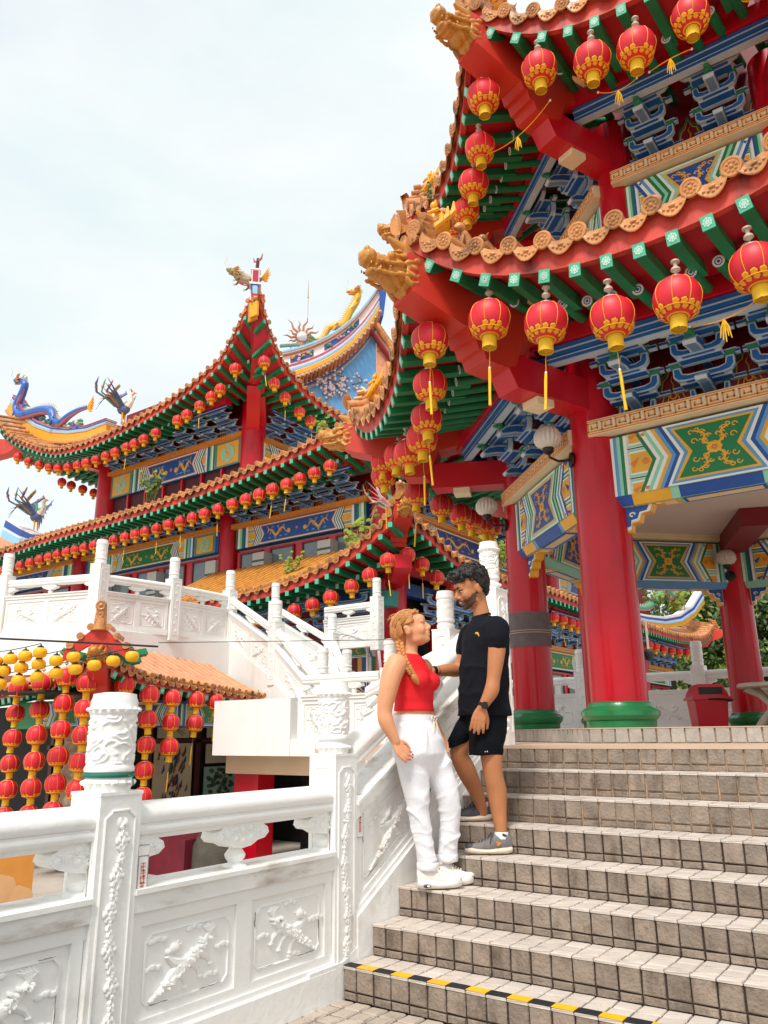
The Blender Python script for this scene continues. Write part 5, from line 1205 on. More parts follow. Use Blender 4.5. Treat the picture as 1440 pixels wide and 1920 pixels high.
# --- third level
UE = plane_run('x', 11.1, -1, [(-26.2, 13.3), (-25.0, 12.3), (-23.34, 11.45), (-21.89, 10.92), (-20.27, 10.74), (-18.8, 10.77), (-17.16, 10.93), (-15.63, 11.18), (-14.21, 11.59), (-13.32, 12.02), (-12.69, 12.58), (-12.28, 13.05), (-11.95, 13.42)], ((-26, .1), (-19, 0), (-13.5, .0), (-12, .25)))
UR = plane_run('y', -11.75, 1, [(10.65, 13.36), (10.85, 13.0), (11.2, 12.40), (11.66, 11.85), (12.6, 11.27), (13.59, 10.95), (15, 10.85), (18, 10.85)], ((10.6, .2), (12, 0), (18, 0)))
RFS = [(.8, .35), (1.7, .95), (2.8, 1.9), (3.6, 2.9)]
ul = []
hall_eave(UE, -26.2, -12.0, [-13.0, -13.69, -14.08, -14.57, -15.14, -15.55, -16.58, -17.16, -17.62, -18.03, -18.62, -19.1, -19.63, -20.17, -20.66, -21.21, -21.81, -22.39, -23.04, -23.78, -24.54], 'under the top front eave of the hall', 'lanterns under the hall eaves', strs=(3, 9), hipd=lambda o: max(.05, -11.75-o), roof=[(.8, .3), (1.6, .7), (2.3, 1.3)])
hall_eave(UR, 10.7, 18, [11.35, 11.85, 12.35, 13.0, 13.5, 14.1, 14.7], 'under the top flank eave of the hall', 'lanterns under the hall eaves', strs=(0, 2, 4), hipd=lambda o: max(.05, o-10.65), roof=[(.8, .3), (1.6, .7), (2.3, 1.3)])
hip_end(hall, (-11.92, 10.93, 13.02), (1, -1), 0, w=.42, figs=False)
def hip_bar(run, corner, sg, fx, L, w, name):
    F = run[0]; b = MB(); v = []; n = 10
    for i in range(n+1):
        h = L*i/n+.02; p = Vector(F(corner-sg*h, -h, 0)); s = Vector((1, 1*fx, 0)).normalized()*w/2
        for dz, k in ((-.34, -1), (-.34, 1), (.16, 1), (.16, -1)): v.append(p+s*k+Vector((0, 0, dz)))
    f = [(3, 2, 1, 0), (4*n, 4*n+1, 4*n+2, 4*n+3)]
    for i in range(n):
        for j in range(4): f.append((4*i+j, 4*i+(j+1) % 4, 4*i+4+(j+1) % 4, 4*i+4+j))
    b.add(v, f, RED); obj(name, b, hall)
hip_bar(UE, -11.75, 1, 1, 2.4, .38, 'hip_rafter'); hip_bar(LE, -6.9, 1, 1, 2.0, .34, 'hip_rafter') if False else None
b = MB(); b.b2((-11.9, 10.68, 12.75), (-11.6, 10.75, 13.2), GOLD, T((0, 0, 0))); b.box((-11.86, 10.78, 12.98), (.34, .06, .62), OCHR, Matrix.Identity(4)); obj('hip_plaque', b, hall)
b = MB(); M = frame((-13.9, 12.95, 0), (1, -1, 0)); b.prism([(0, 10.3), (1.35, 11.0), (1.5, 11.35), (0, 11.5)], -.2, .2, RED, M, axis='y'); obj('corner_bracket_arm', b, hall)
b = MB(); b.prism([(-27.6, 11.9), (-25.2, 11.75), (-24.4, 11.85), (-25.2, 12.3), (-27.6, 12.9)], 11.15, 11.6, HIPR, axis='y'); obj('hip_beam', b, hall)
hall_bay(-21.1, -14.2, 12.9, 9.55, .84, 3, PBLU, nb=7, zb=.62); hall_bay(13.2, 18.5, -14.1, 9.55, .84, 2, PNAVY, 'y', nb=5, zb=.62)
for x, y in ((-13.95, 13.0), (-21.3, 13.0), (-13.95, 18.6)): hcol(x, y, .36, 8.3, 11.8)
b = MB(); b.b2((-21.3, 13.05, 8.2), (-14.0, 13.15, 9.6), mat('dark maroon board', '#4c1420', .6, .1)); b.b2((-14.15, 13.1, 8.2), (-14.05, 18.6, 9.6), mat('dark maroon board', '#4c1420', .6, .1))  # plain dark maroon boards behind the red bars
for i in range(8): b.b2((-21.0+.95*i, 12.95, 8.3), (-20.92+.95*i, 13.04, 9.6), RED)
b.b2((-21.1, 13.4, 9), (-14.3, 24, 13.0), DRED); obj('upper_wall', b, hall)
UL = plane_run('y', -23.9, -1, [(12.2, 11.12), (14, 11.0), (17, 10.9), (24, 10.9)])
hall_eave(UL, 12.4, 24, [12.6, 13.0, 13.5, 14.0, 14.5], 'under the far left flank eave of the hall', 'lanterns under the hall eaves', roof=[(.8, .12), (1.6, .2)], tiles=False)
b = MB(); b.b2((-22.4, 12.4, 10.95), (-22.1, 24, 11.2), RED); b.b2((-21.25, 13.1, 8.4), (-21.1, 24, 11.2), DRED); obj('flank_purlin', b, hall)
# --- second level
LE = plane_run('x', 10.6, -1, [(-30, 7.30), (-23.67, 7.38), (-20.5, 7.52), (-17.6, 7.56), (-15.15, 7.63), (-12.93, 7.77), (-10.93, 7.97), (-9.83, 8.10), (-8.79, 8.29), (-7.6, 8.75), (-7.0, 9.25)])
LR = plane_run('y', -6.9, 1, [(10.4, 9.2), (11, 8.5), (12.5, 8.0), (16, 7.6), (30, 7.5)])
hall_eave(LE, -27, -7.05, [-9.0, -9.51, -9.99, -10.44, -10.93, -11.41, -11.9, -12.41, -12.96, -13.5, -14.0, -14.5, -15.01, -15.54, -16.05, -16.52, -17.01, -17.54, -18.05, -18.54, -19.05, -19.54, -20.01, -20.52, -21.01, -21.54, -22.12, -22.71, -23.35, -23.93], 'under the middle front eave of the hall', 'lanterns under the hall eaves', strs=(3, 4, 8, 11, 13, 16, 19), hipd=lambda o: max(.05, -6.9-o), roof=[(.8, .38), (1.7, .85), (2.6, 1.4)])
hall_eave(LR, 10.5, 26, [17.6, 18.3, 19.0, 19.8], 'under the middle flank eave of the hall', 'lanterns under the hall eaves', hipd=lambda o: max(.05, o-10.4), roof=[(.8, .38), (1.7, .85), (2.6, 1.4)])
hall_bay(-13.85, -9.05, 12.4, 6.58, .60, 2, PBLU, nb=6, zb=.62, windows=(5.45, 6.5, 4)); hall_bay(-21.3, -14.6, 12.4, 6.62, .62, 3, PGRN, nb=8, zb=.52, windows=(5.3, 6.52, 5)); hall_bay(-29, -22.0, 12.4, 6.62, .62, 2, PBLU, nb=8, zb=.46, windows=(5.3, 6.52, 4))
hall_bay(12.9, 22.0, -8.45, 6.30, .62, 2, PNAVY, 'y', nb=9, zb=1.0, windows=(5.3, 6.25, 5)); hall_bay(22.6, 30.0, -8.45, 6.30, .62, 2, PBLU, 'y', nb=7, zb=1.0)
for x, y in ((-14.22, 12.5), (-21.65, 12.5), (-8.65, 12.6), (-8.4, 22.3)): hcol(x, y, .30, 4.4, 8.4)
b = MB(); b.b2((-30, 12.7, 2), (-8.9, 24, 8.6), PLAS); b.b2((-30, 12.1, 5.05), (-8.6, 12.72, 5.32), PLAS); b.b2((-8.9, 12.7, 1), (-8.6, 34, 8.6), DRED); obj('middle_wall', b, hall)
# --- porch roof round the corner
PE = plane_run('x', 9.8, -1, [(-14.5, 4.35), (-10.88, 4.38), (-9.9, 4.43), (-9.02, 4.55), (-7.78, 4.85), (-6.91, 5.24), (-6.28, 5.66), (-6.0, 5.95)], ((-9, 0), (-6.5, .1), (-6, .3)))
PRr = plane_run('y', -6.15, 1, [(9.6, 5.95), (10.0, 5.66), (10.98, 5.35), (11.64, 5.1), (12.33, 4.95), (14, 4.85), (17.04, 4.95), (19.7, 4.90), (25, 4.85), (31, 4.95), (34, 5.3), (35.6, 5.9)])
hall_eave(PE, -14.5, -6.05, [-6.65, -7.15, -7.65, -8.25, -8.8, -9.35, -9.95, -10.6, -11.4, -12.2], 'under the front eave of the porch', 'lanterns under the porch eaves', strs=(0, 3, 6), hipd=lambda o: max(.05, -5.95-o), roof=[(.8, .42), (1.7, .9), (2.6, 1.4)])
for i in range(34):
    o = -14.4+.27*i*.93; hh = min(2.4, max(.1, -6.1-o)); b = MB(); b.tube([PE[0](o, .04-hh*q, .24+interp(hh*q, [0, .8, 1.7, 2.6], [0, .42, .9, 1.4])) for q in (0, .35, .7, 1)], .062, 7, TILY); obj('barrel_tile', b, hall)
hall_eave(PRr, 9.65, 35.6, [10.35, 10.9, 11.5, 12.2, 17.8, 18.4, 19.0, 19.5, 20.1, 26.3, 27.1, 28.1, 29.2, 30.2, 31.4], 'under the flank eave of the porch', 'lanterns under the porch eaves', strs=(0, 1, 5, 7), hipd=lambda o: max(.05, min(o-9.6, 35.8-o)), roof=[(.8, .42), (1.7, .9), (2.6, 1.4)])
hip_end(hall, (-5.98, 9.62, 5.62), (1, -1), 0, w=.36, figs=False); hip_end(hall, (-6.0, 35.7, 5.5), (1, 1), 0, w=.5, figs=False)
hcol(-7.45, 11.2, .36, 1.0, 4.9)
b = MB(); b.b2((-13, 11.1, 4.42), (-7.3, 11.3, 4.72), DBLUE); b.b2((-13, 11.095, 4.56), (-7.3, 11.31, 4.59), LBLUE); b.b2((-7.55, 11.2, 4.42), (-7.3, 26, 4.72), DBLUE); b.b2((-13, 10.5, 4.80), (-6.9, 10.7, 5.0), RED); b.b2((-7.0, 10.6, 4.78), (-6.8, 30, 5.0), RED); obj('porch_beam', b, hall)
b = MB(); M = frame((-7.45, 11.2, 0), (1, -1, 0)); b.prism([(0, 4.5), (1.2, 4.5), (1.55, 4.7), (1.5, 5.0), (0, 5.0)], -.19, .19, RED, M, axis='y'); obj('corner_bracket_arm', b, hall)
for i in range(5): obj('bracket', BRL, hall, T((-12.2+1.0*i, 11.25, 3.62)) @ SC(.98, .9, .95))
for i in range(7): obj('bracket', BRL, hall, T((-7.4, 12.2+1.05*i, 3.62)) @ RZ(math.pi/2) @ SC(.98, .9, .95))
b = MB(); painted(b, T((-9.6, 11.4, 3.05)), 1.9, .55, BG0, .36, PBLU, simple=True); b.b2((-9.6, 11.401, 3.05), (-7.75, 11.5, 3.6), PBLU); b.b2((-9.6, 11.35, 3.6), (-7.7, 11.5, 3.68), ORAN)
for i, m in enumerate((PYEL, PBLU, PWHT, PGRN, PYEL)): b.b2((-8.55+.14*i, 11.38, 1.8), (-8.43+.14*i, 11.45, 3.04), m)
obj('porch_frieze', b, hall)
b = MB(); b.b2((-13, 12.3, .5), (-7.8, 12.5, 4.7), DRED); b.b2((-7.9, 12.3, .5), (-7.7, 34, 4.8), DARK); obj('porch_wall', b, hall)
for i in range(4):
    y = 13.0+5.0*i; hall_bay(y+.3, y+4.7, -7.55, 3.25, .58, 2, PGRN if i % 2 else PNAVY, 'y', nb=5, zb=.9, windows=(1.8, 3.2, 3)); hcol(-7.3, y, .28, .5, 4.6)
b = MB(); b.tube([(-8.05, 11.1, 2.1), (-8.05, 11.1, 3.75), (-7.55, 10.75, 3.75)], .035, 6, PLAS); b.tube([(-7.55, 10.75, 3.75), (-7.35, 10.7, 2.2), (-6.75, 10.7, 2.2)], .035, 6, PLAS); o = obj('drain_pipe', b); tag(o, 'white pipe bent round the porch column', 'pipe')
SPK = mat('speaker teal', '#1e7f78', .5, .1)
b = MB(); b.box((-7.15, 10.65, 4.18), (.34, .3, .34), SPK, RZ(0), (1.1, 1)); b.box((-7.38, 10.6, 4.30), (.24, .25, .24), SPK); b.tube([(-7.2, 10.7, 4.35), (-7.2, 10.75, 4.5)], .02, 6, BLACK); o = obj('loudspeaker', b); tag(o, 'teal loudspeaker fixed under the porch eave', 'loudspeaker')
b = MB()
for i in range(7): b.tube([(-8.4+.1*i, 10.9, 2.35+.05*(i % 3)), (-8.0+.05*i, 10.7, 2.25), (-7.2, 10.8, 2.05-.03*i), (-6.9, 11, 2.3)], .014, 4, CAB if i % 2 else PLAS)
o = obj('cable_bundle', b); tag(o, 'tangle of black and white cables at the porch column', 'cables')
# ---------------------------------------------------------------- ridge creatures
DBL = mat('dragon blue', '#2f62b4', .4, .2, 12, bump=.3, bscale=40); DPU = mat('belly rose', '#b06a72', .45, .15); SPI = mat('pale spines', '#e3d7c4', .5, .1); GREN = mat('figure green', '#2c8f63', .45, .15)
def dragon(name, label, pts, r, body, mane, up=(0, 0, 1), flame=GOLD, side=Vector((0.6, -.8, 0))):
    """pts: from tail to head"""
    pts = [Vector(p) for p in pts]; X = np.array([p[:] for p in pts]); t = np.linspace(0, 1, len(pts)); tt = np.linspace(0, 1, len(pts)*6)
    def cr(u):
        n = len(pts)-1; f = u*n; i = min(n-1, int(f)); f -= i; p0, p1, p2, p3 = (pts[max(0, i-1)], pts[i], pts[i+1], pts[min(n, i+2)])
        return .5*((2*p1)+(p2-p0)*f+(2*p0-5*p1+4*p2-p3)*f*f+(-p0+3*p1-3*p2+p3)*f**3)
    P = [cr(u) for u in tt]; R = [r*(.22+.95*math.sin(math.pi*min(.88, .06+u*.78))) for u in tt]
    th = thing(name, label, 'dragon statue', pts[0]); b = MB(); b.tube(P, R, 9, body); b.tube([p-Vector((0, 0, R[i]*.62))+side*R[i]*.3 for i, p in enumerate(P)], [q*.55 for q in R], 8, DPU); obj('body', b, th)
    b = MB()
    for i in range(2, len(P)-2, 1):
        d = (P[i+1]-P[i-1]).normalized(); n = (Vector(up)-d*d.dot(Vector(up))).normalized(); b.tube([P[i]+n*R[i]*.8, P[i]+n*(R[i]*1.5+r*.25)-d*r*.3], [r*.22, r*.03], 4, SPI)
    obj('spines', b, th)
    h = P[-1]; d = (P[-1]-P[-4]).normalized(); d = Vector((d.x, d.y, d.z*.3)).normalized(); b = MB(); q = r
    f = Vector((d.x, d.y, 0)).normalized()*-1 if False else d
    b.ell(h+d*q*.2, (q*1.0, q*1.0, q*.9), body, None, 10, 7); b.tube([h+d*q*.4+Vector((0, 0, q*.25)), h+d*q*1.7+Vector((0, 0, q*.35)), h+d*q*2.3+Vector((0, 0, q*.5))], [q*.75, q*.6, q*.3], 8, body); b.tube([h+d*q*.3-Vector((0, 0, q*.45)), h+d*q*1.6-Vector((0, 0, q*.55))], [q*.5, q*.25], 7, mane)
    s = d.cross(Vector((0, 0, 1))).normalized()
    for k in (-1, 1):
        b.ell(h+d*q*.9+s*k*q*.55+Vector((0, 0, q*.85)), (q*.3, q*.3, q*.3), PWHT, None, 7, 5)
        b.tube([h+s*k*q*.4+Vector((0, 0, q*.8)), h-d*q*.9+s*k*q*.6+Vector((0, 0, q*1.6)), h-d*q*1.6+s*k*q*.7+Vector((0, 0, q*1.7))], [q*.2, q*.16, q*.05], 5, SPI)
        b.tube([h+d*q*2.1+s*k*q*.2+Vector((0, 0, q*.6)), h+d*q*2.6+s*k*q*.7+Vector((0, 0, q*1.6)), h+d*q*1.7+s*k*q*1.0+Vector((0, 0, q*2.6)), h+d*q*2.1+s*k*q*1.4+Vector((0, 0, q*3.6))], [q*.06]*4, 4, SPI)
        for a in (-.6, .0, .6, 1.0): b.tube([h-d*q*.2+s*k*q*.7+Vector((0, 0, q*a*.6)), h-d*q*1.2+s*k*q*1.1+Vector((0, 0, q*a)), h-d*q*2.0+s*k*q*1.0+Vector((0, 0, q*a*1.3))], [q*.3, q*.25, q*.04], 5, mane)
    obj('head', b, th)
    b = MB()
    for u, k in ((.35, 1), (.40, -1), (.72, 1), (.78, -1)):
        p = cr(u); e = side*k*r*.8
        b.tube([p+e*.5, p+e*1.4+Vector((0, 0, -r*.9)), p+e*1.5+d*r*.8+Vector((0, 0, -r*1.7))], [r*.5, r*.34, r*.22], 6, body)
        for a in (-.5, 0, .5): b.tube([p+e*1.5+d*r*.8+Vector((0, 0, -r*1.7)), p+e*1.5+d*r*1.6+side*a*r+Vector((0, 0, -r*1.9))], [r*.14, r*.03], 4, SPI)
        for a in range(3): b.tube([p+e*1.1, p+e*1.8-d*r*(.6+a*.5)+Vector((0, 0, r*(.3+a*.4)))], [r*.16, r*.02], 4, mane)
    obj('legs', b, th)
    b = MB(); e = pts[0]; d0 = (pts[0]-pts[1]).normalized()
    for a in range(6): b.tube([e, e+d0*r*1.2+Vector((0, 0, r*(a-2.5)*.45)), e+d0*r*(2.6-abs(a-2.5)*.3)+Vector((0, 0, r*(a-1.8)*.75))], [r*.25, r*.3, r*.03], 5, flame)
    obj('tail_flame', b, th); return th
def phoenix(name, label, p, s, rz=0.0, cols=None):
    cols = cols or (mat('plume slate', '#54608c', .5, .2), mat('plume green', '#4f9274', .5, .2), mat('plume coral', '#c66a55', .5, .2), mat('plume ochre', '#c9a468', .5, .2)); th = thing(name, label, 'phoenix statue', p); M = T(p) @ RZ(rz) @ Matrix.Scale(s, 4); b = MB()
    b.ell((0, 0, .45), (.22, .15, .17), cols[0], M, 10, 7); b.tube([(.15, 0, .52), (.28, 0, .70), (.24, 0, .88), (.32, 0, .95)], [.11, .07, .055, .05], 8, SPI, M); b.tube([(.34, 0, .95), (.46, 0, .92)], [.04, .005], 6, GOLD, M); b.tube([(.28, 0, .97), (.22, 0, 1.08), (.14, 0, 1.1)], [.03, .02, .004], 5, ORED, M)
    for k in (-1, 1): b.tube([(.02, k*.06, .33), (.03, k*.07, .0)], [.03, .02], 6, GOLD, M)
    obj('body', b, th); b = MB()
    for k in (-1, 1):
        for a in range(7):
            t = a/6; b.tube([(.08-.05*a, k*.12, .52), (.0-.06*a, k*(.35+.12*t), .72+.08*(1-t)), (-.12-.07*a, k*(.62+.1*(1-t)), .98-.12*a+.25*(1-t))], [.05, .06, .008], 5, cols[(a+1) % 3 if a > 2 else 0], M, flat=.35)
    obj('wings', b, th); b = MB()
    for a in range(6):
        k = a-2.5; b.tube([(-.15, k*.03, .48), (-.42, k*.12, .75+.05*a), (-.62, k*.22, 1.15-.1*abs(k)), (-.5+.05*a, k*.3, 1.45-.15*abs(k)), (-.36, k*.33, 1.5-.1*abs(k))], [.05, .07, .065, .05, .006], 6, cols[a % 4], M, flat=.4)
        b.ell((-.55+.02*a, k*.27, 1.32-.12*abs(k)), (.06, .04, .07), cols[(a+2) % 4], M, 6, 5)
    obj('tail', b, th); return th
def ridge_band(name, label, pts, h, th_, layers, cat='roof ridge'):
    """curved ridge: layered coloured courses following pts (bottom line), thickness th_"""
    pts = [Vector(p) for p in pts]; t = thing(name, label, cat, pts[0]); z = 0.0
    for m, hh, ex in layers:
        b = MB(); n = len(pts); rows = []
        for i, p in enumerate(pts):
            d = pts[min(i+1, n-1)]-pts[max(i-1, 0)]; nn = Vector((d.y, -d.x, 0)).normalized()*(th_/2+ex); up = Vector((0, 0, 1)); dn = d.normalized(); up = (up-dn*dn.dot(up)).normalized()
            k = h*(.65+.35*i/(n-1)) if True else h
            rows.append([p+up*z*k+nn, p+up*(z+hh)*k+nn, p+up*(z+hh)*k-nn, p+up*z*k-nn])
        v = [q for r in rows for q in r]; f = []
        for i in range(n-1):
            for j in range(4): f.append((i*4+j, i*4+(j+1) % 4, (i+1)*4+(j+1) % 4, (i+1)*4+j))
        f.append((3, 2, 1, 0)); f.append(tuple((n-1)*4+j for j in range(4))); b.add(v, f, m); obj('course', b, t); z += hh
    return t
PINK = mat('ridge pink', '#e8b0b8', .5, .08); LSKY = mat('ridge pale blue', '#8fc3e2', .5, .08); ROSE = mat('ridge rose', '#b8476a', .5, .1); PALP = mat('ridge pale plaster', '#eedfe0', .6, .06)
K = 1.115
def kp(s, z):   # gable plane: s along (1,1), heights as seen
    a = Vector((-13.47, 13.74))+Vector((1, 1)).normalized()*s; p = Vector((a.x, a.y, z)); return CAM+(p-CAM)*K
sL = np.linspace(0, 3.2, 15)
rk = lambda s: 13.33+.30*s+.155*s*s*.62+.018*s**4*.45
G = thing('gable_roof', 'sky blue gable with blossom reliefs under a striped swallow tail ridge', 'roof gable', kp(1, 11)); tip = Vector((1, 1, 0)).normalized(); nn = Vector((1, -1, 0)).normalized()
def gband(z0, z1, m, ex, s0=0.0, s1=3.2):
    b = MB(); ss = np.linspace(s0, s1, 16); off = nn*ex; b.grid([[kp(s, rk(s)-z1)+off for s in ss], [kp(s, rk(s)-z0)+off for s in ss]], m); b.grid([[kp(s, rk(s)-z0)+off for s in ss], [kp(s, rk(s)-z0)-nn*.3 for s in ss]], m); b.grid([[kp(s, rk(s)-z1)-nn*.3 for s in ss], [kp(s, rk(s)-z1)+off for s in ss]], m); return b
for z0, z1, m, ex in ((0, .07, LSKY, .34), (.07, .13, PALP, .30), (.13, .17, OCHR, .28), (.17, .52, PALP, .20), (.52, .58, ROSE, .24), (.58, .66, PALP, .22), (.66, .74, LSKY, .24), (.74, .80, PALP, .22), (.80, .95, GOLD, .25), (.95, 1.05, LSKY, .23), (1.05, 1.12, TILEP, .3)): obj('ridge_course', gband(z0, z1, m, ex), G)
b = MB()   # relief insets
for s0, s1 in ((.25, 1.0), (1.35, 2.5)):
    ss = np.linspace(s0, s1, 8); b.grid([[kp(s, rk(s)-.46)+nn*.215 for s in ss], [kp(s, rk(s)-.24)+nn*.215 for s in ss]], PBLU)
    for i in range(14):
        s = random.uniform(s0+.05, s1-.05); p = kp(s, rk(s)-random.uniform(.26, .44))+nn*.22; b.ell(p, (.06, .06, .05), random.choice((GREN, PORG, GREN, PINK, GOLD)), None, 6, 4)
obj('ridge_relief', b, G)
TB = MB(); TB.tube([(0, -.45, -.12), (0, 0, 0), (0, .5, .2)], [.06, .062, .062], 8, TILE); TB.lathe([(.066, 0), (.05, .012), (0, .014)], 8, TILE, T((0, -.45, -.12)) @ RX(math.pi/2)); TBM = TB.mesh('verge_tile', 40)
for i in range(24):
    s = .12+i*.135*.98; p = kp(s, rk(s)-1.20); A = Matrix((tip, nn*-1, Vector((0, 0, 1)))).transposed().to_4x4(); A.translation = p+nn*.2; obj('verge_tile', TBM, G, A @ RX(-.3) @ SC(1.05, 1, 1))
b = MB(); ss = np.linspace(.0, 3.1, 14); b.grid([[kp(s, 10.6) for s in ss], [kp(s, rk(s)-1.42) for s in ss]], SKYB); obj('blue_panel', b, G)
b = MB(); b.grid([[kp(s, rk(s)-1.50)+nn*.03 for s in ss], [kp(s, rk(s)-1.36)+nn*.03 for s in ss]], mat('stone border', '#a9a7ae', .7, .15, 14)); b.grid([[kp(s, rk(s)-1.40)+nn*.05 for s in ss], [kp(s, rk(s)-1.30)+nn*.05 for s in ss]], mat('violet border', '#5a5f96', .6, .1)); obj('panel_border', b, G)
BLS = mat('blossom white', '#d9cdd2', .6, .1); b = MB(); rr = random.Random(5)
for i in range(9):
    s = rr.uniform(.7, 2.7); z = 11.2+rr.uniform(0, .5)+.42*s*.9
    pts = [kp(s+.06*q*rr.uniform(-1, 1.6), z+.11*q)+nn*.03 for q in range(6)]; b.tube(pts, .025, 5, mat('branch grey', '#8d8794', .6, .1))
    for p in pts[1:]:
        for q in range(3): b.ell(p+Vector((rr.uniform(-.12, .12), rr.uniform(-.12, .12), rr.uniform(-.1, .1)))+nn*.02, (.05, .05, .05), BLS, None, 6, 4)
obj('blossom_relief', b, G)
b = MB(); e = kp(3.2, rk(3.2)); b.add([e+nn*.35, e-nn*.4, kp(3.2, rk(3.2)-1.3)-nn*.4, kp(3.2, rk(3.2)-1.3)+nn*.35, e+nn*.35+tip*.3, e-nn*.4+tip*.3, kp(3.2, rk(3.2)-1.3)-nn*.4+tip*.12, kp(3.2, rk(3.2)-1.3)+nn*.35+tip*.12], [(0, 1, 2, 3), (7, 6, 5, 4), (0, 4, 5, 1), (1, 5, 6, 2), (2, 6, 7, 3), (3, 7, 4, 0)], PBLU)
obj('ridge_end', b, G)
b = MB(); ss = np.linspace(3.1, 4.4, 8); b.grid([[kp(s, 10.6)+nn*.05 for s in ss], [kp(s, rk(3.1)-1.5-1.55*(s-3.1))+nn*.05 for s in ss]], TILEP); b.tube([kp(s, rk(3.1)-1.3-1.5*(s-3.1))+nn*.1 for s in ss], .14, 7, TILE); b.tube([kp(s-.2, rk(3.1)-1.6-1.5*(s-3.1))+nn*.2 for s in ss], .10, 7, DRED); obj('rear_slope', b, G)
dragon('ridge_dragon', 'golden dragon climbing the blue striped ridge beside the sun finial', [kp(s, rk(s)+dz) for s, dz in ((1.05, .22), (1.3, .12), (1.5, .35), (1.75, .28), (2.0, .15), (2.2, .42), (2.45, .62), (2.5, .95), (2.35, 1.05))], .13, GOLD, OCHR, side=nn, flame=GREN)
p = kp(.62, 14.02); t = thing('sun_finial', 'white pearl ringed with copper flames on the far roof ridge', 'roof finial', p); b = MB(); b.ell(p, (.20, .20, .20), PALP, None, 14, 10); obj('pearl', b, t); b = MB(); CPR = mat('copper flame', '#b0764e', .5, .15)
for i in range(14):
    a = 2*math.pi*i/14; d = tip*math.cos(a)+Vector((0, 0, 1))*math.sin(a); s2 = tip*-math.sin(a)+Vector((0, 0, 1))*math.cos(a); L = .5 if i % 2 else .36; L = L*(1.35 if 1 < i < 6 else 1); b.tube([p+d*.20, p+d*(.20+L*.4)+s2*.05, p+d*(.20+L*.7)-s2*.04, p+d*(.2+L)], [.05, .045, .03, .005], 5, CPR)
b.tube([p-Vector((0, 0, .6)), p-Vector((0, 0, .2))], [.12, .08], 7, CPR)
for i in range(16): b.ell(p+tip*(-.75+.1*i)-Vector((0, 0, .42-.015*i)), (.08, .06, .08), mat('cloud verdigris', '#6f8f86', .6, .2), None, 6, 4)
obj('flames', b, t)
b = MB(); q = kp(.80, 14.6); b.tube([q, q+Vector((0, 0, 1.0))], .012, 5, KNOB); b.tube([q+Vector((0, 0, 1.0)), q+Vector((0, 0, 1.75))], [.03, .004], 6, KNOB); o = obj('lightning_rod', b); tag(o, 'thin grey lightning rod rising behind the sun finial', 'lightning rod')
# left ridge with blue dragon
ridge_band('left_ridge', 'yellow and blue upswept ridge at the left edge under the blue dragon', [(-20.4, 12.3, 11.75), (-21.6, 12.3, 11.72), (-22.8, 12.25, 11.85), (-24.0, 12.2, 12.15), (-25.2, 12.2, 12.65), (-26.4, 12.2, 13.4), (-27.4, 12.2, 14.3)], 1.0, .35, [(TILEP, .10, .05), (GOLD, .40, .02), (PALP, .03, .05), (LSKY, .08, .06), (PALP, .05, .03), (PBLU, .06, .05), (PALP, .05, .03), (ROSE, .05, .07)])
dragon('ridge_dragon', 'blue dragon with golden tail rearing on the left roof ridge', [(-21.5, 12.0, 12.95), (-22.1, 12.0, 12.98), (-22.7, 12.0, 12.9), (-23.2, 12.0, 12.75), (-23.6, 12.0, 12.95), (-23.9, 12.0, 13.4), (-24.6, 12.0, 13.62), (-25.5, 12.0, 13.7), (-26.2, 12.0, 13.85), (-26.5, 12.0, 14.3), (-26.2, 12.0, 14.8), (-26.1, 12.0, 15.2), (-26.6, 12.0, 15.45)], .165, DBL, OCHR)
b = MB(); rr = random.Random(8)
for i in range(60):
    x = rr.uniform(-26.4, -22.0); b.ell((x, 12.1, interp(x, [-27.4, -26.4, -25.2, -24, -22.8, -21], [15.2, 14.3, 13.45, 12.9, 12.55, 12.4])+rr.uniform(-.1, .22)), (.13, .10, .09), random.choice((mat('cloud verdigris', '#6f8f86', .6, .2), GREN, SPI, DBL)), None, 6, 4)
o = obj('cloud_carving', b); tag(o, 'scrolled green clouds carved along the left ridge under the blue dragon', 'carving')
phoenix('ridge_phoenix', 'colourful phoenix with raised wings left of the top roof, above the lantern row', (-19.75, 12.3, 12.0), 1.15, .3)
phoenix('ridge_phoenix', 'colourful phoenix on the low roof ridge at the left edge', (-27.6, 14, 9.65), 1.35, .2)
ridge_band('low_ridge', 'blue and pale ridge end at the left edge below the phoenix', [(-26.4, 14, 8.4), (-27.5, 14, 8.45), (-28.6, 14, 8.7), (-30, 14, 9.2)], 1.0, .4, [(TILEP, .5, .1), (LSKY, .35, .05), (PALP, .12, .02), (PBLU, .3, .05), (PALP, .1, .06)])
# ornament on the corner tip
t = thing('corner_ornament', 'painted pedestal with a dragon fish on the tallest corner tip', 'roof ornament', (-12.0, 10.95, 13.9)); M = T((-12.02, 10.98, 13.42)) @ RZ(math.pi/4) @ Matrix.Scale(.80, 4); b = MB()
b.box((0, 0, .12), (.36, .36, .25), PALP, M); b.box((0, -.02, .42), (.30, .30, .45), PBLU, M); b.box((0, -.04, .42), (.18, .28, .34), LSKY, M); b.box((0, 0, .68), (.42, .42, .08), PALP, M); b.box((0, -.02, .98), (.28, .28, .55), PALP, M); b.box((0, -.05, .98), (.2, .26, .46), mat('ornament carmine', '#a81538', .5, .1), M); b.box((0, 0, 1.28), (.36, .36, .06), PALP, M); obj('pedestal', b, t)
dragon('corner_dragon', 'dragon head with long whiskers on the tallest corner tip', [(-12.0, 11.2, 14.30), (-12.2, 11.1, 14.22), (-12.45, 10.95, 14.28), (-12.6, 10.85, 14.42), (-12.72, 10.8, 14.58)], .125, mat('dragon olive', '#8a7a50', .45, .2), OCHR)
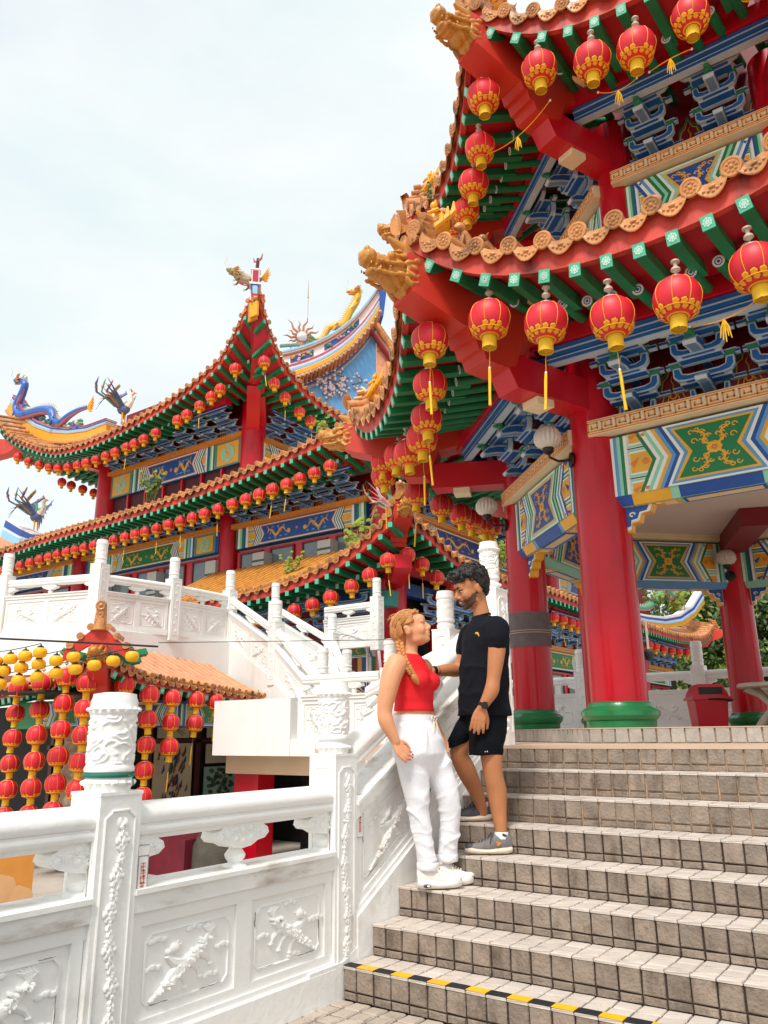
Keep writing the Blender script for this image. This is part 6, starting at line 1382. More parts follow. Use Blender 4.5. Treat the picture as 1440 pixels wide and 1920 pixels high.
b = MB(); b.tube([(-11.95, 10.95, 14.42), (-11.92, 10.95, 14.70), (-11.92, 10.95, 14.82)], [.06, .05, .04], 7, mat('spire maroon', '#5b1c2a', .5, .1)); 
for k in (-1, 1): b.tube([(-11.92, 10.95, 14.72), (-11.92+k*.14, 10.95, 14.77), (-11.92+k*.19, 10.95, 14.92)], [.033, .033, .01], 6, DPU)
o = obj('spire_crest', b); tag(o, 'forked crest rising from the tallest corner tip', 'roof ornament')
# far end ridge with its own dragon seen between the pavilion columns
ridge_band('far_ridge', 'white and blue swept ridge at the far end of the flank roof, seen between columns', [(-7.2, 26, 5.35), (-7.0, 28, 5.35), (-6.9, 30, 5.45), (-6.8, 32, 5.75), (-6.7, 34, 6.35), (-6.6, 35.6, 7.2)], .62, .3, [(GOLD, .35, .03), (LSKY, .12, .06), (PALP, .12, .03), (PBLU, .2, .05), (PALP, .2, .02)])
dragon('far_dragon', 'green dragon on the far ridge seen between the pavilion columns', [(-7.1, 27, 6.05), (-7.1, 28.5, 6.15), (-7, 29.6, 6.5), (-7, 30.6, 7.0), (-7, 31.4, 7.3), (-7, 32.2, 7.1), (-7, 33, 7.3)], .15, mat('plume green', '#4f9274', .5, .2), OCHR)
phoenix('porch_phoenix', 'pink feathered phoenix on the porch roof hip beneath the pavilion lanterns', (-6.9, 10.7, 5.75), .9, -.8, (PINK, PWHT, GREN, PINK))
# ================================================================ the couple
SKM = mat('skin tanned', '#bb7b52', 0.5, 0.08, 14, bump=.10, bscale=140, sss=.12, spec=.35); SKW = mat('skin fair', '#dc9a72', 0.48, 0.06, 14, bump=.07, bscale=140, sss=.12, spec=.35)
HRM = mat('hair black', '#15100e', 0.45, 0.2, 40, bump=.5, bscale=150); BRD = mat('beard brown', '#5e3f2c', 0.75, 0.25, 60, bump=.6, bscale=220)
HRW = mat('hair ginger blonde', '#bd7b3e', 0.42, 0.22, 35, bump=.5, bscale=140, stretch=(1, 1, .2)); TEE = mat('black cotton', '#11131c', 0.9, 0.12, 12, bump=.35, bscale=60, spec=.2)
SHO = mat('navy black jersey', '#080a12', 0.9, 0.12, 12, bump=.3, bscale=60, spec=.2); TOP = mat('red ribbed cotton', '#e0081a', 0.75, 0.06, 10, bump=.2, bscale=90)
LINEN = mat('white linen', '#ecebf0', 0.85, 0.03, 10, bump=.3, bscale=160); SOLE = mat('sole beige', '#d8c6b2', 0.7, 0.08); SHG = mat('grey knit shoe', '#74706e', 0.8, 0.15, 40, bump=.4, bscale=200)
SHD = mat('dark shoe trim', '#42444e', 0.7, 0.1); SHW = mat('white leather shoe', '#eee9e0', 0.5, 0.04); LIP = mat('lip rose', '#b5605a', 0.5, .05); TEE2 = mat('teeth', '#efe9df', 0.3, .03); EYEW = mat('eye white', '#e8e2dc', 0.2, .02); IRIS = mat('iris dark', '#2a1a12', 0.15, .05); BROWM = mat('brow dark', '#241611', .7, .1); BROWW = mat('brow light', '#a8743f', .7, .1); NAIL = mat('nail rose', '#c4305a', .25, .03)
STEEL = mat('watch metal', '#2c2c30', .3, .1, metal=.6); BANANA = mat('embroidery yellow', '#f0a818', .6, .05); LINES = mat('print white', '#e8e8e8', .6, .02); CORD = mat('cotton cord', '#e3d6c4', .8, .08)
PRZ = math.atan2(.58391, .81181)
def ring_loft(b, rings, m, n=28, M=None):
    """rings: (cx, cy, cz, along-forward half, along-left half, forward angle, power)"""
    P = []
    for cx, cy, cz, a, l, ang, *rest in rings:
        pw = rest[0] if rest else 2.0; tl = rest[1] if len(rest) > 1 else 0
        f = Vector((math.cos(ang), math.sin(ang), tl)); s = Vector((-math.sin(ang), math.cos(ang), 0)); row = []
        for i in range(n):
            t = 2*math.pi*i/n; c, d = math.cos(t), math.sin(t); c = math.copysign(abs(c)**(2/pw), c); d = math.copysign(abs(d)**(2/pw), d)
            row.append(Vector((cx, cy, cz))+f*(a*c)+s*(l*d))
        P.append(row)
    v = [p for r in P for p in r]; f = []; k = len(P)
    for j in range(k-1):
        for i in range(n): f.append((j*n+i, j*n+(i+1) % n, (j+1)*n+(i+1) % n, (j+1)*n+i))
    f.append(tuple(range(n))[::-1]); f.append(tuple((k-1)*n+i for i in range(n))); b.add(v, f, m, M)
def limb(b, pts, rs, m, n=16):
    """tapered limb with rounded ends, resampled smoothly"""
    P = [Vector(p) for p in pts]; N = len(P)
    def cr(a, u):
        f = u*(N-1); i = min(N-2, int(f)); f -= i; g = lambda k: a[max(0, min(N-1, k))]
        return .5*((2*g(i))+(g(i+1)-g(i-1))*f+(2*g(i-1)-5*g(i)+4*g(i+1)-g(i+2))*f*f+(-g(i-1)+3*g(i)-3*g(i+1)+g(i+2))*f**3)
    us = np.linspace(0, 1, (N-1)*5+1); Q = [cr(P, u) for u in us]; R = [float(cr(rs, u)) for u in us]
    b.tube(Q, R, n, m); b.ell(Q[0], (R[0],)*3, m, None, 12, 8); b.ell(Q[-1], (R[-1],)*3, m, None, 12, 8)
def hand(b, w, k, fdir, side, m, scale=1.0, curl=.25, thumb=None, nrm=None):
    """palm from wrist w to knuckles k; four unequal fingers along fdir, spread over 'side'; curl towards nrm; thumb from the palm side"""
    w = Vector(w); k = Vector(k); fdir = Vector(fdir).normalized(); side = Vector(side).normalized(); nrm = Vector(nrm).normalized(); s = scale
    c = (w+k)/2; ax = (k-w)
    for q in (-1, -.33, .33, 1): limb(b, [w+side*q*.014*s, c+side*q*.026*s, k+side*q*.031*s], [.015*s, .0135*s, .0115*s], m, 10)
    for q, L in ((-1, .066), (-.33, .078), (.33, .080), (1, .070)):
        p = k+side*q*.031*s; d = (fdir+side*q*.10).normalized(); pts = [p]; a = curl*.5
        for seg in (.45, .32, .23):
            dd = (d*math.cos(a)+nrm*math.sin(a)); p = p+dd*L*seg*s; pts.append(p); a += curl
        limb(b, pts, [.0105*s, .0098*s, .0090*s, .0075*s], m, 9)
    if thumb:
        t0 = w.lerp(k, .25)+side*thumb*.024*s; d = (ax.normalized()*.75+side*thumb*.55+nrm*.35).normalized()
        limb(b, [t0, t0+d*.035*s, t0+d*.055*s+ax.normalized()*.012*s, t0+d*.065*s+ax.normalized()*.034*s], [.0145*s, .0125*s, .011*s, .0085*s], m, 9)
def head_shapes(b, M, m, male):
    E = lambda c, r: b.ell(c, r, m, M, 20, 14)
    E((-.012, 0, .035), (.100, .077, .088)); E((.022, 0, -.015), (.078, .066, .088)); E((.036, 0, -.066), (.056, .052 if male else .048, .050)); E((.074, 0, -.088), (.024, .026 if male else .022, .024))
    E((.074, 0, .045), (.030, .052, .036))
    for s in (-1, 1):
        E((.083, s*.028, .022), (.018, .026, .010)); E((.058, s*.040, -.025), (.034, .024, .036)); ey = .074 if male else .086; E((-.012, s*ey, -.010), (.022, .011, .034)); E((-.02, s*(ey+.006), .008), (.016, .009, .016)); E((-.005, s*(ey-.012), -.012), (.016, .012, .022)); E((.02, s*.040, -.062), (.048, .018, .038))
        E((.104, s*.012, -.030), (.012, .010, .009))
    b.tube([Vector((.090, 0, .022)), Vector((.108 if male else .104, 0, -.002)), Vector((.122 if male else .116, 0, -.022)), Vector((.112 if male else .107, 0, -.033))], [.009, .011, .014 if male else .012, .010], 10, m, M)
    E((.095, 0, -.049), (.014, .024, .009)); E((.093, 0, -.066), (.013, .020, .009)); E((.082, 0, -.058), (.018, .03, .02))
def soften(me, HM, it=7):
    """blend the skull, cheek and jaw forms together, keeping nose, lips and ears"""
    bm = bmesh.new(); bm.from_mesh(me); Hi_ = HM.inverted(); vs_ = []
    for v in bm.verts:
        q = Hi_ @ v.co
        if q.length < .17 and q.x < .098 and abs(q.y) < .074 and q.z > -.125: vs_.append(v)
    for _ in range(it): bmesh.ops.smooth_vert(bm, verts=vs_, factor=.5, use_axis_x=True, use_axis_y=True, use_axis_z=True)
    bm.to_mesh(me); bm.free(); me.update()
def face_parts(t, M, male, iris):
    b = MB(); M0 = M; M = M if male else M @ T((-.006, 0, 0))
    for s in (-1, 1):
        b.ell((.083, s*.029, .006), (.0130, .0140, .0066 if male else .0090), EYEW, M, 12, 8); b.ell((.0940, s*.0290, .0055), (.0035, .0058, .0064), iris, M, 10, 6)
        b.tube([(.090, s*.016, .009), (.0975, s*.029, .0165), (.087, s*.043, .010)], [.003, .0042, .0025], 6, BROWM if male else BROWW, M)
    obj('eyes', b, t, world=False); b = MB()
    for s in (-1, 1): b.tube([(.103, s*.010, .027), (.102, s*.027, .035), (.086, s*.046, .028)], [.004, .0062 if male else .0045, .002], 7, BROWM if male else BROWW, M)
    obj('eyebrows', b, t, world=False); b = MB()
    b.tube([(.098, -.020, -.053), (.107, -.007, -.048), (.108, 0, -.0495), (.107, .007, -.048), (.098, .020, -.053)], [.002, .0042, .004, .0042, .002], 7, LIP, M); b.tube([(.097, -.018, -.060), (.104, 0, -.070), (.097, .018, -.060)], [.002, .0055, .002], 7, LIP, M)
    b.ell((.100, 0, -.058), (.006, .016, .0055), TEE2, M, 10, 6); obj('mouth', b, t, world=False)
def headM(c, f, up=(0, 0, 1), s=1.0):
    f = Vector(f).normalized(); l = Vector(up).cross(f).normalized(); u = f.cross(l); m = Matrix((f, l, u)).transposed().to_4x4(); m.translation = Vector(c); return m @ Matrix.Scale(s, 4)
def shoe(t, heel, toe, z, up, sole, trim, wd=.048, lace=None, chunky=0.0, mark=None):
    """sneaker from heel to toe (local x forward): wavy sole, shaped upper with collar, laces"""
    h = Vector(heel); e = Vector(toe); L = (Vector((e.x, e.y, 0))-Vector((h.x, h.y, 0))).length; d = Vector((e.x-h.x, e.y-h.y, 0)).normalized(); y = Vector((-d.y, d.x, 0)); M = Matrix((d, y, Vector((0, 0, 1)))).transposed().to_4x4(); M.translation = Vector((h.x, h.y, z))
    W = lambda u: wd*(.72+.30*math.sin(math.pi*min(1, u*.95+.12)))*(1 if u < .8 else max(.30, math.sqrt(max(0, 1-((u-.8)/.205)**2)))) * (1 if u > .08 else .78+u*2.7)
    us = np.linspace(0, 1, 18); b = MB(); sh = .030+chunky; rings = []
    def sect(u, z0, z1, k0, k1, top=None):
        w = W(u); x = u*L; n = 14; r = []
        for i in range(n):
            a = 2*math.pi*i/n; cy, cz = math.cos(a), math.sin(a); zz = z0+(z1-z0)*(cz+1)/2; ww = w*(k0+(k1-k0)*(cz+1)/2); r.append((x, math.copysign(abs(cy)**.6, cy)*ww, zz))
        return r
    lift = lambda u: .012*max(0, (u-.7)/.3)**2+.006*max(0, (.12-u)/.12)
    P = [sect(u, .0+lift(u), sh*(1.15+.45*max(0, .45-u)+.12*math.sin(u*9))+lift(u), 1.0, 1.06) for u in us]
    def loft(P, m):
        n = len(P[0]); v = [q for r in P for q in r]; f = []
        for j in range(len(P)-1):
            for i in range(n): f.append((j*n+i, j*n+(i+1) % n, (j+1)*n+(i+1) % n, (j+1)*n+i))
        f.append(tuple(range(n))); f.append(tuple((len(P)-1)*n+i for i in range(n))[::-1]); b.add(v, f, m, M)
    loft(P, sole); obj('sole', b, t, world=False); b = MB()
    top = lambda u: interp(u, [0, .05, .12, .30, .42, .58, .75, .9, 1], [.085, .115, .122, .112, .100, .078, .062, .050, .034])+chunky*.7
    P = [sect(u, sh*.7, top(u)+lift(u), .98, .55 if u > .35 else .72) for u in us]; loft(P, up)
    for u, r in ((.89, .03),): b.ell((u*L, 0, sh+.010), (.034, W(.86)*.80, .022 if not chunky else .014), trim, M, 12, 7)
    b.tube([(.06*L+.07*L*math.cos(a)+.12*L, .034*math.sin(a), .112+.010*math.cos(a+.3)+chunky*.7) for a in np.linspace(0, 6.283, 18)], .011, 7, trim, M)
    obj('upper', b, t, world=False)
    b = MB(); lm = lace or trim
    for i in range(5):
        u = .40+.065*i; zz = top(u)+lift(u)+.002; b.tube([(u*L, -.024+.002*i, zz-.010), (u*L+.006, 0, zz+.003), (u*L+.012, .024-.002*i, zz-.010)], .0038, 5, lm, M)
    for s in (-1, 1): b.tube([(.38*L, 0, top(.38)+.006), (.41*L, s*.02, top(.4)+.014), (.45*L, s*.036, top(.42)-.006), (.48*L, s*.046, top(.45)-.03)], .003, 5, lm, M)
    obj('laces', b, t, world=False)
    if mark:
        b = MB()
        for s in (-1, 1):
            for a in (0, 1, 2): b.tube([((.24+.02*a)*L, s*(W(.3)*.90), .062-.006*a), ((.30+.02*a)*L, s*(W(.3)*.93), .064-.006*a), ((.34-.01*a)*L, s*W(.3)*.9, .070-.006*a)], .004, 5, mark, M)
        obj('side_mark', b, t, world=False)
# ---------------------------------------------------------------- the man
MO = (.303, 1.179, 4*H); man = thing('person', 'bearded man in black T-shirt and shorts standing on the steps, looking down at the woman', 'person', MO, PRZ, 'couple on the stairs')
FA = math.atan2(-.377, -.927); f2 = Vector((-.927, -.377, 0)); l2 = Vector((.377, -.927, 0))
b = MB(); m = SKM
ring_loft(b, [(.01, .10, .72, .10, .14, FA), (.012, .10, .85, .11, .155, FA), (.02, .10, 1.0, .10, .145, FA), (.035, .105, 1.2, .11, .165, FA), (.04, .105, 1.32, .10, .165, FA), (.035, .10, 1.40, .075, .11, FA), (.03, .098, 1.44, .055, .06, FA)], m)
limb(b, [(.04, .10, 1.38), (.028, .10, 1.46), (.012, .098, 1.545), (.0, .098, 1.60)], [.062, .056, .054, .055], m)
HMM = headM((-.034, .088, 1.630), (-.92, -.27, -.32), s=1.06); head_shapes(b, HMM, m, True)
limb(b, [(.092, -.065, 1.355), (.092, -.10, 1.25), (.074, -.115, 1.13), (.056, -.12, 1.03), (.040, -.128, .96), (.005, -.13, .90), (-.024, -.128, .855)], [.066, .058, .051, .043, .046, .036, .028], m)
hand(b, (-.026, -.128, .85), (-.050, -.130, .782), (-.16, .0, -1), (1, -.12, -.16), m, 1.08, .16, 1, (-.1, 1, .1))
limb(b, [(-.035, .27, 1.35), (-.075, .31, 1.23), (-.115, .31, 1.125), (-.20, .265, 1.115), (-.30, .21, 1.104)], [.062, .05, .046, .043, .029], m)
hand(b, (-.30, .21, 1.104), (-.365, .17, 1.095), (-1, -.35, -.15), (0, .15, 1), m, 1.05, .12, 1, (.3, -1, 0))
limb(b, [(.028, .03, .80), (.034, .0, .62), (.043, -.005, .46), (.062, .012, .36), (.068, .01, .25), (.076, .0, .12), (.078, 0, .06)], [.085, .074, .060, .062, .050, .036, .038], m)
limb(b, [(-.0, .19, .80), (-.09, .17, .68), (-.148, .165, .585), (-.10, .21, .47), (-.045, .265, .36), (-.0, .31, .24), (.005, .325, .20)], [.092, .076, .060, .062, .050, .036, .036], m)
body = remesh(b, .0058, 'body', [SKM, BRD], 3); soften(body, HMM)
Hm = HMM.inverted()
for p in body.polygons:
    q = Hm @ p.center; n = nz(q, 90)*.008
    if q.z > -.13 and q.x > -.012 and q.z < -.020-.028*min(1, max(0, q.x-.01)/.06)+n and q.length < .16:
        lips = q.x > .084 and abs(q.y) < .024 and -.074 < q.z < -.044
        if not lips and q.z > -.062-.62*(q.x+.01)+n and q.x > .004-.30*(q.z+.03)*(1 if q.z < -.03 else 0)+n*1.6: p.material_index = 1
obj('body', body, man, world=False)
face_parts(man, HMM, True, IRIS)
b = MB(); rr = random.Random(11)   # curly hair
for i in range(800):
    u, v = rr.random(), rr.random(); th = u*2*math.pi; ph = math.acos(1-1.55*v); d = Vector((math.sin(ph)*math.cos(th), math.sin(ph)*math.sin(th), math.cos(ph)))
    p = Vector((-.018+d.x*.106, d.y*.083, .045+d.z*.098))
    if d.x > .35 and p.z < .085-(.02 if d.x > .7 else 0): continue
    if d.x > -.05 and d.z < .05: continue
    k = rr.uniform(.009, .017)*(1.1 if d.z > .4 else .9); b.ell(p+d*rr.uniform(0, .015)*(1 if d.z > .2 else .3), (k, k, k*.9), HRM, HMM, 8, 6)
for i in range(40): b.ell((.07+rr.uniform(-.02, .04), rr.uniform(-.055, .055), .112+rr.uniform(-.012, .03)), (.017, .017, .015), HRM, HMM, 8, 6)
b.ell((-.02, 0, .045), (.105, .080, .095), HRM, HMM, 18, 12) if False else None
b.ell((-.035, 0, .05), (.088, .079, .090), HRM, HMM, 18, 12); b.ell((-.07, 0, -.01), (.045, .062, .06), HRM, HMM, 14, 9)
obj('hair', fold(remesh(b, .005, 'hair', [HRM], 1), .005, lambda p: nz(p, 90)), man, world=False)
b = MB(); rr = random.Random(31); HRM2 = mat('hair dark brown', '#2a1d17', .45, .2, 40)
for i in range(620):
    u, v = rr.random(), rr.random(); th = u*2*math.pi; ph = math.acos(1-1.5*v); d = Vector((math.sin(ph)*math.cos(th), math.sin(ph)*math.sin(th), math.cos(ph)))
    p = Vector((-.018+d.x*.112, d.y*.088, .047+d.z*.106))
    if d.x > .35 and p.z < .088: continue
    if d.x > -.05 and d.z < .08: continue
    t = d.orthogonal().normalized(); t = Matrix.Rotation(rr.uniform(0, 6.28), 3, d) @ t; w = d.cross(t); r = rr.uniform(.005, .010)*(1.2 if d.z > .3 else .7); g = rr.uniform(.010, .024)*(1 if d.z > .2 else .4)
    b.tube([p+d*(g*q/7)+t*r*math.cos(q*1.1)+w*r*math.sin(q*1.1) for q in range(8)], [.0024]*7+[.0008], 4, HRM if rr.random() < .7 else HRM2, HMM, cap=False)
obj('hair_curls', b, man, world=False)
b = MB()
for s in (-1, 1): b.tube([(.109, s*.003, -.041), (.106, s*.014, -.043), (.097, s*.025, -.055), (.090, s*.026, -.070)], [.0045, .0055, .005, .003], 7, BRD, HMM)
b.ell((.088, 0, -.094), (.013, .020, .014), BRD, HMM, 10, 7)
obj('moustache', fold(b.mesh('moustache'), .002, lambda p: nz(p, 120)), man, world=False)
b = MB(); n_ = lambda z: 0   # T-shirt
ring_loft(b, [(.018, .10, .808, .160, .192, FA, 2.2), (.018, .10, .86, .156, .188, FA, 2.2), (.016, .10, .95, .150, .182, FA, 2.2), (.022, .102, 1.08, .143, .182, FA, 2.2), (.038, .105, 1.20, .140, .192, FA, 2.2), (.046, .105, 1.30, .132, .200, FA, 2.3), (.045, .104, 1.36, .118, .188, FA, 2.2), (.042, .102, 1.405, .095, .135, FA), (.036, .10, 1.435, .075, .082, FA), (.030, .099, 1.452, .064, .066, FA)], TEE, 36)
limb(b, [(.075, -.01, 1.36), (.098, -.075, 1.345), (.096, -.104, 1.29), (.094, -.108, 1.262)], [.075, .082, .076, .070], TEE); limb(b, [(-.0, .20, 1.36), (-.04, .28, 1.34), (-.065, .31, 1.25)], [.075, .078, .072], TEE)
tee = remesh(b, .007, 'tee_shirt', [TEE], 3)
crease = lambda a: 2*(1-abs(math.sin(a)))**2.2-.5
fold(tee, .0095, lambda p: crease(p.z*17+p.x*9+nz(p, 5)*3.2)*max(0, nz(p, 4.5)+.45)*min(1, max(0, (1.36-p.z)*5))+.5*crease(p.x*22-p.z*8+nz(p, 6)*3)*max(0, nz(p+Vector((3, 1, 2)), 4))+.45*nz(p, 14))
obj('tee_shirt', tee, man, world=False)
b = MB(); hm_ = [Vector((.018, .10, .818))+f2*(.163*math.copysign(abs(math.cos(a))**.91, math.cos(a)))+l2*(.195*math.copysign(abs(math.sin(a))**.91, math.sin(a))) for a in np.linspace(0, 6.283, 40)]; b.tube(hm_, .0022, 5, TEE); obj('hem_stitch', b, man, world=False)
b = MB(); q = Vector((-.050, -.042, 1.318))
lo = Vector((.04, .10, 1.318))+f2*.100-l2*-.085
lo = Vector((.046, .105, 1.32))+f2*.106+l2*.098
for a in range(2): b.tube([lo+l2*.018+Vector((0, 0, -.018))+f2*.004, lo+l2*.004+Vector((0, 0, .002+.004*a))+f2*.007, lo-l2*.014+Vector((0, 0, .008-.006*a))+f2*.010, lo-l2*.022+Vector((0, 0, .004))+f2*.010], [.003, .006, .006, .003], 6, BANANA)
obj('shirt_emblem', b, man, world=False)
b = MB(); b.lathe([(.062, 0), (.068, .006), (.064, .014)], 24, TEE, T((.028, .098, 1.445)) @ SC(1.0, 1.02, 1) @ RY(-.25), cap=False); obj('collar', b, man, world=False)
b = MB()
ring_loft(b, [(.018, .10, .70, .125, .165, FA), (.018, .10, .80, .135, .172, FA), (.018, .10, .90, .130, .165, FA)], SHO)
ring_loft(b, [(-.001, .005, .572, .098, .096, FA, 2.4), (.014, .012, .66, .110, .108, FA, 2.4), (.030, .03, .76, .122, .116, FA), (.028, .05, .86, .12, .116, FA)], SHO)
ring_loft(b, [(-.155, .165, .635, .086, .082, FA-.2, 2.2, -.35), (-.11, .165, .70, .105, .095, FA-.2, 2.2, -.3), (-.05, .165, .77, .115, .105, FA), (.0, .16, .85, .11, .11, FA)], SHO)
sh_ = remesh(b, .007, 'shorts', [SHO], 2); fold(sh_, .008, lambda p: crease(p.z*20+p.x*14+nz(p, 6)*3)*max(0, nz(p, 5)+.3)+.5*nz(p, 13)); obj('shorts', sh_, man, world=False)
b = MB()
for a in (0, 1): b.tube([(-.005+.012*a, -.086, .625-.004*a), (-.012+.012*a, -.094, .592)], [.0028, .0028], 5, LINES)
obj('short_print', b, man, world=False)
b = MB(); wr = Vector((-.016, -.128, .868)); ax = Vector((-.029, .002, -.045)).normalized(); q = ax.to_track_quat('Z', 'Y').to_matrix().to_4x4()
b.lathe([(.033, -.010), (.0345, 0), (.033, .010)], 22, BLACK, T(wr) @ q, cap=False); wf = T(wr+Vector((.004, -.036, 0))) @ RX(math.pi/2); b.lathe([(.021, -.004), (.022, .002), (.019, .008), (.017, .008)], 20, STEEL, wf); b.lathe([(.0165, .0085), (0, .0085)], 20, mat('watch dial', '#08080a', .15, .05), wf, cap=False)
for a in range(4): b.tube([(wr.x+.004+.023*math.cos(a*1.57+.8), wr.y-.036, wr.z+.023*math.sin(a*1.57+.8)), (wr.x+.004+.026*math.cos(a*1.57+.8), wr.y-.038, wr.z+.026*math.sin(a*1.57+.8))], .002, 5, STEEL)
obj('wristwatch', b, man, world=False)
b = MB(); d = Vector((-.1, -.055, -.011)).normalized(); b.lathe([(.033, -.012), (.035, 0), (.033, .012)], 18, BLACK, T((-.292, .214, 1.105)) @ d.to_track_quat('Z', 'Y').to_matrix().to_4x4(), cap=False); b.lathe([(.033, -.003), (.035, 0), (.033, .004)], 18, STEEL, T((-.268, .228, 1.107)) @ d.to_track_quat('Z', 'Y').to_matrix().to_4x4(), cap=False); obj('wristband', b, man, world=False)
b = MB(); TAT = mat('tattoo ink', '#4a3528', .6, .1)
for i, (x, z, x2, z2) in enumerate(((.102, 1.135, .110, 1.145), (.108, 1.15, .110, 1.13), (.100, 1.142, .106, 1.12), (.11, 1.125, .104, 1.118))): b.tube([(x, -.152, z), (x2, -.149, z2)], .0022, 4, TAT)
obj('tattoo', b, man, world=False)
shoe(man, (.135, .0, 0), (-.150, -.005, 0), .004, SHG, SOLE, SHD, .050, SHD, 0, mat('shoe mark orange', '#e08a30', .5, .05)); shoe(man, (.060, .345, 0), (-.215, .31, 0), H+.004, SHD, SOLE, SHD, .050, SHD)
b = MB(); b.lathe([(.041, 0), (.043, .03), (.040, .04)], 16, LINES, T((.078, 0, .088)), cap=False); b.lathe([(.040, 0), (.042, .02), (.039, .03)], 16, mat('sock pink', '#d8b2a8', .8, .05), T((.006, .325, .155+.09)), cap=False); obj('socks', b, man, world=False)
# ---------------------------------------------------------------- the woman
WO = (.164, .829, 3*H); wom = thing('person', 'woman with braided ginger hair in red crop top and white trousers leaning on the rail', 'person', WO, PRZ, 'couple on the stairs')
FW = math.atan2(-.55, .83); fw = Vector((.83, -.55, 0)); lw = Vector((.55, .83, 0)); m = SKW
b = MB()
ring_loft(b, [(-.11, .06, .70, .12, .14, FW), (-.115, .06, .80, .13, .155, FW), (-.125, .058, .92, .105, .135, FW), (-.128, .056, 1.0, .098, .125, FW), (-.128, .055, 1.12, .10, .13, FW), (-.138, .053, 1.22, .095, .145, FW), (-.148, .05, 1.285, .074, .138, FW), (-.150, .05, 1.32, .060, .085, FW), (-.147, .05, 1.345, .048, .052, FW)], m)
limb(b, [(-.150, .05, 1.31), (-.146, .05, 1.36), (-.138, .05, 1.42), (-.135, .05, 1.46)], [.055, .047, .045, .047], m)
HWM = headM((-.132, .045, 1.488), (.92, -.24, .28), s=.97); head_shapes(b, HWM, m, False)
limb(b, [(-.232, -.085, 1.262), (-.262, -.112, 1.20), (-.290, -.135, 1.09), (-.308, -.145, .985), (-.300, -.152, .93), (-.272, -.155, .87), (-.245, -.155, .815)], [.066, .064, .054, .045, .046, .037, .027], m)
hand(b, (-.245, -.155, .812), (-.218, -.160, .765), (.75, .05, -.62), (-.35, -.25, -.55), m, .93, .18, -1, (.1, 1, .05))
limb(b, [(-.055, .195, 1.262), (-.06, .24, 1.16), (-.045, .25, 1.05), (-.01, .245, .95), (.03, .23, .865)], [.058, .046, .040, .035, .026], m)
hand(b, (.03, .23, .865), (.055, .21, .80), (.05, -.25, -1), (.9, .3, 0), m, .93, .3, -1, (-.2, -.9, 0))
body = remesh(b, .0056, 'body', [SKW], 3); soften(body, HWM); obj('body', body, wom, world=False)
face_parts(wom, HWM, False, mat('iris blue', '#4d6a80', .15, .05))
b = MB()   # hair combed back from the brow
b.ell((-.020, 0, .040), (.108, .083, .094), HRW, HWM, 24, 16); b.ell((-.085, 0, .005), (.062, .074, .080), HRW, HWM, 18, 12); b.ell((-.09, -.02, -.055), (.040, .045, .045), HRW, HWM, 14, 10)
for s in (-1, 1):
    for i in range(9):
        a = i/8; b.tube([(.075-.035*a, s*(.030+.042*a), .112-.068*a), (.02-.02*a, s*(.062+.026*a), .105-.075*a), (-.06, s*(.080-.004*a), .05-.07*a), (-.105, s*(.05-.03*a)-.01, -.03-.025*a)], [.006, .010, .012, .012], 8, HRW, HWM)
hm = remesh(b, .0055, 'hair', [HRW], 3)
Hi = HWM.inverted()
def strand(p):
    q = Hi @ p; return math.sin(math.atan2(q.z-.02, q.y+.001)*52+nz(q, 14)*2.6)
# keep the face clear: pull hair in front of the ears back under the skin
for v in hm.vertices:
    q = Hi @ v.co
    if q.x > .045 and q.z < .092-.55*max(0, abs(q.y)-.045): v.co = HWM @ Vector((q.x-.055, q.y*.8, q.z))
    elif q.x > -.040 and q.z < .026: v.co = HWM @ Vector((q.x-.02, q.y*.8, q.z))
fold(hm, .0014, strand); obj('hair', hm, wom, world=False)
HRW2 = mat('hair light strand', '#d69a5a', 0.4, 0.15, 40); HRW3 = mat('hair dark strand', '#8a5326', 0.45, 0.2, 40)
b = MB(); rr = random.Random(21); end = Vector((-.80, -.12, -.58)).normalized()
for i in range(420):
    a = rr.uniform(-1.42, 1.42); st0 = Vector((.70*math.cos(a*.75)+.02, math.sin(a), .62*math.cos(a)+.16)).normalized(); om = math.acos(max(-1, min(1, st0.dot(end)))); pts = []; k = 1.010+rr.uniform(-.010, .012); j1 = Vector((rr.gauss(0, .010), rr.gauss(0, .010), rr.gauss(0, .010))); u1 = rr.uniform(.86, 1.0)
    for u in np.linspace(rr.uniform(0, .12), u1, 9):
        d = (st0*math.sin((1-u)*om)+end*math.sin(u*om))/math.sin(om)+j1*math.sin(u*3.1); pts.append((-.020+d.x*.111*k, d.y*.0865*k, .040+d.z*.0975*k))
    b.tube(pts, [.0012, .0024, .0027, .0027, .0027, .0027, .0026, .0024, .0014], 4, rr.choice((HRW, HRW, HRW2, HRW3)), HWM, cap=False)
for i in range(26):   # loose flyaway strands
    d = Vector((rr.uniform(-.8, .6), rr.uniform(-.9, .9), rr.uniform(.2, 1))).normalized(); p = Vector((-.020+d.x*.112, d.y*.087, .04+d.z*.098)); t = Vector((-1, rr.uniform(-.5, .5), -.3)); b.tube([p, p+t*.02+d*.008, p+t*.045+d*.010], [.0012, .0011, .0006], 3, HRW2, HWM, cap=False)
obj('hair_strands', b, wom, world=False)
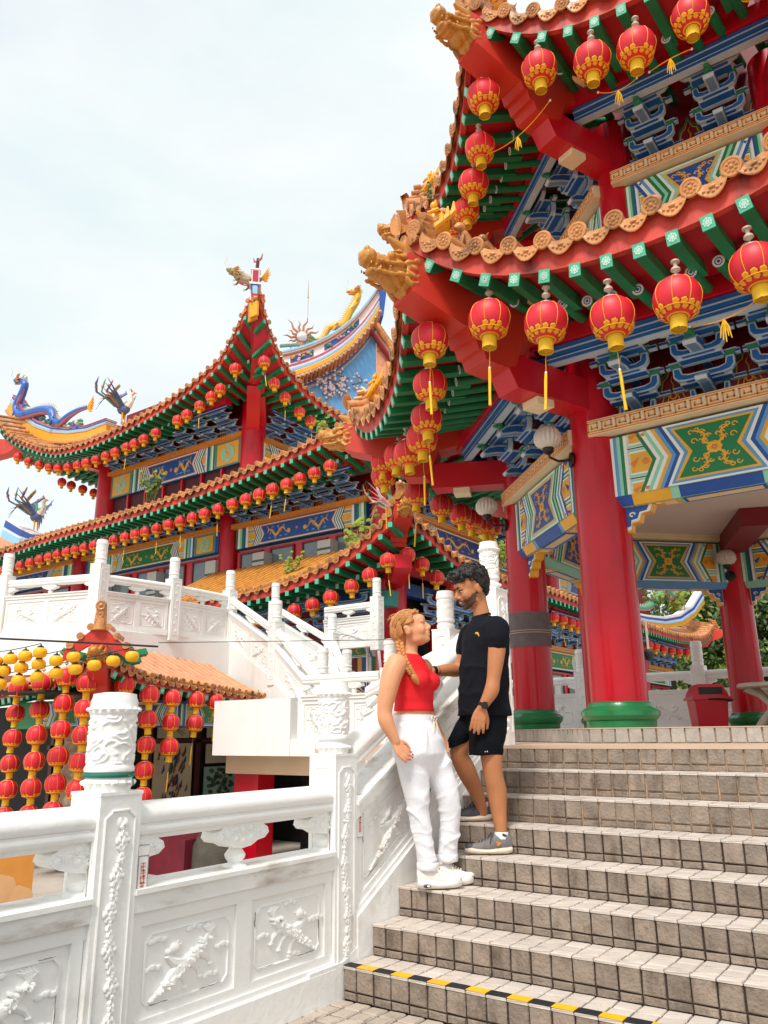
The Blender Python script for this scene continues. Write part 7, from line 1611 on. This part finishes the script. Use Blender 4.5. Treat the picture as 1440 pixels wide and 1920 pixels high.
def braid(pts, r, name):
    b = MB(); P = [Vector(p) for p in pts]; n = 11
    for i in range(n):
        u = i/(n-1)*(len(P)-1); k = min(len(P)-2, int(u)); c = P[k].lerp(P[k+1], u-k); d = (P[k+1]-P[k]).normalized(); s = d.cross(Vector((0, 1, 0))).normalized(); rr_ = r*(1-.25*i/n)
        for q in (-1, 1): b.ell((0, 0, 0), (rr_*.72, rr_*.62, rr_*1.0), HRW, T(c+s*q*rr_*.55+d*(q*rr_*.35)) @ (d*1.0+s*-q*.75).to_track_quat('Z', 'Y').to_matrix().to_4x4(), 10, 8)
    e = P[-1]; d = (P[-1]-P[-2]).normalized(); b.tube([e, e+d*.02, e+d*.05, e+d*.075], [r*.5, r*1.0, r*.9, r*.25], 10, HRW)
    o = obj(name, b, wom, world=False); b = MB(); b.lathe([(r*.6, -.004), (r*.68, 0), (r*.6, .004)], 12, mat('hair tie', '#6a2a1e', .7, .1), T(P[0]-Vector((0, 0, .002))), cap=False); b.lathe([(r*.55, -.004), (r*.6, 0), (r*.55, .004)], 12, mat('hair tie', '#6a2a1e', .7, .1), T(e)); obj('hair_tie', b, wom, world=False)
braid([(-.212, -.005, 1.395), (-.203, -.045, 1.34), (-.185, -.085, 1.285), (-.160, -.105, 1.235), (-.142, -.105, 1.205)], .021, 'braid'); braid([(-.14, .14, 1.36), (-.075, .155, 1.30), (-.045, .135, 1.25), (-.035, .12, 1.22)], .019, 'braid')
b = MB()   # crop top
ring_loft(b, [(-.128, .056, .990, .118, .142, FW), (-.127, .055, 1.04, .112, .138, FW), (-.124, .053, 1.12, .116, .145, FW), (-.126, .052, 1.18, .118, .152, FW), (-.135, .051, 1.235, .106, .148, FW), (-.146, .05, 1.272, .092, .136, FW), (-.150, .05, 1.300, .082, .128, FW), (-.152, .05, 1.322, .066, .108, FW), (-.152, .05, 1.335, .054, .080, FW)], TOP, 36)
for s in (-1, 1): b.ell(Vector((-.124, .052, 1.168))+fw*.075+lw*s*.066, (.066, .066, .062), TOP, None, 18, 12)
tp = remesh(b, .0062, 'crop_top', [TOP], 4); fold(tp, .005, lambda p: crease(p.z*24+nz(p, 6)*3+p.x*12)*max(0, nz(p, 5)+.22)); obj('crop_top', tp, wom, world=False)
b = MB()   # trousers
ring_loft(b, [(-.09, .05, .60, .05, .10, FW), (-.095, .055, .65, .10, .15, FW), (-.103, .06, .74, .155, .178, FW), (-.108, .06, .82, .148, .180, FW), (-.118, .058, .90, .128, .165, FW), (-.126, .056, .945, .114, .148, FW), (-.127, .056, .966, .112, .145, FW)], LINEN, 36)
limb(b, [(-.148, .005, .74), (-.136, .0, .62), (-.122, -.005, .48), (-.103, -.005, .35), (-.082, -.002, .22), (-.068, .0, .135)], [.104, .090, .070, .060, .056, .056], LINEN, 20); limb(b, [(-.03, .10, .74), (.02, .09, .62), (.064, .085, .50), (.076, .095, .38), (.068, .105, .25), (.054, .108, .165)], [.102, .090, .074, .064, .058, .057], LINEN, 20)
tr = remesh(b, .0065, 'trousers', [LINEN], 4)
fold(tr, .0075, lambda p: (crease(p.z*19+p.x*16*(1 if p.x < -.02 else -1)+nz(p, 5)*3.4)*max(0, nz(p+Vector((1, 2, 3)), 4)+.34)+.4*crease(p.z*34-p.x*10+nz(p, 7)*3)*max(0, .32-abs(p.z-.25))*2.2+.4*nz(p, 15))*(.35+.65*min(1, abs(p.z-.95)*5))); obj('trousers', tr, wom, world=False)
for cc in ((-.067, .0, .103), (.054, .108, .132)):
    b = MB(); b.lathe([(.061, 0), (.0645, .006), (.0645, .036), (.061, .042)], 24, LINEN, T(cc), cap=False); obj('cuff', b, wom, world=False)
b = MB()
ring_loft(b, [(-.127, .056, .932, .120, .152, FW), (-.127, .056, .968, .116, .148, FW)], LINEN, 36); c0 = Vector((-.127, .056, .94))
pk = [Vector((-.127, .056, 0))+fw*a+lw*c+Vector((0, 0, z)) for a, c, z in ((.118, -.075, .93), (.145, -.10, .86), (.150, -.13, .80), (.095, -.175, .76), (.03, -.19, .76))]
obj('waistband', b, wom, world=False); b = MB(); b.tube(pk, .0035, 5, LINEN); obj('pocket_seam', b, wom, world=False)
b = MB(); k = c0+fw*.125+lw*.01
for s, dz in ((-.014, -.085), (.016, -.06)): b.tube([k, k+lw*s+fw*.014+Vector((0, 0, -.02)), k+lw*s*1.5+fw*.018+Vector((0, 0, dz)), k+lw*s*1.3+fw*.02+Vector((0, 0, dz-.03))], [.006, .007, .007, .005], 6, CORD)
for s in (-1, 1): b.tube([k+lw*s*.03*math.sin(t)+Vector((0, 0, .014*math.sin(2*t)+.004))+fw*.01 for t in np.linspace(0, 3.14, 8)], .005, 6, CORD)
b.lathe([(.0, 0)], 3, CORD) if False else None
obj('drawstring', b, wom, world=False)
b = MB()
for (x, y, z) in ((-.163, -.158, .714), (-.150, -.160, .726), (-.148, -.152, .742)): b.ell((x, y, z), (.006, .005, .006), NAIL, None, 8, 6)
obj('nails', b, wom, world=False)
shoe(wom, (-.130, -.005, 0), (.128, .012, 0), .004, SHW, mat('sole white', '#e9e2da', .6, .04), SHW, .050, CORD, .014); shoe(wom, (-.025, .105, 0), (.205, .11, 0), .004, SHW, mat('sole white', '#e9e2da', .6, .04), SHW, .050, CORD, .014)
b = MB(); b.ell((-.075, -.052, .024), (.022, .006, .010), SHD, None, 10, 6); b.ell((-.068, -.055, .024), (.010, .006, .006), LINES, None, 8, 5); obj('sole_window', b, wom, world=False)
# ================================================================ things on the platform, trees
BINR = mat('bin red', '#d8102c', .35, .06, coat=.1)
bn = thing('litter_bin', 'red plastic litter bin with a sloping lid beside the stone table', 'litter bin', (.02, 7.81, FL)); M = T((.02, 7.81, FL)) @ RZ(.5) @ SC(.86, .86, .53)
b = MB(); b.box((0, 0, .34), (.42, .42, .68), BINR, M, (1.16, 1.16)); obj('bin_body', b, bn)
b = MB(); b.box((0, 0, .72), (.56, .56, .07), BINR, M); b.prism([(-.26, .755), (.26, .755), (.24, .86), (.16, 1.06), (-.16, 1.06), (-.24, .86)], -.25, .25, BINR, M, axis='y'); b.box((0, -.252, .90), (.34, .02, .17), BLACK, M); b.box((0, -.262, .99), (.40, .03, .02), BINR, M); b.box((.25, -.0, .68), (.08, .30, .10), BLACK, M, (1, .6)); b.tube([(-.05, -.285, .70), (.12, -.30, .69), (.29, -.24, .665), (.30, -.1, .66)], [.012, .022, .035, .03], 7, BLACK, M); obj('bin_lid', b, bn)
TBL = mat('stone table', '#d8cdbf', .7, .1, 6, bump=.2)
tb = thing('stone_table', 'round pale stone table on a pedestal of curved legs at the right edge', 'table', (.95, 7.5, FL)); M = T((.95, 7.5, FL)) @ SC(.86, .86, .68); b = MB(); b.lathe([(.0, .70), (.52, .70), (.54, .715), (.54, .765), (.52, .78), (0, .78)], 40, TBL, M); obj('table_top', b, tb)
for i in range(6):
    a = i*math.pi/3+.3; b = MB(); c, s = math.cos(a), math.sin(a); b.tube([(c*.30, s*.30, 0), (c*.24, s*.24, .12), (c*.12, s*.12, .30), (c*.12, s*.12, .42), (c*.24, s*.24, .58), (c*.42, s*.42, .70)], [.07, .065, .06, .06, .06, .07], 10, TBL, M); obj('leg', b, tb)
stl = thing('stone_stool', 'pale stone stool rim at the right edge, in front of the far red column', 'stool', (1.35, 7.0, FL)); b = MB(); b.lathe([(.16, 0), (.20, .1), (.14, .25), (.2, .42), (.21, .46), (0, .47)], 24, TBL, T((1.35, 7.0, FL))); obj('seat', b, stl)
# trees behind the pavilion
LEAVES = [mat('leaf dark green', '#37492a', .6, .3, 3), mat('leaf mid green', '#4f6a30', .6, .3, 3), mat('leaf yellow green', '#8a9a3c', .6, .3, 3)]
BARK = mat('bark', '#5b4a3a', .9, .2, 8, bump=.5)
def tree(label, x, y, z0, h, r, n, seed, mix=(5, 4, 1), ls=.16, name='broadleaf_tree'):
    rr = random.Random(seed); t = thing(name, label, 'tree', (x, y, z0)); b = MB()
    b.tube([(x, y, z0), (x+.1, y, z0+h*.3), (x-.1, y+.1, z0+h*.62), (x, y, z0+h*.9)], [r*.11, r*.085, r*.055, r*.02], 9, BARK); cl = []
    for i in range(9):
        a = rr.uniform(0, 6.28); zz = z0+h*rr.uniform(.3, .75); q = Vector((x+math.cos(a)*r*rr.uniform(.4, .8), y+math.sin(a)*r*rr.uniform(.4, .8), zz+h*rr.uniform(.06, .2))); b.tube([(x, y, zz), ((x+q.x)/2, (y+q.y)/2, (zz+q.z)/2+.15), q], [r*.04, r*.028, r*.008], 6, BARK); cl.append((q, r*rr.uniform(.28, .45)))
    obj('trunk', b, t)
    for i in range(34):
        a = rr.uniform(0, 6.28); f = rr.random(); e = math.sqrt(rr.random()); zz = z0+h*(.28+.72*f); w = math.sin(math.pi*min(.95, .15+f*.8)); cl.append((Vector((x+math.cos(a)*r*e*w, y+math.sin(a)*r*e*w, zz)), r*rr.uniform(.2, .36)))
    v = {0: [], 1: [], 2: []}; b = MB(); per = n//len(cl); nr = np.random.RandomState(seed)
    for c, cr in cl:
        k = rr.choices((0, 1, 2), mix)[0]
        for q in range(per):
            d = nr.normal(size=3); d /= np.linalg.norm(d); p = np.array(c)+d*cr*nr.uniform(.45, 1.08)*np.array([1, 1, .75]); u = nr.normal(size=3); u /= np.linalg.norm(u); w2 = np.cross(u, d+nr.normal(size=3)*.5); w2 /= (np.linalg.norm(w2)+1e-6); s = ls*nr.uniform(.6, 1.2); kk = k if nr.rand() < .8 else (k+1) % 3
            v[kk].append((p-u*s-w2*s*.12, p+w2*s*.45, p+u*s, p-w2*s*.45))
    for k in v:
        if v[k]: b.add([q for f in v[k] for q in f], [tuple(range(4*i, 4*i+4)) for i in range(len(v[k]))], LEAVES[k])
    obj('crown', b.mesh('crown', 0), t)
for i, a in enumerate((('dark tree behind the far ridge dragon, left of the gap between columns', -12.2, 43.5, -1, 9.6, 3.6), ('yellowish tree top right behind the far ridge dragon', -10.2, 46, -1, 10.6, 3.8), ('dark broadleaf tree rising right of the far roof end', -8.6, 45, -1, 10.4, 3.9), ('dense tree just left of the far red column', -6.9, 44, -1, 11.2, 3.8), ('tall dark tree right of the far red column', -5.0, 44, -1, 10.8, 4.2), ('shadowy tree at the right edge behind the pavilion', -1.5, 44, -1, 11.0, 4.4), ('low dark tree below the far roof end, above the white balustrade', -8.9, 40, -1, 5.8, 3.0), ('leafy tree behind the white post and bin', -7.0, 39.5, -1, 6.8, 3.2), ('bright low shrub behind the bin and the stone table', -3.2, 28, -1, 3.4, 1.9))):
    tree(*a, n=12000, seed=30+i, mix=(4, 5, .8) if i not in (1, 8) else (2, 4, 4), ls=.165)
def weed(label, x, y, z, s, n, seed, yel=False):
    rr = random.Random(seed); t = thing('weed_plant', label, 'plant', (x, y, z), group='weeds on the roofs'); b = MB()
    for i in range(n):
        a = rr.uniform(0, 6.28); L = s*rr.uniform(.5, 1.1); tip = Vector((x+math.cos(a)*L*.5, y+math.sin(a)*L*.5, z+L)); b.tube([(x+rr.uniform(-.3, .3)*s, y, z-.05), tip], [.012*s, .006*s], 4, LEAVES[2] if yel else LEAVES[1])
        for q in range(5): p = Vector((x, y, z)).lerp(tip, rr.uniform(.3, 1)); b.ell(p+Vector((rr.uniform(-.12, .12), rr.uniform(-.1, .1), rr.uniform(-.05, .1)))*s, (.09*s, .05*s, .06*s), LEAVES[2] if yel or rr.random() < .3 else LEAVES[1], None, 5, 3)
    obj('leaves', b, t)
weed('green weed growing on the middle roof near the left of the corner column', -16.6, 11.3, 8.35, .9, 14, 1); weed('yellow green weed on the middle roof beside the pavilion dragon', -9.2, 10.7, 8.55, .5, 8, 2, True); weed('spindly yellow weeds on the porch roof below the windows', -8.2, 10.9, 5.35, .9, 14, 3, True); weed('dry weeds on the porch roof left part', -10.0, 10.6, 5.0, .6, 10, 4, True); weed('small green weed rooted in the terrace stair wall', -7.35, 7.02, 1.95, .16, 6, 5); weed('little plant on the upper pavilion eave', -1.2, 3.2, 7.15, .22, 5, 6); weed('bushy weeds trailing from the porch roof behind the right lanterns', -5.9, 13.5, 5.2, .8, 16, 7, True)
weed('green creeper tumbling over the far ridge between the columns', -7.0, 29.5, 6.0, 1.0, 16, 8); weed('yellow green creeper near the upswept end of the far ridge', -6.9, 32.6, 6.5, 1.1, 16, 9, True)
cam_ = thing('dome_camera', 'small hanging dome camera under the far eave between the columns', 'camera', (-5.4, 23, 3.6)); b = MB(); b.tube([(-5.4, 23, 4.9), (-5.4, 23, 3.95)], .04, 6, KNOB); b.lathe([(0, -.18), (.12, -.14), (.17, 0), (.15, .12), (.05, .2)], 14, BLACK, T((-5.4, 23, 3.75))); obj('housing', b, cam_)
# the gold cords slung between lanterns
def garland(p, q, sag, label):
    b = MB(); P = []
    for i in range(13):
        u = i/12; v = Vector(p).lerp(Vector(q), u); v.z -= sag*4*u*(1-u); P.append(v)
    b.tube(P, .004, 5, LGOLD); e = P[6]
    for a in range(5): b.tube([e, e+Vector((.012*(a-2), .01*(a % 2), -.06)), e+Vector((.018*(a-2), .0, -.13-.02*(a % 3)))], [.006, .006, .003], 4, LYEL)
    b.ell(P[0], (.012,)*3, PWHT, None, 6, 4); b.ell(P[-1], (.012,)*3, PWHT, None, 6, 4); o = obj('gold_cord', b); tag(o, label, 'cord')

def lpos(k, t, o):
    F, N, hw = eaveF(k, t); return Vector(F(o, -.24, -.62))
garland(lpos(0, 1, -.98), lpos(1, 1, 1.05), .10, 'gold cord slung round the corner between two upper eave lanterns')
garland(lpos(0, 1, -.5), lpos(0, 1, -.12), .06, 'gold cord hanging between the second and third upper front lanterns')
garland(lpos(0, 1, .0), lpos(0, 1, .4), -.02, 'gold cord with ribbon beside the fourth upper front lantern')
garland(lpos(0, 0, .24), lpos(0, 0, .72), .05, 'gold cord with ribbons beside the rightmost lower front lanterns')
